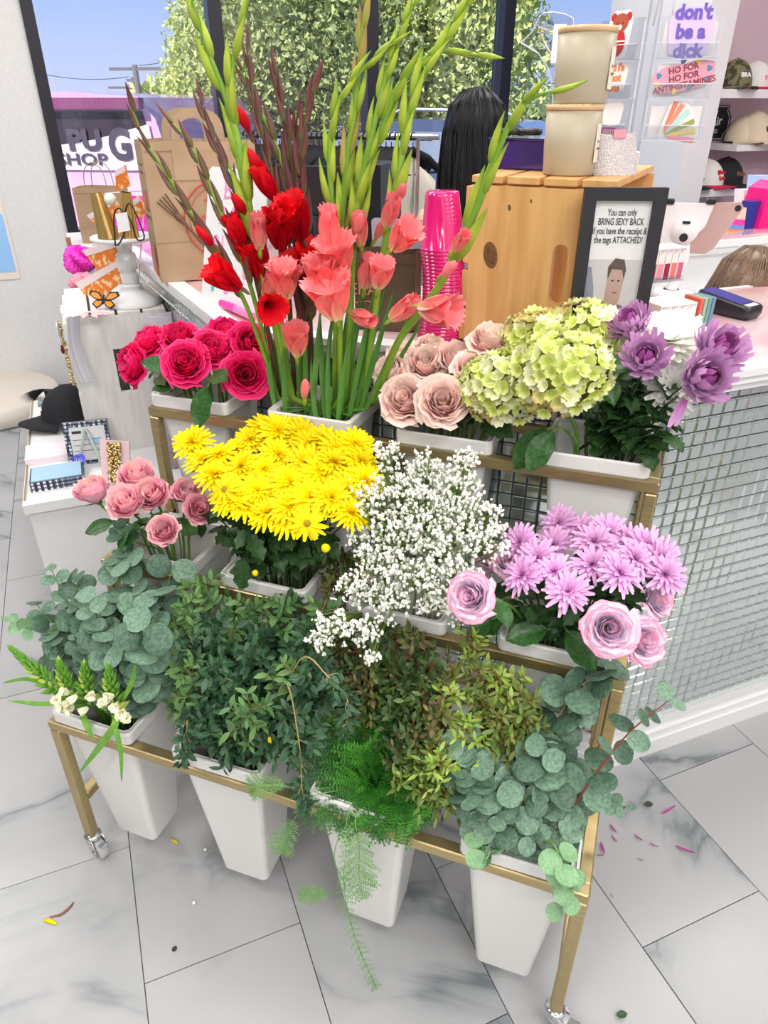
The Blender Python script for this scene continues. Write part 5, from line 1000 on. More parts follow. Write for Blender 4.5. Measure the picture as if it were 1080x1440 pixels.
fk.tube([fp(.05, 0), fp(.065, 0), fp(.08, 0), fp(.10, 0), fp(.16, 0), fp(.19, 0), fp(.215, 0), fp(.235, 0)], [.008, .0095, .006, .003, .0035, .008, .008, .003], 6); part('fork_print', fk, PB, t)
sm = M @ Matrix.Translation((-.002, .10, 0)) @ Matrix.Rotation(PI / 2, 4, 'Z') @ Matrix.Rotation(PI / 2, 4, 'X') @ Matrix.Rotation(PI, 4, 'Y')
mb = MB()
for z, hh, mm in ((.27, .05, 0), (.16, .03, 0)): mb.box((.0 - .002, .10, z), (.003, .07, .006), M=M); mb.box((-.002, .08, z + .02), (.003, .05, .005), M=M)
part('side_lettering', mb, PB, t); mb = MB(); mb.box((-.001, .08, .20), (.003, .05, .05), M=M, taper=.5); mb.box((-.001, .07, .05), (.003, .05, .08), M=M, taper=.4); part('side_red_print', mb, PR, t)
# dark brown shop bag with curved lettering
K2 = atz(500, 462, HT); K3 = atz(580, 470, HT); d_ = K3 - K2; M2 = Matrix.Translation(K2) @ Matrix.Rotation(math.atan2(d_.y, d_.x) + .12, 4, 'Z')
DKB = mat('dark_brown_paper', (.085, .055, .035), .6, col2=(.12, .08, .05), scale=8, bump=.5)
t = paper_bag('paper_bag', 'crumpled dark brown paper bag with orange lettering behind the gladioli', K2, d_.length, .07, .16, DKB, M2, False); fm2 = M2 @ Matrix.Translation((0, -.0022, 0)) @ Matrix.Rotation(PI / 2, 4, 'X')
ORG = mat('copper_print', (.62, .28, .12), .5); text('ERA', .035, fm2 @ Matrix.Translation((.02, .085, 0)), ORG, t)
mb = MB(); mb.tube([fm2 @ Vector(p) for p in ((-.01, .055, 0), (.03, .062, 0), (.05, .055, 0), (.055, .045, 0), (.045, .043, 0), (.05, .058, 0))], .0012, 4); part('underline_print', mb, ORG, t)
# white drawing board with pink lettering and painted tulips
a_ = atz(283, 425, HT); M3 = Matrix.Translation(a_) @ Matrix.Rotation(-.42, 4, 'Z') @ Matrix.Rotation(PI / 2 - .22, 4, 'X')
t = thing('sign_board', 'white hand-decorated board with pink writing and tulips beside the kraft bag', 'sign', a_); mb = MB(); mb.prism([(0, 0), (.22, 0), (.22, .31), (.012, .31), (0, .30)], -.006, 0, M3); part('board', mb, PAPER, t)
PKI = mat('pink_marker_ink', (.85, .22, .55), .6, col2=(.92, .45, .70), scale=60); TEAL = mat('teal_ink', (.10, .62, .62), .6)
text('Buy\n2 for', .06, M3 @ Matrix.Translation((.11, .235, .0006)), PKI, t, bold=.0005)
text('$1', .05, M3 @ Matrix.Translation((.06, .145, .0006)), PKI, t)
for x, y in ((.035, .075), (.055, .07), (.045, .09), (.10, .045), (.17, .09)):
    mb = MB(); mb.lathe([(0, .0015), (.010, .001), (.012, 0)], 8, M=M3 @ Matrix.Translation((x, y, 0)) @ Matrix.Scale(1, 4)); part('tulip_drawing', mb, PKI, t)
mb = MB()
for x in (-.008, 0, .008): mb.tube([M3 @ Vector((.045 + x, .07, .001)), M3 @ Vector((.046 + x * .2, .035, .001))], .0022, 4)
part('stem_drawing', mb, TEAL, t)
p0, p1 = atz(313, 432, HT), atz(346, 447, HT); p0.z = p1.z = HT + .010; t = thing('marker_pen', 'pink marker pen lying on the counter before the white board', 'pen', p0)
mb = MB(); mb.tube([p0, p0.lerp(p1, .6)], .010, 12); part('barrel', mb, mat('hot_pink_plastic', (.80, .03, .35), .3), t); mb = MB(); mb.tube([p0.lerp(p1, .6), p0.lerp(p1, .75), p1 + (p1 - p0) * .3], [.0095, .0098, .0095], 12); part('cap', mb, mat('pink_cap', (.86, .20, .50), .3), t)
# stack of magenta cups, upside down
CUPM = mat('magenta_translucent_plastic', (.80, .008, .20), .12, spec=.6, coat=.5, trans=.12)
cup = MB(); cup.lathe([(.0435, 0), (.0445, .002), (.0435, .004), (.0415, .006), (.0335, .098), (.0320, .105), (.029, .107), (0, .107)], 24); cup_me = cup.mesh('cup', CUPM)
cb = atz(616, 475, HT); cb.z = HT; ctop = Vector((cb.x - .004, cb.y + .02, 0))
for i in range(27):
    f_ = i / 26; x = cb.x + .010 * math.sin(f_ * PI * .9) - .006 * f_; o = bpy.data.objects.new('plastic_cup', cup_me); C.objects.link(o); o.location = (x, cb.y + .012 * f_, HT + i * .0068); o.rotation_euler = (0, .02 - .05 * f_, 0)
    o['label'] = {0: 'magenta plastic cup at the bottom of the upturned stack', 26: 'magenta plastic cup on top of the upturned stack'}.get(i, 'magenta plastic cup, number %d up from the counter in the upturned stack' % (i + 1)); o['category'] = 'cup'; o['group'] = 'magenta cups in one stack'
# pine crate
Ca = atz(652, 480, HT); Ca.z = HT; PHI = -.12; CM = Matrix.Translation(Ca) @ Matrix.Rotation(PHI, 4, 'Z'); CWd, CDp, CHt = .268, .40, .318
t = thing('wooden_crate', 'pine crate with handle slot and dark knot standing on end on the counter', 'crate', Ca)
def endpanel(y0, y1, nm):
    mb = MB(); xs = [0, .178, .206, CWd]; z0, z1 = .095, .205                    # slot is cut as a frame of boxes with round ends
    mb.prism([(0, 0), (.166, 0), (.166, CHt - .02), (0, CHt - .02)], y0, y1, CM @ Matrix.Rotation(PI / 2, 4, 'X') @ Matrix.Diagonal((1, 1, -1, 1)))
    mb.prism([(.194, 0), (CWd, 0), (CWd, CHt - .02), (.194, CHt - .02)], y0, y1, CM @ Matrix.Rotation(PI / 2, 4, 'X') @ Matrix.Diagonal((1, 1, -1, 1)))
    arc = [(.180 + .014 * math.cos(a), z0 + .014 - .014 * math.sin(a)) for a in [PI * i / 8 for i in range(9)]]
    mb.prism([(.166, 0), (.194, 0)] + arc, y0, y1, CM @ Matrix.Rotation(PI / 2, 4, 'X') @ Matrix.Diagonal((1, 1, -1, 1)))
    arc = [(.180 - .014 * math.cos(a), z1 - .014 + .014 * math.sin(a)) for a in [PI * i / 8 for i in range(9)]]
    mb.prism([(.194, CHt - .02), (.166, CHt - .02)] + arc, y0, y1, CM @ Matrix.Rotation(PI / 2, 4, 'X') @ Matrix.Diagonal((1, 1, -1, 1)))
    return part(nm, mb, WOOD, t)
fp_ = endpanel(0, .018, 'end_panel'); endpanel(CDp - .018, CDp, 'end_panel')
KN = mat('wood_knot', (.10, .045, .02), .5, col2=(.20, .10, .045), scale=120); mb = MB()
for x, z, r_ in ((.045, .175, .018), (.075, .262, .004), (.115, .275, .0025)): mb.lathe([(0, 0.0007), (r_ * .7, .0007), (r_, .0002)], 16, M=CM @ Matrix.Translation((x, 0, z)) @ Matrix.Rotation(PI / 2, 4, 'X') @ Matrix.Rotation(.2, 4, 'Z') @ Matrix.Diagonal((.8, 1.4, 1, 1)))
k_ = part('knot', mb, KN, fp_)
for i in range(4): mb = MB(); mb.box((-.006, CDp / 2, .036 + i * .076), (.012, CDp, .062), M=CM, bev=.001); part('side_slat', mb, WOOD, t)
for i in range(4): mb = MB(); mb.box((.028 + i * .0685, CDp / 2, CHt - .010), (.060, CDp, .012), M=CM, bev=.001); part('top_slat', mb, WOOD, t)
for i in range(4): mb = MB(); mb.box((.028 + i * .0685, CDp / 2, .004), (.060, CDp - .04, .008), M=CM, bev=.001); part('bottom_slat', mb, WOOD, t)
CZ = HT + CHt - .004
def onc(px, py, z=CZ): return atz(px, py, z)
# two stacked cream candles with wooden lids
CRE = mat('matte_cream_glass', (.47, .41, .30), .4, spec=.4); LIDW = mat('light_wood_lid', (.62, .40, .22), .5, col2=(.70, .48, .28), scale=20)
cp = CM @ Vector((.155, .085, 0)); 
for i, (dx, lab) in enumerate(((0, 'cream candle jar with wooden lid standing on the crate'), (.007, 'upper cream candle jar with wooden lid, stacked on the other'))):
    z0 = CZ + .0005 + i * .1145; t = thing('candle_jar', lab, 'candle', (cp.x + dx, cp.y, z0), group='two stacked candle jars'); mb = MB(); c = (cp.x + dx, cp.y, z0)
    mb.lathe([(0, 0), (.043, 0), (.0455, .003), (.0485, .050), (.0495, .104), (.046, .104)], 36, c); part('jar', mb, CRE, t, True)
    mb = MB(); mb.lathe([(.047, .104), (.0505, .1045), (.051, .110), (.0495, .1135), (0, .1135)], 36, c); part('lid', mb, LIDW, t, True)
    mb = MB(); mb.grid(lambda u, v: Vector((c[0] + .0503 * math.cos(-.45 + u * .62), c[1] + .0503 * math.sin(-.45 + u * .62), z0 + .022 + v * .062)), 6, 2); lb = part('label', mb, mat('cream_label', (.78, .74, .62), .6), t)
    LM = Matrix.Translation((c[0], c[1], 0)) @ Matrix.Rotation(-.20, 4, 'Z') @ Matrix.Translation((.0512, 0, z0 + .05)) @ Matrix.Rotation(PI / 2, 4, 'Z') @ Matrix.Rotation(PI / 2, 4, 'X'); text('NO. 1\n\nWARM', .006, LM, INK, lb, ext=.0001)
# purple box with a black hair claw on it
PUR = mat('dark_violet_gloss', (.045, .015, .20), .15, coat=.8); bp_ = CM @ Vector((.045, .20, 0)); t = thing('gift_box', 'glossy dark violet box lying on the crate behind the candles', 'box', (bp_.x, bp_.y, CZ)); mb = MB(); mb.box((bp_.x + .045, bp_.y, CZ + .0275), (.22, .13, .053), -.25, bev=.003); part('box', mb, PUR, t); mb = MB(); mb.box((bp_.x + .045, bp_.y, CZ + .0545), (.224, .134, .004), -.25, bev=.001); part('lid', mb, PUR, t)
hc = aty(732, 191, bp_.y - .05); hc.z = CZ + .0575 + .009; t = thing('hair_claw', 'black figure-eight hair claw lying on the violet box', 'hair clip', hc)
for s in (-1, 1):
    mb = MB(); pts = [hc + Vector((s * (.019 + .017 * math.cos(a)), .010 * math.sin(a), .001)) for a in [2 * PI * i / 20 for i in range(21)]]; mb.tube(pts, .0062, 8); part('loop', mb, BLACKP, t, True)
mb = MB(); mb.tube([hc + Vector((-.006, 0, 0)), hc + Vector((.006, 0, 0))], .006, 8); part('spring', mb, BLACKP, t)
# glitter pouch
GLT = mat('silver_glitter', (.55, .52, .50), .35, metal=.6, col2=(.9, .85, .9), scale=700, bump=1.0, detail=1); gp = CM @ Vector((.215, .12, 0)); t = thing('glitter_pouch', 'silver glitter pouch standing on the crate beside the candles', 'pouch', (gp.x, gp.y, CZ)); mb = MB()
GMx = Matrix.Translation((gp.x + .01, gp.y, CZ)) @ Matrix.Rotation(.15, 4, 'Z')
mb.grid(lambda u, v: GMx @ Vector(((u - .5) * (.095 - .022 * v) , .018 * (1 - v * .9) * math.sin(PI * u) * -1, .070 * v - .004 * math.sin(PI * u) * v)), 10, 8); mb.grid(lambda u, v: GMx @ Vector(((.5 - u) * (.095 - .022 * v), .018 * (1 - v * .9) * math.sin(PI * u), .070 * v - .004 * math.sin(PI * u) * v)), 10, 8); part('pouch', mb, GLT, t, True)
mb = MB(); mb.box((.008, -.006, .068), (.022, .002, .014), M=GMx); pt = part('zip_tag', mb, mat('pink_tag', (.78, .35, .42), .5), t)
gb = CM @ Vector((.215, .22, 0)); mb = MB(); mb.box((gb.x + .012, gb.y, CZ + .018), (.055, .05, .035), .2, bev=.002); solo('small_box', mb, mat('pale_grey_card', (.66, .64, .63), .6), 'pale grey box on the crate behind the glitter pouch', 'box')
gb2 = Vector((gb.x + .012, gb.y, CZ + .0358)); mb = MB(); mb.box((gb2.x, gb2.y, gb2.z + .007), (.035, .035, .014), .3, bev=.004); solo('small_tin', mb, mat('pewter_lump', (.35, .31, .28), .5, metal=.5, col2=(.6, .58, .56), scale=60, bump=1), 'pewter coloured textured tin on the pale grey box', 'tin')
# clear acrylic bust with chain, in the window
bc = aty(765, 100, 2.25); t = thing('necklace_bust', 'clear acrylic bust with a thin chain standing behind the candles', 'display', (bc.x, bc.y, HT))
def bp2(px, py): return aty(px, py, 2.25)
mb = MB(); outl = [(732, 60), (748, 45), (765, 18), (806, 26), (803, 60), (850, 90), (820, 130), (800, 190), (780, 190), (775, 110), (757, 75)]
w = [bp2(*p) for p in outl]; w = spline(w, 3); vs_ = [p + Vector((0, -.006, 0)) for p in w] + [p + Vector((0, .006, 0)) for p in w]; n = len(w)
mb.add(vs_, [tuple(range(n))[::-1], tuple(range(n, 2 * n))] + [(i, (i + 1) % n, (i + 1) % n + n, i + n) for i in range(n)]); part('torso', mb, CLEAR, t)
EDG = mat('acrylic_edge', (.75, .78, .84), .08, spec=1.0); mb = MB(); mb.tube(w + [w[0]], .0016, 5); part('edge', mb, EDG, t); mb = MB(); mb.tube([bp2(790, 188), Vector((bc.x + .03, bc.y, HT + .03))], .006, 8); mb.lathe([(0, .0), (.07, 0), (.07, .006), (0, .008)], 20, (bc.x + .03, bc.y, HT)); mb.lathe([(.008, .008), (.006, .05)], 8, (bc.x + .03, bc.y, HT)); part('stand', mb, CLEAR, t)
ch = MB(); pth = spline([bp2(757, 38), bp2(775, 45), bp2(785, 46)], 5); pth2 = spline([bp2(757, 38), bp2(765, 60), bp2(774, 75), bp2(782, 85)], 6)
for P_ in (pth, pth2):
    for i in range(len(P_) - 1): ch.tube([P_[i], P_[i].lerp(P_[i + 1], .75)], .0022, 5)
solo('chain_necklace', ch, mat('rose_gold', (.60, .38, .32), .3, metal=.9), 'rose gold chain draped on the clear bust', 'necklace')
mb = MB(); q = bp2(786, 62); mb.box((q.x, q.y - .008, q.z), (.032, .002, .085), .1); solo('price_tag', mb, PAPER, 'white price tag hanging from the chain on the bust', 'tag')
# sticker spinner
SY = 1.93; sc = aty(905, 120, SY); t = thing('sticker_rack', 'clear acrylic sticker spinner behind the crate', 'rack', (sc.x, sc.y, HT)); ya = math.radians(8)
sp0 = aty(915, 190, SY); sp1 = aty(997, 190, SY); wd = sp1.x - sp0.x
tiers = [(205, 60), (140, 60), (82, 60)]
zr = [aty(950, y, SY).z for y in (195, 138, 82)]; hh = zr[1] - zr[0]
post = MB(); post.box((sc.x, sc.y, (HT + zr[2] + .13) / 2), (.022, .022, zr[2] + .13 - HT), .3); post.lathe([(0, 0), (.09, 0), (.09, .006), (.02, .012)], 24, (sc.x, sc.y, HT)); part('post', post, CLEAR, t)
mb = MB(); mb.tube([Vector((sc.x + .0, sc.y, zr[2] + .06)), Vector((sc.x + .006, sc.y, zr[2] + .12)), Vector((sc.x + .022, sc.y, zr[2] + .145)), Vector((sc.x + .036, sc.y, zr[2] + .11)), Vector((sc.x + .036, sc.y, zr[2] + .04))], .0022, 6); part('handle_loop', mb, EDG, t, True)
RM = Matrix.Translation((sc.x + .016, sc.y - .012, 0)) @ Matrix.Rotation(ya, 4, 'Z'); LMx = Matrix.Translation((sc.x - .016, sc.y - .006, 0)) @ Matrix.Rotation(PI - math.radians(28), 4, 'Z') @ Matrix.Rotation(PI, 4, 'Z')
LMx = Matrix.Translation((sc.x - .012, sc.y - .012, 0)) @ Matrix.Rotation(math.radians(-35), 4, 'Z') @ Matrix.Translation((-.125, 0, 0))
for i, z in enumerate(zr):
    for MM, w_ in ((RM, wd), (LMx, .12)):
        mb = MB(); mb.box((w_ / 2, 0, z + hh * .48), (w_, .002, hh * .95), M=MM); mb.box((w_ / 2, -.018, z + .012), (w_, .002, .030), M=MM); mb.box((w_ / 2, -.009, z - .002), (w_, .02, .002), M=MM); part('pocket', mb, CLEAR, t)
        mb = MB()
        for a, b in (((0, -.018, z - .003), (w_, -.018, z - .003)), ((0, -.018, z + .027), (w_, -.018, z + .027)), ((w_, 0, z), (w_, 0, z + hh * .9)), ((0, 0, z), (0, 0, z + hh * .9))): mb.tube([MM @ Vector(a), MM @ Vector(b)], .0012, 4)
        part('pocket_edge', mb, EDG, t)
    mb = MB(); mb.box((wd / 2, -.004, z + hh * .42), (wd * .86, .001, hh * .78), M=RM); part('backing_card', mb, mat('pale_backing', (.80, .77, .78), .6), t)
def blobsticker(MM, x, z, w_, h_, m, label, body=None, tm=None, size=.02, rot=0, extra=None, bold=.0006, sx=1, shape=None, ls=None):
    o = MM @ Vector((x, -.010, z)); t = thing('sticker', label, 'sticker', o); SM = MM @ Matrix.Translation((x, -.010, z)) @ Matrix.Rotation(PI / 2 - .06, 4, 'X') @ Matrix.Rotation(rot, 4, 'Z'); n = 28
    pts = shape or [((w_ / 2) * math.copysign(abs(math.cos(a)) ** .55, math.cos(a)) * (1 + .05 * math.sin(5 * a)), (h_ / 2) * math.copysign(abs(math.sin(a)) ** .55, math.sin(a)) * (1 + .04 * math.sin(7 * a))) for a in [2 * PI * i / n for i in range(n)]]
    mb = MB(); mb.prism(pts, -.0005, .0005, SM); part('face', mb, m, t)
    if body: text(body, size, SM @ Matrix.Translation((0, 0, .0010)), tm, t, bold=bold, sx=sx)
    return t, SM
LILP = mat('lilac_vinyl', (.66, .52, .82), .4); VIO = mat('violet_ink', (.15, .09, .50), .4); hx = wd
blobsticker(RM, hx * .50, zr[2] + hh * .58, .088, .092, LILP, 'lilac sticker with violet lettering reading don\'t be a dick', "don't\nbe a\ndick", VIO, .036, bold=.0016, sx=.98)
t, SM = blobsticker(RM, hx * .52, zr[1] + hh * .50, .125, .052, mat('rose_vinyl', (.74, .34, .45), .4), 'pink flowery sticker lettered ho for antihistamines', 'HO FOR\nHO FOR\nANTIHISTAMINES', mat('maroon_ink', (.30, .03, .05), .4), .0165, .2, bold=.0005)
for i, (x, y) in enumerate(((-.055, -.004), (-.05, .012), (0, .030), (.03, .022), (.052, .006), (.045, -.014), (-.02, -.024), (.01, -.022))):
    mb = MB(); mb.lathe([(0, .0016), (.0055, .0012), (.006, .0005)], 8, M=SM @ Matrix.Translation((x, y, 0)), wob=lambda a, z: 1 + .25 * math.cos(5 * a)); part('flower_print', mb, mat('blue_ink', (.08, .25, .42), .5) if i % 3 else mat('mustard_ink', (.75, .62, .15), .5), t)
t, SM = blobsticker(RM, hx * .55, zr[0] + hh * .42, .062, .078, mat('white_vinyl', (.84, .82, .80), .4), 'fan of coloured pencils sticker, lowest on the right', shape=[(-.03, -.03), (.045, -.045), (.05, -.02), (.04, .0), (.03, .02), (.018, .035), (-.004, .042), (-.022, .035), (-.04, -.03)])
for i, (cc_, a) in enumerate((((.88, .22, .14), 1.30), ((.90, .28, .20), 1.08), ((.42, .70, .68), .80), ((.30, .36, .06), .45), ((.78, .62, .14), .16), ((.92, .30, .38), -.12))):
    mb = MB(); Q_ = SM @ Matrix.Translation((-.028, -.028, .0012 + i * .0002)) @ Matrix.Rotation(a, 4, 'Z'); mb.prism([(.006, 0), (.02, -.004), (.070, -.005), (.070, .005), (.02, .004)], 0, .0006, Q_); part('pencil_print', mb, mat('pencil_colour_%d' % i, cc_, .5), t)
RV = mat('red_vinyl', (.55, .02, .02), .4); BRV = mat('brick_vinyl', (.42, .08, .04), .4)
t, SM = blobsticker(LMx, .062, zr[2] + hh * .58, .062, .092, mat('white_vinyl', (.84, .82, .80), .4), 'red bear sticker on a white outline at upper left of the spinner')
for nm, x, y, rx, ry, m_, zz in (('ear_print', -.020, .033, .008, .008, RV, .001), ('ear_print', .020, .033, .008, .008, RV, .001), ('head_print', 0, .022, .021, .018, BRV, .0014), ('body_print', 0, -.015, .020, .026, RV, .0012), ('muzzle_print', 0, .014, .006, .005, PAPER, .0018), ('eye_print', -.007, .022, .0018, .0018, INK, .0019), ('eye_print', .007, .022, .0018, .0018, INK, .0019)):
    mb = MB(); mb.lathe([(0, .0003), (1, 0)], 16, M=SM @ Matrix.Translation((x, y, zz)) @ Matrix.Diagonal((rx, ry, 1, 1))); part(nm, mb, m_, t)
mb = MB(); mb.box((0, -.012, .0018), (.038, .003, .0004), M=SM); part('stripe_print', mb, PAPER, t)
blobsticker(LMx, .07, zr[1] + hh * .5, .06, .052, mat('white_vinyl', (.84, .82, .80), .4), 'white sticker with orange lettering, left middle of the spinner', "at i's\nhot\nons", mat('orange_ink', (.88, .26, .08), .4), .021, bold=.001)
blobsticker(LMx, .075, zr[0] + hh * .62, .055, .05, mat('white_vinyl', (.84, .82, .80), .4), 'blank cloud-shaped sticker at lower left of the spinner'); blobsticker(LMx, .07, zr[0] + hh * .14, .055, .02, mat('purple_vinyl', (.36, .05, .25), .4), 'small purple sticker at the very bottom left of the spinner', 'FEED', mat('pink_ink', (.85, .5, .6), .4), .014)
# framed notice
Fa = Vector((-.126, 1.348, HT)); FM = Matrix.Translation(Fa) @ Matrix.Rotation(.30, 4, 'Z') @ Matrix.Rotation(PI / 2 - .02, 4, 'X'); fw, fh = .140, .306
t = thing('photo_frame', 'black framed returns notice standing before the right corner of the crate', 'frame', Fa); mb = MB(); b_ = .021
for a in ((0, 0, fw, b_), (0, fh - b_, fw, fh), (0, b_, b_, fh - b_), (fw - b_, b_, fw, fh - b_)): mb.prism([(a[0], a[1]), (a[2], a[1]), (a[2], a[3]), (a[0], a[3])], -.016, 0, FM)
part('frame', mb, mat('matte_black_wood', (.018, .018, .022), .45), t); mb = MB(); mb.prism([(b_, b_), (fw - b_, b_), (fw - b_, fh - b_), (b_, fh - b_)], -.015, -.010, FM); part('paper', mb, PAPER, t)
text('You can only\nBRING SEXY BACK\nif you have the receipt &\nthe tags ATTACHED!', .0158, FM @ Matrix.Translation((fw / 2, fh - b_ - .042, -.0094)), INK, t, sx=.60, ext=.0002, bold=.0002); text('THE PUG', .017, FM @ Matrix.Translation((fw / 2, b_ + .014, -.0094)), INK, t, sx=.9, ext=.0002)
pp = [('backdrop', [(-.052, .052), (.052, .052), (.052, .160), (-.052, .160)], (.62, .60, .60), 0), ('background_figure', [(-.052, .06), (-.03, .07), (-.035, .12), (-.045, .15), (-.052, .15)], (.25, .27, .36), .0002), ('shirt', [(-.05, .052), (.045, .052), (.042, .08), (.025, .096), (.0, .10), (-.03, .09)], (.20, .19, .24), .0004), ('sleeve', [(-.05, .052), (-.01, .052), (-.005, .085), (-.022, .09), (-.045, .075)], (.42, .18, .26), .0006), ('face', [(-.012, .092), (.008, .088), (.018, .10), (.022, .13), (.016, .148), (-.002, .150), (-.010, .13)], (.50, .34, .28), .0007), ('hair', [(-.010, .132), (-.012, .15), (.0, .162), (.018, .160), (.024, .146), (.022, .132), (.016, .146), (-.004, .147)], (.09, .055, .04), .0009), ('hand', [(-.008, .085), (.004, .083), (.010, .098), (.002, .106), (-.006, .10)], (.52, .35, .29), .0010), ('eye', [(-.002, .130), (.002, .130), (.002, .132), (-.002, .132)], (.03, .02, .02), .0011), ('eye', [(.010, .130), (.014, .130), (.014, .132), (.010, .132)], (.03, .02, .02), .0011), ('mouth', [(.002, .113), (.012, .113), (.012, .115), (.002, .115)], (.30, .12, .11), .0011)]
for nm, poly, col, z in pp: mb = MB(); mb.prism([(x * .90 + fw / 2, y * 1.25 - .012) for x, y in poly], -.0094 + z, -.0092 + z, FM); part(nm + '_print', mb, mat('print_%s' % nm, col, .5), t)
mb = MB(); mb.prism([(b_, b_), (fw - b_, b_), (fw - b_, fh - b_), (b_, fh - b_)], -.0055, -.0045, FM); part('glass', mb, glass('frame_glass', (1, 1, 1), .02), t)
# little boxes: tray of lip glosses and the low row
BOXW = mat('gloss_box_white', (.80, .78, .74), .5)
def little_box(M, x, y, w_, d_, h_, label, colr, z=0, grp='little white lip gloss boxes'):
    o = M @ Vector((x, y, z)); t = thing('gloss_box', label, 'box', o, group=grp); mb = MB(); mb.box((x, y, z + h_ / 2), (w_, d_, h_), M=M, bev=.0006); part('carton', mb, BOXW, t)
    mb = MB(); mb.box((x, y - d_ / 2 - .0003, z + h_ * .28), (w_ * .8, .0006, h_ * .5), M=M); part('colour_panel', mb, mat('gloss_%s' % colr[0], colr[1], .35), t)
    mb = MB()
    for k_ in range(3): mb.prism([(x - w_ * .4 + k_ * w_ * .27, z + h_ * .95), (x - w_ * .4 + k_ * w_ * .27 + w_ * .25, z + h_ * .95), (x - w_ * .4 + k_ * w_ * .27 + w_ * .12, z + h_ * (.80 + .03 * k_))], d_ / 2 - y + .0002, d_ / 2 - y + .0007, M @ Matrix.Rotation(PI / 2, 4, 'X'))
    part('drip_print', mb, mat('grey_lilac_ink', (.42, .40, .50), .5), t)
Gc = atz(905, 432, HT); Gc.z = HT; GM_ = Matrix.Translation(Gc) @ Matrix.Rotation(A0, 4, 'Z')
rd = [('rose', (.60, .12, .20)), ('berry', (.38, .02, .08)), ('pinkish', (.72, .28, .36)), ('wine', (.28, .02, .06)), ('coralish', (.70, .20, .18))]
tray = thing('acrylic_tray', 'clear raised tray of lip gloss boxes in front of the crate opening', 'tray', Gc); mb = MB(); mb.box((.03, .03, .060), (.125, .09, .003), M=GM_); mb.box((.03, .075, .03), (.12, .003, .06), M=GM_); mb.box((.03, -.015, .066), (.125, .002, .012), M=GM_); mb.box((-.03, .03, .03), (.003, .08, .06), M=GM_); part('shelf', mb, CLEAR, tray)
for i in range(6):
    for j in range(2): little_box(GM_, -.022 + i * .020, .0 + j * .028, .0185, .024, .075, 'white lip gloss box, %s in the %s row of the raised tray' % (['first from left', 'second from left', 'third from left', 'third from right', 'second from right', 'last at right'][i], ['front', 'back'][j]), rd[(i + j) % 5], .0618)
Gl = atz(918, 470, HT); Gl.z = HT; GL2 = Matrix.Translation(Gl) @ Matrix.Rotation(A0, 4, 'Z')
for i in range(4):
    for j in range(3): little_box(GL2, .010 + i * .0245, .0 + j * .026, .023, .024, .062, 'upright white gloss box on the counter, %s column, %s row' % (['first', 'second', 'third', 'fourth'][i], ['front', 'middle', 'back'][j]), rd[(i * 2 + j) % 5])
for i, (nm, c_) in enumerate((('red', (.62, .12, .08)), ('sage', (.25, .42, .32)), ('green', (.14, .30, .24)), ('bluegrey', (.12, .22, .34)))): 
    mb = MB(); mb.box((.107 + i * .011, .012, .034), (.009, .05, .068), M=GL2, bev=.0008); solo('slim_box', mb, mat('carton_' + nm, c_, .45), 'slim %s carton at the right end of the low box row' % {'red': 'coral red', 'sage': 'sage green', 'green': 'dark green', 'bluegrey': 'blue grey'}[nm], 'box')
# amber bottle by the crate
q = CM @ Vector((-.045, .05, 0)); t = thing('amber_bottle', 'small amber glass bottle with jewelled cap beside the crate', 'bottle', (q.x, q.y, HT)); mb = MB(); mb.lathe([(0, 0), (.022, 0), (.024, .004), (.024, .045), (.012, .055), (.012, .06)], 18, (q.x, q.y, HT)); part('glass', mb, mat('amber_glass', (.40, .13, .02), .08, coat=1), t, True); mb = MB(); mb.lathe([(.0, .06), (.014, .06), (.014, .078), (0, .082)], 10, (q.x, q.y, HT)); part('cap', mb, mat('jewelled_metal', (.6, .56, .5), .2, metal=1, col2=(.2, .18, .2), scale=200, bump=1), t)
# card terminal
Tp = atz(1022, 440, HT); Tp.z = HT; TM = Matrix.Translation(Tp) @ Matrix.Rotation(A0 + PI - 1.15 + .35, 4, 'Z'); t = thing('card_terminal', 'black wedge-shaped card reader with a dark blue screen on the counter', 'card reader', Tp)
TM = Matrix.Translation(Tp) @ Matrix.Rotation(-.62, 4, 'Z') @ Matrix.Scale(.80, 4); mb = MB(); ra = [(rsq(.082, .036, .016), .0), (rsq(.088, .042, .018), .012), (rsq(.088, .042, .018), .034), (rsq(.084, .038, .016), .040)]
loft(mb, ra, True, True); mb.v = [TM @ Vector((p[0], p[1], p[2] * (1.15 - p[0] * 3.2 * (1 if p[2] > .02 else 0)))) for p in mb.v]; part('body', mb, BLACKP, t, True)
def top(x, y, dz=.001): return TM @ Vector((x, y, .040 * (1.15 - x * 3.2) + dz))
mb = MB(); mb.add([top(-.078, -.031), top(.055, -.031), top(.055, .031), top(-.078, .031)], [(0, 1, 2, 3)]); part('screen', mb, mat('dark_blue_screen', (.03, .035, .22), .08, emit=(.05, .06, .30, .35)), t); mb = MB(); mb.add([top(.060, -.028), top(.078, -.024), top(.078, .024), top(.060, .028)], [(0, 1, 2, 3)]); part('silver_strip', mb, GREY, t)
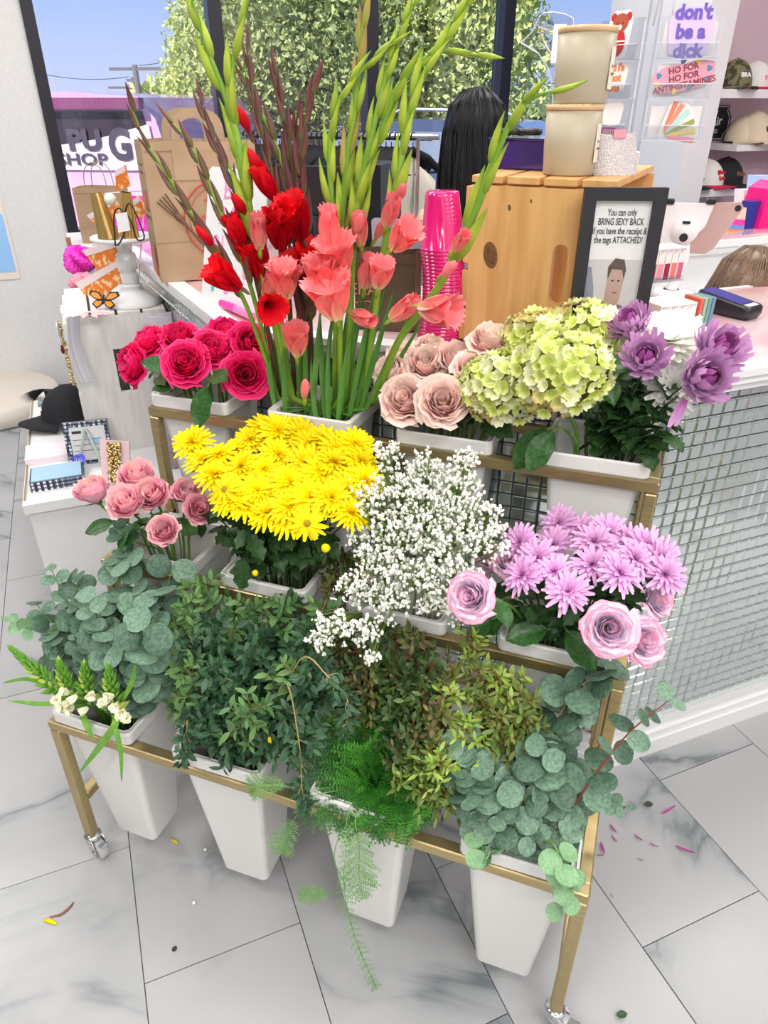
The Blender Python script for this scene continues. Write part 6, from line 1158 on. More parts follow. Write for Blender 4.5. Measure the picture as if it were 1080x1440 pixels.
# tablet on a white swivel stand
TY_ = 2.02
def tp(px, py, dy=0): return aty(px, py, TY_ + dy)
t = thing('tablet_stand', 'white tablet stand with rose gold tablet turned away', 'tablet', (tp(945, 400).x, TY_, HT)); mb = MB(); w = [tp(932, 287), tp(1043, 285), tp(1046, 292), tp(1003, 350), tp(992, 357), tp(955, 356, .0)]; nr = Vector((0, .012, 0)); n = len(w); mb.add(w + [p + nr for p in w], [tuple(range(n)), tuple(range(n, 2 * n))[::-1]] + [(i, i + n, (i + 1) % n + n, (i + 1) % n) for i in range(n)]); tb = part('tablet', mb, mat('rose_gold_aluminium', (.58, .40, .37), .3, metal=.35), t)
mb = MB(); c = tp(1038, 293, -.003); mb.tube([c, c + Vector((0, .003, 0))], .007, 14); part('camera_lens', mb, BLACKP, tb)
WP = mat('white_abs', (.80, .78, .80), .3); mb = MB(); w = [tp(922, 285, -.02), tp(1005, 287, -.02), tp(992, 318, -.02), tp(978, 332, -.02), tp(955, 352, -.02), tp(930, 345, -.02)]; n = len(w); mb.add(w + [p + Vector((0, .016, 0)) for p in w], [tuple(range(n)), tuple(range(n, 2 * n))[::-1]] + [(i, i + n, (i + 1) % n + n, (i + 1) % n) for i in range(n)]); part('bracket', mb, WP, t)
for px in (942, 1000): mb = MB(); c = tp(px, 283, -.012); mb.box(c, (.022, .03, .012), 0, bev=.003); part('clamp', mb, BLACKP, t)
mb = MB(); c = tp(963, 325, -.03); mb.tube([c, c + Vector((0, .015, 0))], [.030, .034], 20); part('hub', mb, WP, t, True); mb = MB(); mb.tube([c + Vector((.0, -.002, -.015)), c + Vector((0, .002, -.015))], .010, 16); part('badge', mb, BLACKP, t); mb = MB(); mb.box(c + Vector((0, -.001, .020)), (.018, .004, .006)); part('latch', mb, BLACKP, t)
mb = MB(); mb.tube([tp(962, 335, .0), tp(960, 365, .0), tp(952, 385), tp(945, 405), Vector((tp(945, 400).x, TY_, HT + .01))], [.016, .016, .014, .014, .02], 12); mb.lathe([(0, 0), (.07, 0), (.07, .006), (.02, .012)], 24, (tp(945, 400).x, TY_, HT)); part('stand_arm', mb, WP, t, True)
# ------------------------------------------------------------------ behind the counter: inner desk, laptop, black monitor
DZ = .78
mb = MB(); band(mb, -.50, -.85, DZ - .04, DZ); band(mb, -.50, -.52, 0, DZ - .04); solo('inner_desk', mb, WHITE, 'lower white desk along the inside of the counter', 'desk')
L1 = aty(523, 306, 2.2); lw = .33; lz = L1.z - .235; t = thing('laptop', 'silver laptop with open lid seen from behind, left of the cups', 'laptop', (L1.x + lw / 2, 2.26, lz))
LMt = quadM(Vector((L1.x, 2.22, lz + .004)), (1, 0, 0), (0, -.1, 1)); mb = MB(); mb.prism([(p[0] + lw / 2, p[1] + .116) for p in rsq(lw / 2, .116, .012)], -.004, .004, LMt); part('lid', mb, mat('silver_aluminium', (.34, .34, .38), .35, metal=.4), t)
mb = MB(); mb.box((L1.x + lw / 2, 2.34, lz + .008), (lw, .23, .014), bev=.003); part('base', mb, GREY, t); mb = MB(); mb.box((L1.x + lw / 2, 2.34, (lz + DZ) / 2), (.30, .20, lz - DZ - .001), bev=.003); solo('laptop_riser', mb, BLACKP, 'black riser box under the silver laptop', 'riser')
def bbox_q(px0, py0, px1, py1, Y, d, name, m, label, cat, foot=None):
    a = aty(px0, py1, Y); b = aty(px1, py0, Y); mb = MB(); mb.box(((a.x + b.x) / 2, Y + d / 2, (a.z + b.z) / 2), (b.x - a.x, d, b.z - a.z), bev=.003); t = thing(name, label, cat, ((a.x + b.x) / 2, Y, a.z)); part('body', mb, m, t); return t, a, b
t, a, b = bbox_q(392, 235, 500, 300, 2.45, .03, 'monitor', BLACKP, 'black monitor seen from behind through the gladioli', 'monitor'); mb = MB(); mb.tube([Vector(((a.x + b.x) / 2, 2.46, a.z)), Vector(((a.x + b.x) / 2, 2.47, DZ))], .02, 10); mb.lathe([(0, 0), (.1, 0), (.1, .008), (0, .012)], 20, ((a.x + b.x) / 2, 2.47, DZ)); part('foot', mb, BLACKP, t)
t, a, b = bbox_q(500, 232, 535, 400, 2.75, .25, 'black_cabinet', BLACKP, 'tall black cabinet behind the gladioli', 'cabinet')
t, a, b = bbox_q(410, 245, 470, 400, 2.95, .35, 'black_printer', BLACKP, 'black equipment stack behind the monitor', 'printer')
# clothes rails by the window
def rail(name, label, px0, px1, py, Y, n, m_h, grp, glab, x_lo=None):
    a = aty(px0, py, Y); b = aty(px1, py, Y); z = (a.z + b.z) / 2; t = thing(name, label, 'clothes rail', ((a.x + b.x) / 2, Y, 0)); mb = MB(); mb.tube([(a.x, Y, z), (b.x, Y, z)], .014, 10); part('rail', mb, CHROME, t)
    for x in (a.x + .05, b.x - .1): mb = MB(); mb.tube([(x, Y, z), (x, Y, .0)], .012, 8); part('post', mb, CHROME, t); mb = MB(); mb.tube([(x, Y - .25, .015), (x, Y + .25, .015)], .014, 8); part('foot', mb, CHROME, t)
    return a, b, z
hang = MB(); hk = [Vector((0, 0, .0)) + Vector((.018 * math.cos(a), 0, .018 * math.sin(a))) for a in [PI * 1.15 - i * .55 for i in range(8)]]
hang.tube([Vector((0, 0, -.055))] + [Vector((0, 0, -.02))] , .0025, 5); hang.tube(hk, .0025, 5)
hang.tube([Vector((-.21, 0, -.14)), Vector((-.12, 0, -.09)), Vector((0, 0, -.052)), Vector((.12, 0, -.09)), Vector((.21, 0, -.14))], [.012, .016, .016, .016, .012], 6); hang.tube([Vector((-.20, 0, -.15)), Vector((.20, 0, -.15))], .005, 5)
hang_me = hang.mesh('hanger', mat('black_velvet', (.006, .006, .008), .85))
a, b, z = rail('clothes_rail', 'chrome clothes rail by the window behind the gladioli', 325, 618, 191, 3.35, 0, None, None, None)
GC = [('white', (.70, .70, .72)), ('pale blue', (.45, .52, .62)), ('black', (.02, .02, .025)), ('pale pink', (.70, .52, .56)), ('cream', (.70, .66, .56)), ('grey', (.36, .37, .40))]
for i in range(34):
    x = a.x + .08 + (b.x - a.x - .2) * i / 33; f_ = i / 33
    M = Matrix.Translation((x, 3.35, z)) @ Matrix.Rotation(PI / 2 + uni(-.15, .15) - .35, 4, 'Z'); o = bpy.data.objects.new('clothes_hanger', hang_me); C.objects.link(o); o.matrix_world = M; o['category'] = 'hanger'; o['group'] = 'black hangers on the chrome rail'
    o['label'] = 'black velvet hanger at the left end of the chrome rail' if i == 0 else ('black velvet hanger at the right end of the chrome rail' if i == 33 else 'black velvet hanger, number %d from the left on the chrome rail' % (i + 1))
    if i % 2 == 0:
        nm, c_ = GC[(i // 2) % 6]; g_ = MB(); L = uni(.45, .75)
        def f(u, v, L=L):
            a_ = u * 2 * PI; w_ = .20 * (1 - .15 * v) if v > .08 else .05 + .15 * v / .08; return M @ Vector((w_ * math.cos(a_), .022 * math.sin(a_) * (1 + .4 * math.sin(9 * v)) + .006 * math.sin(14 * u * PI) * v, -.075 - .07 * min(1, abs(math.cos(a_)) ** 2) - L * v))
        g_.grid(f, 20, 10); solo('hanging_garment', g_, mat('cloth_' + nm.replace(' ', '_'), c_, .85), '%s garment on the chrome rail, %s' % (nm, 'in its left half' if i < 12 else ('in its middle' if i < 22 else 'in its right half')), 'clothing', 'garments on the chrome rail', True)
a2, b2, z2 = rail('clothes_rail', 'second clothes rail further left behind the kraft bag', 230, 400, 200, 3.0, 0, None, None, None) if False else (None, None, None)
# ------------------------------------------------------------------ people behind the counter
SKIN = mat('warm_skin', (.62, .38, .27), .5, spec=.35); HAIRB = mat('black_hair', (.003, .003, .004), .42, spec=.22); HAIRN = mat('brown_hair', (.075, .042, .022), .35, col2=(.20, .12, .065), scale=60, stretch=(6, 6, .5), spec=.5)
def skinbody(name, verts, edges, radii, m, parent, sub=2, root=0):
    me = bpy.data.meshes.new(name); p0 = off(parent); me.from_pydata([Vector(v) - p0 for v in verts], edges, []); o = bpy.data.objects.new(name, me); C.objects.link(o); o.parent = parent
    sk = o.modifiers.new('Skin', 'SKIN'); 
    for i, r_ in enumerate(radii):
        d = me.skin_vertices[0].data[i]; d.radius = r_ if isinstance(r_, tuple) else (r_, r_); d.use_root = (i == root)
    sk.use_smooth_shade = True; s = o.modifiers.new('Subsurf', 'SUBSURF'); s.levels = sub; s.render_levels = sub; me.materials.append(m); OFF[o.name] = p0; return o
def head_mb(R):
    mb = MB()
    def f(u, v):
        a = u * 2 * PI; ph = PI * v; x = math.sin(ph) * math.cos(a); y = math.sin(ph) * math.sin(a); z = -math.cos(ph)
        fr = max(0, y)                                                # y+ is the face
        wx = .072 * (1 - .22 * max(0, -z)); wy = .092; wz = .115
        nose = .020 * math.exp(-((x / .16) ** 2 + ((z + .12) / .20) ** 2)) * fr; eye = -.006 * (math.exp(-(((x - .38) / .18) ** 2 + ((z - .05) / .12) ** 2)) + math.exp(-(((x + .38) / .18) ** 2 + ((z - .05) / .12) ** 2))) * fr
        chin = .012 * math.exp(-((x / .3) ** 2 + ((z + .75) / .2) ** 2)) * fr
        return R @ Vector((x * wx, y * wy + nose + eye + chin - .01 * max(0, -z) * (1 - fr), z * wz))
    mb.grid(f, 28, 20); return mb
def person(name, label, hc_, yaw, hair, hair_len, top_m, lean=.0, top_label='sleeveless top', trousers=(.03, .03, .05), hs=1.0):
    # seated figure; hc_ is the head centre, yaw the way it faces
    F = Vector((math.cos(yaw), math.sin(yaw), 0)); S = Vector((math.sin(yaw), -math.cos(yaw), 0)); U = Vector((0, 0, 1)); hc_ = Vector(hc_); hip = hc_ - U * .66 - F * .06
    t = thing(name, label, 'person', (hip.x, hip.y, 0)); q = lambda f, s, u: hip + F * f + S * s + U * u
    V = [q(0, 0, 0), q(0, 0, .12), q(.01, 0, .26), q(.02, 0, .38), q(.03, 0, .46), q(.045, 0, .54), q(.055, 0, .60)]; E_ = [(0, 1), (1, 2), (2, 3), (3, 4), (4, 5), (5, 6)]; Rr = [(.15, .11), (.125, .09), (.14, .10), (.15, .09), (.085, .06), (.048, .048), (.05, .05)]
    for s in (-1, 1):
        b = len(V); V += [q(.03, s * .15, .42), q(.06, s * .20, .28), q(.12, s * .215, .15), q(.26, s * .17, .14), q(.36, s * .12, .15)]; E_ += [(3, b), (b, b + 1), (b + 1, b + 2), (b + 2, b + 3), (b + 3, b + 4)]; Rr += [.05, .042, .037, .030, .024]
        h = len(V); wr = b + 4
        for k_, (ln, sp_) in enumerate(((.075, -.03), (.085, -.010), (.085, .010), (.070, .028), (.05, .05))):
            V += [V[wr] + F * .03 + S * sp_ * .7, V[wr] + F * (.03 + ln * .55) + S * sp_, V[wr] + F * (.03 + ln) + S * sp_ - U * .02]; i = len(V) - 3; E_ += [(wr, i), (i, i + 1), (i + 1, i + 2)]; Rr += [.011, .009, .008]
        b = len(V); V += [q(.05, s * .09, -.02), q(.24, s * .10, .0), q(.42, s * .10, .0), q(.42, s * .10, -.22), q(.40, s * .10, -.42), q(.46, s * .10, -.46), q(.54, s * .10, -.47)]; E_ += [(0, b)] + [(b + i, b + i + 1) for i in range(6)]; Rr += [.085, .078, .058, .052, .036, .032, .028]
    body = skinbody('body', V, E_, Rr, SKIN, t)
    tV = [q(0, 0, -.02), q(0, 0, .12), q(.01, 0, .26), q(.02, 0, .37)]; skinbody('top', tV, [(0, 1), (1, 2), (2, 3)], [(.165, .125), (.138, .10), (.152, .11), (.145, .085)], top_m, t, 2)
    tr = []; te = []; trr = []
    tr.append(q(0, 0, -.02)); trr.append((.16, .125))
    for s in (-1, 1):
        b = len(tr); tr += [q(.06, s * .09, -.02), q(.24, s * .10, .0), q(.42, s * .10, .0), q(.42, s * .10, -.22), q(.405, s * .10, -.38)]; te += [(0, b)] + [(b + i, b + i + 1) for i in range(4)]; trr += [.095, .088, .07, .062, .055]
    skinbody('trousers', tr, te, trr, mat('cloth_trousers', trousers, .8), t, 2)
    R = Matrix.Translation(hc_) @ Matrix.Rotation(yaw - PI / 2, 4, 'Z') @ Matrix.Rotation(-lean, 4, 'X'); hd = part('head', head_mb(R), SKIN, t, True)
    for s in (-1, 1):
        mb = MB(); mb.lathe([(0, .004), (.010, .002), (.011, 0)], 12, M=R @ Matrix.Translation((s * .028, .083, .006)) @ Matrix.Rotation(-PI / 2, 4, 'X') @ Matrix.Diagonal((1, .6, 1, 1))); part('eye', mb, mat('eye_dark', (.05, .03, .02), .2), hd)
        mb = MB(); mb.lathe([(0, .006), (.016, .004), (.020, 0), (.014, -.006)], 12, M=R @ Matrix.Translation((s * .073, -.005, -.005)) @ Matrix.Rotation(s * PI / 2, 4, 'Y') @ Matrix.Diagonal((1.3, .8, 1, 1))); part('ear', mb, SKIN, hd, True)
    mb = MB(); mb.tube([R @ Vector((-.022, .082, -.052)), R @ Vector((0, .089, -.052)), R @ Vector((.022, .082, -.052))], [.003, .006, .003], 6); part('mouth', mb, mat('lips', (.50, .18, .16), .4), hd)
    # hair: cap plus long falling sheet with strands
    hb = MB()
    def cap(u, v):
        a = PI * (.5 + (u - .5) * 1.42) + PI; ph = PI * .5 * v; x = math.sin(ph) * math.cos(a); y = math.sin(ph) * math.sin(a); z = math.cos(ph); w = 1 + .025 * math.sin(u * 60)
        return Vector((x * .098 * w, y * .112 * w - .006, z * .128 + .004))
    hb.grid(lambda u, v: R @ cap(u, v), 44, 10)
    def fall(u, v):
        c = cap(u, 1); k_ = v; spread = 1 + .30 * math.sin(PI * min(1, v * .9)) - .25 * v; x = c.x * spread + .006 * math.sin(u * 50 + v * 3); y = c.y * (1 - .1 * v) - .03 * math.sin(PI * v) * (1 if c.y < 0 else 0) + .004 * math.sin(u * 73 + v * 5); return Vector((x, y, c.z - hair_len * v * (1 - .18 * abs(u - .5))))
    hb.grid(lambda u, v: R @ fall(u, v), 60, 14)
    part('hair', hb, hair, t, True)
    st = MB()
    for i in range(90):
        u = uni(.02, .98); o_ = uni(1.0, 1.03); pts = [R @ (cap(u, vv) * o_) for vv in (.25, .6, 1.0)] + [R @ (fall(u, vv) * Vector((1, 1, 1)) * 1.0 + Vector((cap(u, 1).x, cap(u, 1).y, 0)).normalized() * .003) for vv in (.25, .5, .75, uni(.9, 1.03))]; st.tube(pts, [.0022, .003, .003, .003, .003, .0025, .0008], 4)
    part('hair_strands', st, hair, t, True, kind='stuff')
    # stool
    sto = thing('stool', 'round stool under the %s' % ('black-haired woman' if hair is HAIRB else 'brown-haired person'), 'stool', (hip.x, hip.y, 0)); sz = hip.z - .125; mb = MB(); mb.lathe([(0, 0), (.16, 0), (.17, -.02), (.165, -.045), (0, -.05)], 24, (hip.x, hip.y, sz)); part('seat', mb, BLACKP, sto, True)
    mb = MB(); mb.tube([(hip.x, hip.y, sz - .05), (hip.x, hip.y, .02)], .025, 10); part('pole', mb, CHROME, sto, True); mb = MB(); mb.lathe([(0, .025), (.03, .024), (.20, .008), (.20, 0), (0, 0)], 24, (hip.x, hip.y, 0)); part('base', mb, CHROME, sto, True)
    return t
hcw = aty(668, 192, 2.42); person('person', 'person with long straight black hair seated facing the window', (hcw.x, hcw.y, hcw.z), math.radians(118), HAIRB, .50, mat('cream_knit', (.70, .62, .50), .8), .1)
hcn = aty(1040, 405, 2.30); person('person', 'person with brown hair seated low behind the right counter', (hcn.x + .02, hcn.y, hcn.z - .015), math.radians(60), HAIRN, .30, mat('dusty_pink_top', (.60, .35, .40), .8), .2)
# ------------------------------------------------------------------ back right: second counter, shelves of caps, sign
bcn = atz(1012, 331, HT); a0_, b0_ = bcn.dot(wv), bcn.dot(nv)
t = thing('back_counter', 'white panelled counter with pink top at the right behind the tablet', 'counter', AB(a0_ + .6, b0_ + .3))
B2 = lambda a, b, z, da, db, dz: (AB(a + da / 2, b + db / 2, z + dz / 2), (da, db, dz))
b0_ = min(b0_, pb - .75)
def B3(mb, a, b, z, da, db, dz): mb.box(AB(a + da / 2, b + db / 2, z + dz / 2), (da, db, dz), A0)
mb = MB(); B3(mb, a0_ - .35, b0_, 0, 2.4, .5, HT - .03); part('carcass', mb, WHITE, t); mb = MB(); B3(mb, a0_ - .35, b0_ - .02, HT - .012, 2.4, .54, .012); part('top', mb, GLIT, t)
mb = MB(); B3(mb, a0_ - .36, b0_ - .04, HT - .035, 2.4, .04, .023); B3(mb, a0_ - .36, b0_ - .028, HT - .06, 2.4, .03, .025); B3(mb, a0_ - .36, b0_ - .012, HT - .20, 2.4, .012, .012); part('moulding', mb, WHITE, t)
mb = MB(); B3(mb, a0_ - .36, b0_ - .40, .78, 2.4, .40, .06); solo('low_desk', mb, WHITE, 'low white desk shelf before the back counter', 'desk'); mb = MB(); B3(mb, a0_ - .36, b0_ - .03, .842, 2.4, .03, .012); solo('desk_strip', mb, mat('dark_red_strip', (.25, .01, .03), .4), 'dark red strip along the back of the low desk', 'trim')
def onb(px, Y_): pass
def at_b(px, py, b):                                                  # the point seen at (px, py) on the plane b = const
    d = Vector(ray(px, py)); o = Vector((0, 0, H)); return o + d * ((b - o.dot(nv)) / d.dot(nv))
bb_ = b0_ + .08
def panel_b(name, pts, b, dep, m, parent):
    w = [at_b(x, y, b) for x, y in pts]; n = len(w); mb = MB(); mb.add(w + [p + nv * dep for p in w], [tuple(range(n)), tuple(range(n, 2 * n))[::-1]] + [(i, i + n, (i + 1) % n + n, (i + 1) % n) for i in range(n)]); return part(name, mb, m, parent)
def prod(name, label, cat, pts, b, dep, m, extra=()):
    w = [at_b(x, y, b) for x, y in pts]; c = sum(w, Vector()) / len(w); t = thing(name, label, cat, (c.x, c.y, HT)); panel_b('body', pts, b, dep, m, t)
    for nm, ps, mm in extra: panel_b(nm, ps, b - .003, .003, mm, t)
    return t
prod('gift_bag', 'hot pink paper bag at the right edge on the back counter', 'bag', [(1062, 334), (1098, 338), (1098, 255), (1082, 266)], bb_ - .02, .10, mat('hot_pink_paper', (.85, .01, .22), .4), [('fold', [(1062, 334), (1098, 338), (1098, 322), (1082, 318)], mat('hot_pink_fold', (.90, .05, .30), .4))])
prod('book', 'dark blue slim box standing left of the pink bag', 'box', [(1045, 332), (1055, 333), (1068, 283), (1058, 284)], bb_, .05, mat('dark_blue_card', (.02, .03, .25), .35))
prod('book', 'violet slim box between the dark blue one and the pink bag', 'box', [(1055, 333), (1061, 334), (1076, 283), (1068, 283)], bb_, .05, mat('violet_card', (.10, .02, .22), .35))
prod('gift_box', 'pale blue and white box standing behind the dark blue one', 'box', [(1060, 290), (1085, 292), (1090, 247), (1066, 247)], bb_ + .10, .05, mat('pale_blue_card', (.42, .62, .88), .4), [('wave_print', [(1061, 283), (1085, 274), (1085, 280), (1060, 290)], PAPER)])
prod('small_box', 'white box with pale print left of the pale blue box', 'box', [(1045, 292), (1061, 293), (1062, 267), (1047, 267)], bb_ + .10, .05, PAPER)
SN = [((.80, .30, .10), [(1022, 329), (1046, 331), (1046, 322), (1026, 322)]), ((.15, .30, .65), [(1026, 322), (1046, 323), (1047, 316), (1030, 315)]), ((.85, .05, .40), [(1030, 316), (1047, 317), (1048, 306), (1036, 306)]), ((.80, .55, .45), [(1034, 308), (1048, 309), (1050, 292), (1044, 292)])]
t = thing('snack_pack', 'crumpled multicoloured packet left of the dark blue box', 'packet', AB(*[at_b(1035, 320, bb_ - .03).dot(q_) for q_ in (wv, nv)], HT))
for i, (c_, ps) in enumerate(SN): panel_b('printed_band', ps, bb_ - .03 - i * .001, .03, mat('packet_%d' % i, c_, .35, bump=1, scale=60), t)
# shelves with caps on the pink wall
wb = pb + .30; SH = mat('white_shelf', (.80, .80, .82), .4); shelves = []
for px0, py, th, a_len, lab in ((1003, 125, .04, 1.6, 'top white wall shelf of caps'), (1037, 204, .03, 1.2, 'middle white wall shelf of beige caps'), (975, 265, .04, 1.25, 'lowest white wall shelf of caps')):
    p = at_b(px0, py, wb - .25); a_ = p.dot(wv) if px0 > 1010 else pa + .18; z_ = at_b(max(px0, 1010), py, wb - .25).z; mb = MB(); B3(mb, a_, wb - .25, z_ - th, a_len if px0 != 975 else .42, .25, th); solo('wall_shelf', mb, SH, lab, 'shelf'); shelves.append((z_, a_))
def cap_thing(label, px, zs, m, mbr, words=None, wm=None, yaw_=-.5, s=1.0, b=None):
    b = wb - .14 if b is None else b; p = at_b(px, 150, b); o = Vector((p.x, p.y, zs)); t = thing('baseball_cap', label, 'cap', o, group='caps on the wall shelves'); M = Matrix.Translation(o) @ Matrix.Rotation(A0 + yaw_, 4, 'Z') @ Matrix.Scale(s, 4)
    mb = MB(); mb.grid(lambda u, v: M @ Vector((.085 * math.cos(PI * .5 * v ** .9) * math.cos(u * 2 * PI) * (1 + .01 * math.cos(u * 12 * PI)), .10 * math.cos(PI * .5 * v ** .9) * math.sin(u * 2 * PI), .012 + .125 * math.sin(PI * .5 * v) ** .85)), 24, 8); part('crown', mb, m, t, True)
    mb = MB()
    def br(u, v):
        a = -PI / 2 + (u - .5) * 2.2; r = 1 + .85 * v * max(0, math.cos((u - .5) * 2.4)); return Vector((.085 * math.cos(a) * (1 + .1 * v), .10 * math.sin(a) * r, .014 - .012 * v - .010 * ((u - .5) * 2) ** 2 * v + .01 * (1 - abs(u - .5) * 2) * v))
    mb.grid(lambda u, v: M @ br(u, v), 14, 5); mb.grid(lambda u, v: M @ (br(u, v) - Vector((0, 0, .004))), 14, 5); part('brim', mb, mbr, t, True)
    mb = MB(); mb.lathe([(0, .141), (.006, .139), (.008, .135)], 8, M=M); part('button', mb, m, t)
    if words: text(words, .030, M @ Matrix.Translation((0, -.088, .062)) @ Matrix.Rotation(PI / 2 - .32, 4, 'X'), wm, t, bold=.0012, ext=.004)
    return t
CREAM = mat('cream_cotton', (.66, .56, .42), .85); CAMO = mat('camo_cloth', (.05, .055, .025), .85, col2=(.20, .17, .10), scale=32, lo=.47, hi=.53); BKC = mat('black_cotton', (.012, .012, .016), .85); REDC = mat('deep_pink_cotton', (.55, .015, .08), .8); WHC = mat('white_cotton', (.76, .74, .72), .85)
REDI = mat('red_thread', (.60, .03, .04), .6)
z1, z2, z3 = [q_[0] for q_ in shelves]
cap_thing('camouflage cap with white letters BRA on the top shelf', 1024, z1, CAMO, CAMO, 'BRA', PAPER, -.15, 1.0)
cap_thing('white cap with deep pink brim behind the camouflage one', 1052, z1, WHC, REDC, 'pink', mat('pink_thread', (.8, .35, .45), .6), .1, .95, wb - .10)
cap_thing('cream cap at the right end of the visible top shelf', 1078, z1, CREAM, CAMO, 'd', BKC, .2, 1.0)
cap_thing('cream cap lettered bre, front one on the middle shelf', 1066, z2, CREAM, CREAM, 'bre', INK, .1, 1.15)
cap_thing('cream cap behind the bre cap on the middle shelf', 1052, z2, CREAM, CREAM, None, None, -.2, 1.0, wb - .11)
cap_thing('white cap with black brim and script, lowest shelf left', 984, z3, WHC, BKC, 'Dad\nClub', INK, .15, 1.0)
cap_thing('cream cap lettered Mama Love with red brim on the lowest shelf', 1013, z3, WHC, REDC, 'Mama\nLove', REDI, .35, 1.0)
cap_thing('black cap at the right on the lowest shelf', 1040, z3, BKC, BKC, 'Mama', mat('brown_thread', (.25, .10, .06), .6), .3, 1.05)
# black wall sign with scalloped sides
sb = wb - .02; cc_ = at_b(990, 173, sb); z0 = at_b(1000, 197, sb).z; z1_ = at_b(1005, 148, sb).z; hh_ = (z1_ - z0) / 2; zc = (z0 + z1_) / 2; SMx = quadM(Vector((cc_.x, cc_.y, zc)), wv, (0, 0, 1)); t = thing('wall_sign', 'black scalloped sign with white lettering on the pink wall by the pillar', 'sign', (cc_.x, cc_.y, zc))
wr_ = (at_b(1027, 172, sb) - cc_).dot(wv); shp = lambda s: [(x * s, y * s) for x, y in [(wr_ * .86, -hh_), (wr_ * .86, -hh_ * .75), (wr_, -hh_ * .35), (wr_, hh_ * .35), (wr_ * .86, hh_ * .72), (wr_ * .86, hh_), (-wr_ * .86, hh_), (-wr_ * .86, hh_ * .72), (-wr_, hh_ * .35), (-wr_, -hh_ * .35), (-wr_ * .86, -hh_ * .75), (-wr_ * .86, -hh_)]]
mb = MB(); mb.prism(shp(1), -.012, 0, SMx); part('board', mb, mat('sign_black', (.012, .014, .018), .5), t); mb = MB(); w = [SMx @ Vector((x, y, .001)) for x, y in shp(.93)]; mb.tube(w + [w[0]], .003, 4); part('border_line', mb, mat('silver_line', (.45, .46, .48), .5), t)
WI = mat('chalk_white', (.75, .75, .76), .6); text('THE HIGHER THE', hh_ * .26, SMx @ Matrix.Translation((0, hh_ * .58, .001)), WI, t); text('Hair', hh_ * .72, SMx @ Matrix.Translation((wr_ * .38, hh_ * .05, .001)) @ Matrix.Rotation(.12, 4, 'Z'), WI, t, bold=.001); text('CLOSER TO GOD', hh_ * .34, SMx @ Matrix.Translation((wr_ * .05, -hh_ * .5, .001)), WI, t, sx=.85)
# ------------------------------------------------------------------ left: display table and its things
TZ_ = .50; Ta = -.307; Tb = 2.02
t = thing('display_table', 'white display table left of the rack with jewellery and boxes', 'table', AB(Ta + .26, Tb + .5)); mb = MB(); B3(mb, Ta + .01, Tb + .01, 0, .50, .96, TZ_ - .03); part('cabinet', mb, WHITE, t); mb = MB(); B3(mb, Ta, Tb, TZ_ - .03, .53, .98, .03); part('top', mb, WHITE, t)
mb = MB(); B3(mb, Ta + .004, Tb + .03, TZ_, .004, .93, .006); part('gold_inlay', mb, GOLD, t)
def onT(px, py, z=TZ_): p = atz(px, py, z); p.z = z; return p
# white crate standing on end with a slot
cr = onT(135, 640); ca, cb_ = cr.dot(wv), cr.dot(nv); cw, cd, chh = .29, .40, .44; t = thing('white_crate', 'white-washed crate with slot handle standing on end on the display table', 'crate', cr); WW = mat('whitewashed_wood', (.70, .68, .65), .7, col2=(.78, .76, .74), scale=12, stretch=(5, 5, .6))
mb = MB(); B3(mb, ca, cb_, TZ_, .115, .018, chh); B3(mb, ca + .145, cb_, TZ_, cw - .145, .018, chh); B3(mb, ca + .115, cb_, TZ_, .03, .018, .20); B3(mb, ca + .115, cb_, TZ_ + .34, .03, .018, chh - .34); part('end_panel', mb, WW, t); mb = MB(); B3(mb, ca, cb_ + cd - .018, TZ_, cw, .018, chh); part('end_panel', mb, WW, t)
for i in range(4): mb = MB(); B3(mb, ca - .01, cb_, TZ_ + .01 + i * .11, .01, cd, .09); part('side_slat', mb, WW, t); mb = MB(); B3(mb, ca + i * .074, cb_, TZ_ + chh, .066, cd, .01); part('top_slat', mb, WW, t)
CT = TZ_ + chh + .0105
def onK(px, py, z=CT): p = atz(px, py, z); p.z = z; return p
# cake stand with ribbed column
cs_ = AB(ca + .205, cb_ + .10); cs_.z = CT; t = thing('cake_stand', 'white ribbed pedestal stand on the white crate', 'stand', cs_); mb = MB(); mb.lathe([(0, 0), (.085, 0), (.088, .006), (.07, .016), (.045, .035), (.030, .05), (.034, .056), (.026, .062)], 32, cs_); part('base', mb, WHITE, t, True)
mb = MB(); mb.lathe([(.024, .06), (.026, .09), (.020, .10), (.028, .105), (.030, .125), (.028, .15), (.020, .155), (.024, .175), (.04, .185)], 32, cs_, wob=lambda a, z: 1 + .06 * math.cos(12 * a)); part('column', mb, mat('milky_pressed_glass', (.74, .75, .77), .12, coat=.6), t, True); mb = MB(); mb.lathe([(0, .185), (.04, .185), (.088, .190), (.094, .193), (.094, .201), (.090, .203), (0, .200)], 36, cs_); part('plate', mb, WHITE, t, True)
PZ = CT + .203
GCL = mat('shiny_gold_foil', (.78, .52, .18), .22, metal=.9, bump=.6, scale=40); WIR = mat('black_wire', (.01, .01, .012), .4)
for i, (px, py, rz, lab) in enumerate(((150, 330, .1, 'gold pleated bag standing on the pedestal plate'), (178, 325, -.25, 'second gold pleated bag behind the white pompom'))):
    p = onK(px + 4, 336 if i == 0 else 334, PZ); M = Matrix.Translation(p) @ Matrix.Rotation(rz + .2, 4, 'Z') @ Matrix.Rotation(.12 * (1 if i else -1), 4, 'Y'); mb = MB(); mb.grid(lambda u, v: M @ Vector(((.030 - .014 * v) * math.cos(u * 2 * PI) * (1 + .12 * math.cos(u * 28 * PI)), .020 * (1 - .5 * v) * math.sin(u * 2 * PI), .125 * v)), 42, 6); solo('gold_clutch', mb, GCL, lab, 'bag', None, True)
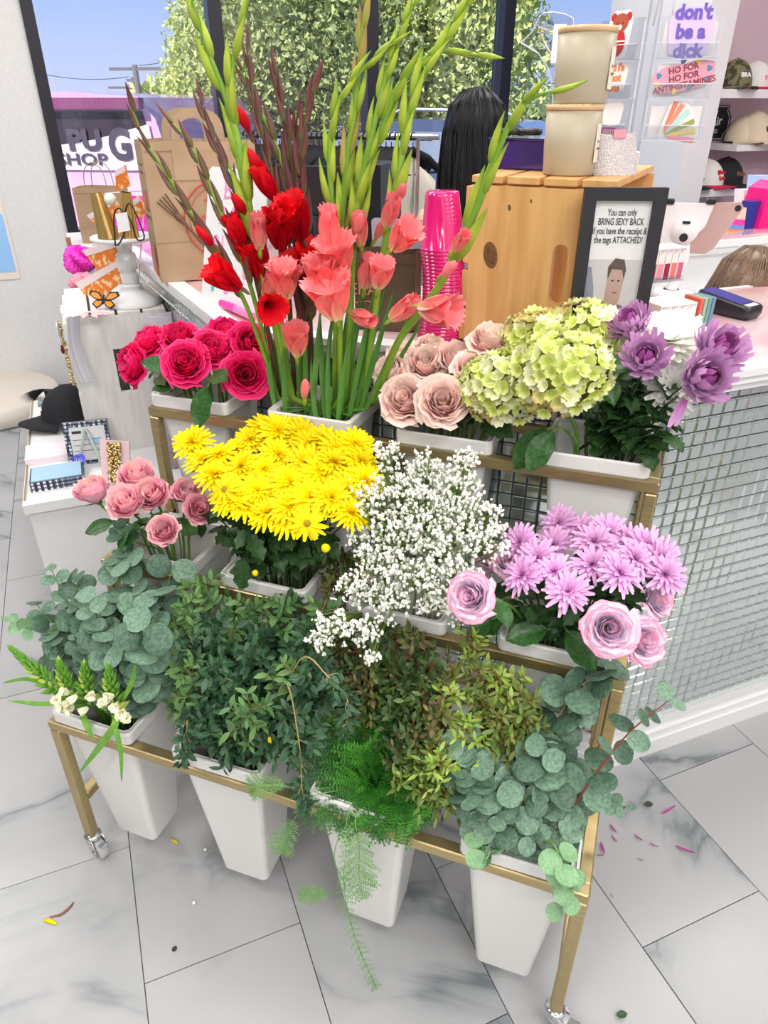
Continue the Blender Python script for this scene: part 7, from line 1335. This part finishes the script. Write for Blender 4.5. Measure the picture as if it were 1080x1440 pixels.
p = onK(172, 340, PZ); q = p + Vector((0, -.02, .115)); mb = MB(); mb.lathe([(.016 * math.sin(PI * i / 8), -.016 * math.cos(PI * i / 8)) for i in range(9)], 14, q, wob=lambda a, z: 1 + .08 * math.sin(a * 9 + z * 900)); solo('pompom', mb, mat('cream_fluff', (.80, .76, .66), .9), 'round cream pompom on the gold bags', 'ornament', None, True)
p = onK(178, 346, PZ); 
for nm, pts, lab in (('wire_earring', [(162, 343), (160, 305), (166, 293), (173, 300), (175, 325), (168, 342), (163, 345)], 'left black wire loop of the hanging clip'), ('wire_earring', [(175, 300), (180, 287), (187, 292), (203, 332), (195, 338), (190, 330), (183, 308)], 'right black wire loop leaning on the plate')):
    w = [aty(x, y, p.y - .04) for x, y in pts]; mb = MB(); mb.tube(spline(w + [w[0]], 3), .0022, 5); solo(nm, mb, WIR, lab, 'clip')
t = thing('price_card', 'white price card on the black wire clip', 'tag', aty(172, 325, p.y - .045)); w = [aty(x, y, p.y - .046) for x, y in ((162, 301), (178, 298), (183, 324), (167, 327))]; mb = MB(); mb.add(w + [x + Vector((0, .001, 0)) for x in w], [(3, 2, 1, 0), (4, 5, 6, 7)]); part('card', mb, PAPER, t)
# orange card packs in a wire rack
ORC = mat('orange_card', (.76, .20, .02), .5, col2=(.86, .60, .34), scale=55, lo=.5, hi=.6); ORL = mat('pale_card_edge', (.80, .66, .66), .5)
packs = [(((122, 303), (160, 280), (172, 296), (140, 322)), 'orange hair-clip pack at top left beside the gold bags'), (((182, 285), (195, 275), (206, 300), (188, 310)), 'orange hair-clip pack at top right of the gold bags'), (((115, 352), (166, 338), (170, 366), (138, 380)), 'orange hair-clip pack on the middle rung'), (((106, 398), (172, 362), (176, 392), (130, 430)), 'orange hair-clip pack on the lowest rung beside the butterfly'), (((162, 240), (175, 232), (182, 262), (163, 268)), 'orange paper tag card standing above the gold bags')]
pY = (AB(ca + .0, cb_ + .10)).y + .17
rk = thing('wire_card_rack', 'thin clear wire rack holding the orange packs', 'rack', AB(ca + .06, cb_ + .26, CT)); mb = MB()
for a, b in (((148, 272), (128, 440)), ((203, 280), (192, 440)), ((148, 272), (203, 268)), ((130, 345), (200, 345)), ((122, 400), (198, 392))): mb.tube([aty(*a, pY + .05), aty(*b, pY + .05)], .0022, 5)
part('wire', mb, mat('clear_wire', (.70, .70, .74), .2), rk)
for i, (ps, lab) in enumerate(packs):
    Yp = pY + .03 - .004 * i; w = [aty(x, y, Yp) for x, y in ps]; t = thing('hair_clip_pack', lab, 'pack', w[0], group='orange packs in the wire rack'); mb = MB(); mb.add(w + [x + Vector((0, .006, 0)) for x in w], [(3, 2, 1, 0), (4, 5, 6, 7), (0, 1, 5, 4), (1, 2, 6, 5), (2, 3, 7, 6), (3, 0, 4, 7)]); part('card', mb, ORC, t)
    v2 = [w[0], w[1], w[1].lerp(w[2], .3), w[0].lerp(w[3], .3)]; v2 = [x - Vector((0, .001, 0)) for x in v2]; mb = MB(); mb.add(v2, [(3, 2, 1, 0)]); part('pale_header', mb, ORL, t)
# monarch clip, pink petals, small things
def bfly(c, s, lab):
    t = thing('butterfly_clip', lab, 'hair clip', c); M = Matrix.Translation(c) @ Matrix.Rotation(.15, 4, 'Z') @ Matrix.Rotation(1.1, 4, 'X')
    for sg in (-1, 1):
        for poly, nm in (([(0, 0), (.35, .42), (.85, .50), (1, .25), (.6, .0), (.2, -.08)], 'upper_wing'), ([(0, -.04), (.5, -.04), (.75, -.3), (.45, -.55), (.12, -.35)], 'lower_wing')):
            mb = MB(); pl = [(x * sg * s, y * s) for x, y in poly]; pl = pl if sg > 0 else pl[::-1]; mb.prism(pl, 0, .002, M); wg = part(nm, mb, WIR, t); cx1 = sum(x for x, y in pl) / len(pl); cy1 = sum(y for x, y in pl) / len(pl)
            mb = MB(); mb.prism([(cx1 + (x - cx1) * .72, cy1 + (y - cy1) * .68) for x, y in pl], .002, .003, M); part('orange_patch', mb, mat('monarch_orange', (.85, .28, .03), .4), wg)
    mb = MB(); mb.tube([M @ Vector((0, -.3 * s, .003)), M @ Vector((0, .25 * s, .004))], .003, 6); part('body', mb, WIR, t)
c = onK(160, 432); c.z += .018; bfly(c + Vector((-.005, -.03, .012)), .052, 'orange and black monarch butterfly hair clip at the pedestal foot')
mb = MB(); c = onK(132, 446)
for i in range(16): a = i * .9; mb.put(leafcard(.035, .02, .3, .4, 3), Matrix.Translation(c + Vector((.022 * math.cos(a), .015 * math.sin(a), .006))) @ Matrix.Rotation(a, 4, 'Z') @ Matrix.Rotation(.4, 4, 'X'))
solo('fabric_flower', mb, mat('baby_pink_fabric', (.85, .48, .52), .8), 'baby pink fabric flower on the front edge of the white crate', 'ornament', None, True)
mb = MB(); c = onK(118, 450); mb.grid(lambda u, v: c + wv * (-.02 + .03 * u) + Vector((-.02 - .02 * math.sin(3 * v), -.012 + .01 * math.sin(8 * u), .012 - .20 * v)), 6, 14); solo('grey_ribbon', mb, mat('silver_grey_cloth', (.55, .55, .60), .6), 'silver grey scarf hanging over the left of the white crate', 'scarf', None, True)
mb = MB(); c = onK(196, 372); mb.tube([c + Vector((.02, 0, .09)), c + Vector((.03, -.02, .05)), c + Vector((.025, -.02, -.0)), c + Vector((.03, -.02, -.03))], .005, 8); mb.lathe([(0, .012), (.016, 0), (0, -.012)], 10, c + Vector((.022, 0, .10))); solo('black_keyring', mb, BLACKP, 'black beaded strap hanging at the right of the pedestal', 'strap', None, True)
# small kraft bag and magenta tissue on a gold-framed side unit near the window
U0 = aty(108, 410, 2.35); ua, ub = U0.dot(wv), U0.dot(nv); t = thing('side_unit', 'white side unit with gold posts near the window', 'shelf unit', AB(ua + .3, ub + .2)); mb = MB(); uz = aty(125, 337, 2.55).z; B3(mb, ua, ub, uz - .02, .62, .42, .02); B3(mb, ua, ub, .30, .62, .42, .02); B3(mb, ua, ub + .40, .0, .62, .02, uz - .02); part('shelf', mb, WHITE, t)
for a in (0, .60): mb = MB(); B3(mb, ua + a, ub, 0, .018, .018, uz + .04); part('gold_post', mb, GOLD, t)
sbp = AB(ua + .06, ub + .10); paper_bag('paper_bag', 'small plain kraft paper bag with string handles near the window', sbp, .19, .10, .21, KRAFT, Matrix.Translation((sbp.x, sbp.y, uz)) @ Matrix.Rotation(A0 - .35, 4, 'Z'), False)
for k_ in (0, 1):
    mb = MB(); Mx = Matrix.Translation((sbp.x, sbp.y, uz)) @ Matrix.Rotation(A0 - .35, 4, 'Z'); mb.tube(spline([Mx @ Vector((.05, .002 + k_ * .09, .20)), Mx @ Vector((.06, .002 + k_ * .09, .27)), Mx @ Vector((.095, .002 + k_ * .09, .30)), Mx @ Vector((.13, .002 + k_ * .09, .27)), Mx @ Vector((.14, .002 + k_ * .09, .20))], 4), .002, 5); solo('string_handle', mb, KRAFT, '%s string loop of the small kraft bag' % ('front' if k_ == 0 else 'back'), 'handle')
MAG = mat('magenta_tissue', (.70, .01, .45), .5, col2=(.80, .05, .55), scale=10)
def crumple(name, label, cat, c, r, m, sq=.7, seed=1, n=14):
    rg_ = random.Random(seed); mb = MB(); ph = [rg_.uniform(0, 6) for _ in range(6)]
    mb.grid(lambda u, v: Vector(c) + Vector((math.sin(PI * v) * math.cos(2 * PI * u), math.sin(PI * v) * math.sin(2 * PI * u), -math.cos(PI * v) * sq)) * r * (1 + .26 * math.sin(5 * 2 * PI * u + ph[0] + 7 * v) * math.sin(PI * v) + .20 * math.sin(3 * 2 * PI * u + 13 * v + ph[1]) + .08 * math.sin(9 * 2 * PI * u + 21 * v)), 30, n); return solo(name, mb, m, label, cat)
p = aty(112, 365, 2.28); crumple('tissue_paper', 'crumpled magenta tissue paper below the small kraft bag', 'tissue', (p.x, p.y, p.z), .055, MAG, .8, 3); p = aty(200, 315, 2.4); crumple('tissue_paper', 'magenta tissue paper right of the gold bags', 'tissue', (p.x, p.y, p.z), .09, MAG, .9, 5)
p = aty(118, 395, 2.2); crumple('pink_cloth', 'light pink folded cloth below the magenta tissue', 'cloth', (p.x, p.y, p.z), .05, mat('rose_pink_cloth', (.85, .30, .40), .7), .5, 6)
# white board with gold bow chain and tag
bo = onT(112, 556); t = thing('necklace_board', 'narrow white board standing upright at the back of the table', 'display', bo); mb = MB(); ba, bbq = bo.dot(wv), bo.dot(nv); B3(mb, ba - .0, bbq - .02, TZ_, .012, .12, .33); part('board', mb, PAPER, t)
GB = mat('polished_gold', (.80, .58, .25), .2, metal=1); mb = MB(); rg_ = random.Random(4)
for i in range(70):
    p = AB(ba - .012, bbq - .03 + uni(-.02, .02), TZ_ + .06 + .24 * i / 70); a = rdir(); mb.tube([p - a * .009, p, p + a * .009], [.002, .0045, .002], 5)
solo('bow_necklace', mb, GB, 'gold bow chain hanging on the narrow white board', 'necklace', None, True); mb = MB(); B3(mb, ba - .022, bbq - .10, TZ_ + .24, .002, .075, .06); solo('price_tag', mb, PAPER, 'white tag hanging beside the gold bow chain', 'tag'); mb = MB()
for z_ in (.20, .05): q = AB(ba - .02, bbq - .055, TZ_ + z_); mb.tube([q + Vector((0, 0, .02)), q, q - Vector((0, 0, .012))], [.003, .007, .005], 6)
solo('tassel', mb, mat('maroon_thread', (.20, .01, .03), .8), 'maroon tassels hanging by the gold bow chain', 'tassel')
# black cap
cpx = onT(88, 600); t = thing('baseball_cap', 'black baseball cap with a small white emblem on the display table', 'cap', cpx); M = Matrix.Translation(cpx + Vector((.015, .03, .02))) @ Matrix.Rotation(-.75, 4, 'Z') @ Matrix.Rotation(-.06, 4, 'X')
mb = MB(); mb.grid(lambda u, v: M @ Vector((.085 * math.cos(PI * .5 * v ** .9) * math.cos(u * 2 * PI) * (1 + .012 * math.cos(u * 12 * PI)), .095 * math.cos(PI * .5 * v ** .9) * math.sin(u * 2 * PI), .01 + .115 * math.sin(PI * .5 * v) ** .85)), 24, 8); part('crown', mb, BKC, t, True); mb = MB()
def br2(u, v):
    a = -PI / 2 + (u - .5) * 2.2; r = 1 + .8 * v * max(0, math.cos((u - .5) * 2.4)); return Vector((.085 * math.cos(a) * (1 + .1 * v), .095 * math.sin(a) * r, .012 - .010 * v - .014 * ((u - .5) * 2) ** 2 * v))
mb.grid(lambda u, v: M @ br2(u, v), 14, 5); mb.grid(lambda u, v: M @ (br2(u, v) - Vector((0, 0, .003))), 14, 5); part('brim', mb, BKC, t, True)
mb = MB(); Me = M @ Matrix.Translation((0, -.087, .05)) @ Matrix.Rotation(PI / 2 - .3, 4, 'X')
for x, y in ((0, .006), (-.006, -.003), (.006, -.003)): mb.lathe([(0, .002), (.0045, .001), (.005, 0)], 8, M=Me @ Matrix.Translation((x, y, 0)))
part('emblem', mb, PAPER, t)
# gingham boxes
GING = checker_mat('navy_gingham', (.80, .80, .80), (.20, .22, .28), (.02, .03, .07), 85)
g0 = onT(32, 690); ga, gb_ = g0.dot(wv), g0.dot(nv); t = thing('gingham_box', 'navy gingham box lying flat with a light blue lid', 'box', AB(ga + .09, gb_ + .06, TZ_)); mb = MB(); mb.box((.0, 0, .015), (.15, .11, .030)); mb.v = [Matrix.Translation(AB(ga + .10, gb_ + .03, TZ_)) @ Matrix.Rotation(A0, 4, 'Z') @ Vector(p) for p in mb.v]; part('box', mb, GING, t); mb = MB(); mb.box(AB(ga + .10, gb_ + .03, TZ_ + .0315), (.14, .10, .003), A0); part('lid', mb, mat('sky_blue_card', (.36, .56, .74), .4), t)
s0 = onT(78, 655); sM = Matrix.Translation(AB(ga + .20, gb_ + .13, TZ_)) @ Matrix.Rotation(A0 - .12, 4, 'Z') @ Matrix.Rotation(-.22, 4, 'X') @ Matrix.Scale(.70, 4); t = thing('gingham_box', 'navy gingham box standing on edge behind a clear easel', 'box', sM.translation); mb = MB(); mb.box((0, 0, .095), (.19, .036, .19), M=sM); part('box', mb, GING, t); mb = MB(); mb.box((.005, -.019, .092), (.15, .002, .15), M=sM); pn = part('printed_panel', mb, mat('pale_print', (.66, .66, .66), .5), t)
mb = MB()
for z_ in (.06, .085, .11): mb.box((0, -.0205, z_), (.12, .001, .002), M=sM)
mb.box((-.04, -.0205, .145), (.04, .001, .012), M=sM); part('print_lines', mb, INK, pn); mb = MB(); mb.box((.03, -.0205, .10), (.05, .001, .03), M=sM); part('blue_patch', mb, mat('sky_blue_card', (.36, .56, .74), .4), pn)
es = MB(); 
for a, b in (((0, -.03, .16), (-.05, -.07, .0)), ((.005, -.03, .16), (.05, -.07, .0)), ((.0, -.03, .16), (.015, .08, .0)), ((-.045, -.07, .03), (.045, -.07, .03))): es.tube([sM @ Vector(a), sM @ Vector(b)], .0045, 6)
solo('clear_easel', es, mat('glittery_acrylic', (.55, .50, .55), .15, col2=(.45, .70, .60), scale=80, metal=.3), 'clear glittery easel leaning before the gingham box', 'easel'); c = sM @ Vector((-.05, -.075, 0)); mb = MB()
for k_ in range(3): mb.tube([c + Vector((.018 * math.cos(a) * (1 - .1 * k_), .01 * math.sin(a) , .018 + .018 * math.sin(a))) + Vector((.004 * k_, .004 * k_, 0)) for a in [2 * PI * i / 14 for i in range(15)]], .0025, 5)
solo('blue_scrunchie', mb, mat('cobalt_plastic', (.12, .12, .75), .2), 'cobalt blue coiled hair ties at the foot of the easel', 'hair tie')
# flat goods on the table
for px, py, sx_, sy_, h_, m_, lab, cat, rz in ((75, 640, .16, .12, .022, mat('pearly_pink', (.82, .74, .80), .3), 'stack of white and pearly pink cards behind the gingham boxes', 'cards', 0), (66, 568, .06, .05, .012, mat('sage_velvet', (.22, .30, .27), .8), 'sage green jewellery tray at the back left of the table', 'tray', 0), (150, 668, .12, .08, .003, PAPER, 'white leaflet flat on the table right of the easel', 'leaflet', .4)):
    p = onT(px, py); mb = MB(); mb.box((p.x, p.y, TZ_ + h_ / 2), (sx_, sy_, h_), A0 + rz, bev=min(.001, h_ * .3)); solo(cat.replace(' ', '_') if cat != 'cards' else 'card_stack', mb, m_, lab, cat)
p = onT(66, 566); mb = MB(); mb.tube([p + Vector((.02 * math.cos(a), .016 * math.sin(a), .016)) for a in [2 * PI * i / 18 for i in range(19)]], .002, 6); solo('bracelet', mb, GB, 'thin gold bracelet on the sage green tray', 'bracelet', None, True)
p = onT(55, 560); mb = MB()
for i in range(12): mb.put(leafcard(.12 - .004 * i, .016, .3, .25, 4), Matrix.Translation((p.x + .03, p.y + .02, TZ_ + .035)) @ Matrix.Rotation(1.9 + .06 * i, 4, 'Z') @ Matrix.Rotation(-.05 - .03 * i, 4, 'X'))
mb.box((p.x + .035, p.y + .02, TZ_ + .017), (.03, .02, .034), .3, bev=.004); solo('feather_clip', mb, BLACKP, 'black feather hair clip sticking out over the left table edge', 'hair clip', None, True)
# pink card with gold bow pieces, iridescent box and brush packs
p = onT(165, 690); pk = Matrix.Translation(p) @ Matrix.Rotation(A0 - .5, 4, 'Z') @ Matrix.Rotation(-.30, 4, 'X'); mb = MB(); mb.box((0, 0, .075), (.09, .004, .15), M=pk); solo('pink_card', mb, mat('pale_pink_card', (.84, .60, .62), .6), 'pale pink card holding the gold bows beside the easel', 'card')
mb = MB()
for i in range(90): q = pk @ Vector((uni(-.018, .018), -.009, .03 + .115 * i / 90)); a = rdir(); mb.tube([q - a * .008, q, q + a * .008], [.0015, .0045, .0015], 5)
solo('gold_bow_strand', mb, GB, 'strand of shiny gold bows on the pale pink card', 'necklace', None, True)
IR = glass('iridescent_acrylic', (.93, .86, .96), .16); BRG = mat('gold_brush_handle', (.62, .42, .14), .3, metal=.8)
for k_, (px, py, z_, hh_, lab) in enumerate(((205, 690, TZ_, .20, 'iridescent box of gold-handled brushes low behind the rack post'), (205, 560, TZ_ + .215, .20, 'upper iridescent box of gold-handled brushes above the fuchsia roses'))):
    q = AB(.205, 2.16 + .05 * k_); q.z = z_; t = thing('brush_box', lab, 'box', q); Mq = Matrix.Translation(q) @ Matrix.Rotation(A0, 4, 'Z')
    for a in ((0, -.06, .16, .002), (0, .06, .16, .002), (-.08, 0, .002, .12), (.08, 0, .002, .12)): mb = MB(); mb.box((a[0], a[1], hh_ / 2), (a[2], a[3], hh_), M=Mq); part('panel', mb, IR, t)
    mb = MB(); mb.box((0, 0, .002), (.16, .12, .004), M=Mq); part('bottom', mb, IR, t)
    for i in range(12):
        x, y = -.065 + .026 * (i % 6), -.03 + .05 * (i // 6); tt = thing('brush_set', 'gold-handled brush, %s, %s row of the %s pearly box' % (ORD[i % 6], 'front' if i < 6 else 'back', 'lower' if k_ == 0 else 'upper'), 'brush', Mq @ Vector((x, y, .005)), group='gold-handled brushes in pearly sleeves'); mb = MB(); tl = Vector((uni(-.01, .01), uni(-.01, .02), 0)); mb.tube([Mq @ Vector((x, y, .005)), Mq @ (Vector((x, y, .19)) + tl)], .0028, 6); part('handle', mb, BRG, tt); mb = MB(); mb.box(Vector((x, y, .215)) + tl, (.022, .006, .05), M=Mq); part('sleeve', mb, mat('pearl_sleeve', (.74, .68, .76), .35), tt)
# round plinth far left and a sticker on the wall
p = atz(-5, 590, 0); mb = MB(); mb.lathe([(0, 0), (.34, 0), (.36, .02), (.36, .10), (.34, .115), (0, .12)], 48, (p.x - .12, p.y + .1, 0)); mb2 = mb; t = thing('round_plinth', 'low round cream plinth on the floor at the far left', 'plinth', (p.x - .12, p.y + .1, 0)); part('plinth', mb, mat('cream_leatherette', (.70, .64, .56), .6), t, True); mb = MB(); mb.lathe([(0, .12), (.012, .12), (.012, 1.0), (0, 1.0)], 10, (p.x - .4, p.y + .3, 0)); part('pole', mb, BLACKP, t)
wp = at_b(0, 330, WB - .004); t = thing('wall_decal', 'rounded cream and blue sign on the white wall at the left edge', 'sign', wp); Wm = quadM(at_b(-6, 335, WB - .006), wv, (0, 0, 1)); mb = MB(); mb.prism(rsq(.075, .22, .02), -.004, 0, Wm); part('card', mb, mat('cream_card', (.76, .70, .64), .5), t); mb = MB(); mb.prism(rsq(.060, .15, .01), 0, .002, Wm @ Matrix.Translation((0, -.03, 0))); part('blue_panel', mb, mat('blue_print', (.30, .55, .88), .4), t)
# ------------------------------------------------------------------ litter on the floor
def fl_(px, py): return atz(px, py, .001)
for i, (a, b) in enumerate((((858, 1160), (866, 1175)), ((860, 1176), (867, 1187)), ((845, 1185), (849, 1205)), ((892, 1174), (903, 1186)), ((913, 1186), (925, 1194)), ((950, 1190), (975, 1205)), ((930, 1145), (948, 1138)), ((896, 1207), (905, 1213)), ((858, 1257), (862, 1265)), ((838, 1203), (850, 1205)))):
    A_, B_ = fl_(*a), fl_(*b); L = (B_ - A_).length; mb = ray_petal(1, .16, .05, -.25); mb.v = [quadM(A_, B_ - A_, Vector((0, 0, 1)).cross(B_ - A_)) @ (Vector(p) * L) + Vector((0, 0, .002)) for p in mb.v]; solo('fallen_petal', mb, mat('magenta_petal', (.45, .06, .28), .6), 'curled magenta petal on the marble, %s of the scatter' % ['upper left', 'just under the upper left one', 'left end', 'upper middle', 'middle right', 'right end', 'top and palest', 'lowest middle', 'alone on the tile joint', 'forked beside the left end'][i], 'petal', 'magenta petals on the floor', True)
def small(pts, r, m, name, label, cat): 
    mb = MB(); w = spline([fl_(*p) + Vector((0, 0, .002)) for p in pts], 4); mb.tube(w, [r * (.5 + math.sin(PI * (i + .5) / len(w))) for i in range(len(w))], 6); solo(name, mb, m, label, cat, None, True)
small([(70, 1290), (85, 1287), (97, 1278), (104, 1269)], .0016, mat('brown_twig', (.25, .09, .04), .7), 'twig', 'thin curved brown twig lying on the floor at the left', 'twig'); small([(62, 1294), (70, 1296), (80, 1300)], .003, YEL, 'fallen_petal', 'yellow petal beside the brown twig on the floor', 'petal'); small([(241, 1181), (250, 1186)], .002, YEL, 'fallen_petal', 'tiny yellow petal on the floor between the first two front buckets', 'petal'); small([(243, 1338), (248, 1332)], .003, INK, 'dark_speck', 'small black speck on the floor joint at lower left', 'debris')
for px, py, lab in ((289, 1196, 'white blossom bead on the floor near the second front bucket'), (273, 1271, 'white blossom bead on the floor further forward')): mb = MB(); mb.lathe([(.004 * math.sin(PI * i / 6), .004 - .004 * math.cos(PI * i / 6)) for i in range(7)], 10, fl_(px, py)); solo('fallen_blossom', mb, PAPER, lab, 'blossom', None, True)
for px, py, s, lab, me_ in ((866, 1430, .022, 'green leaf scrap on the floor right of the front right caster', LEAFR), (905, 1134, .024, 'dark dried leaf on the grey marble vein', mat('dry_leaf', (.04, .05, .03), .7))):
    mb = leafcard(1, .6, .4, .2, 4); Mx = leafM(fl_(px, py) + Vector((0, 0, .006)), (1, .5, .1), s, (0, 0, 1), .3); mb.v = [Mx @ Vector(p) for p in mb.v]; solo('fallen_leaf', mb, me_, lab, 'leaf', None, True)
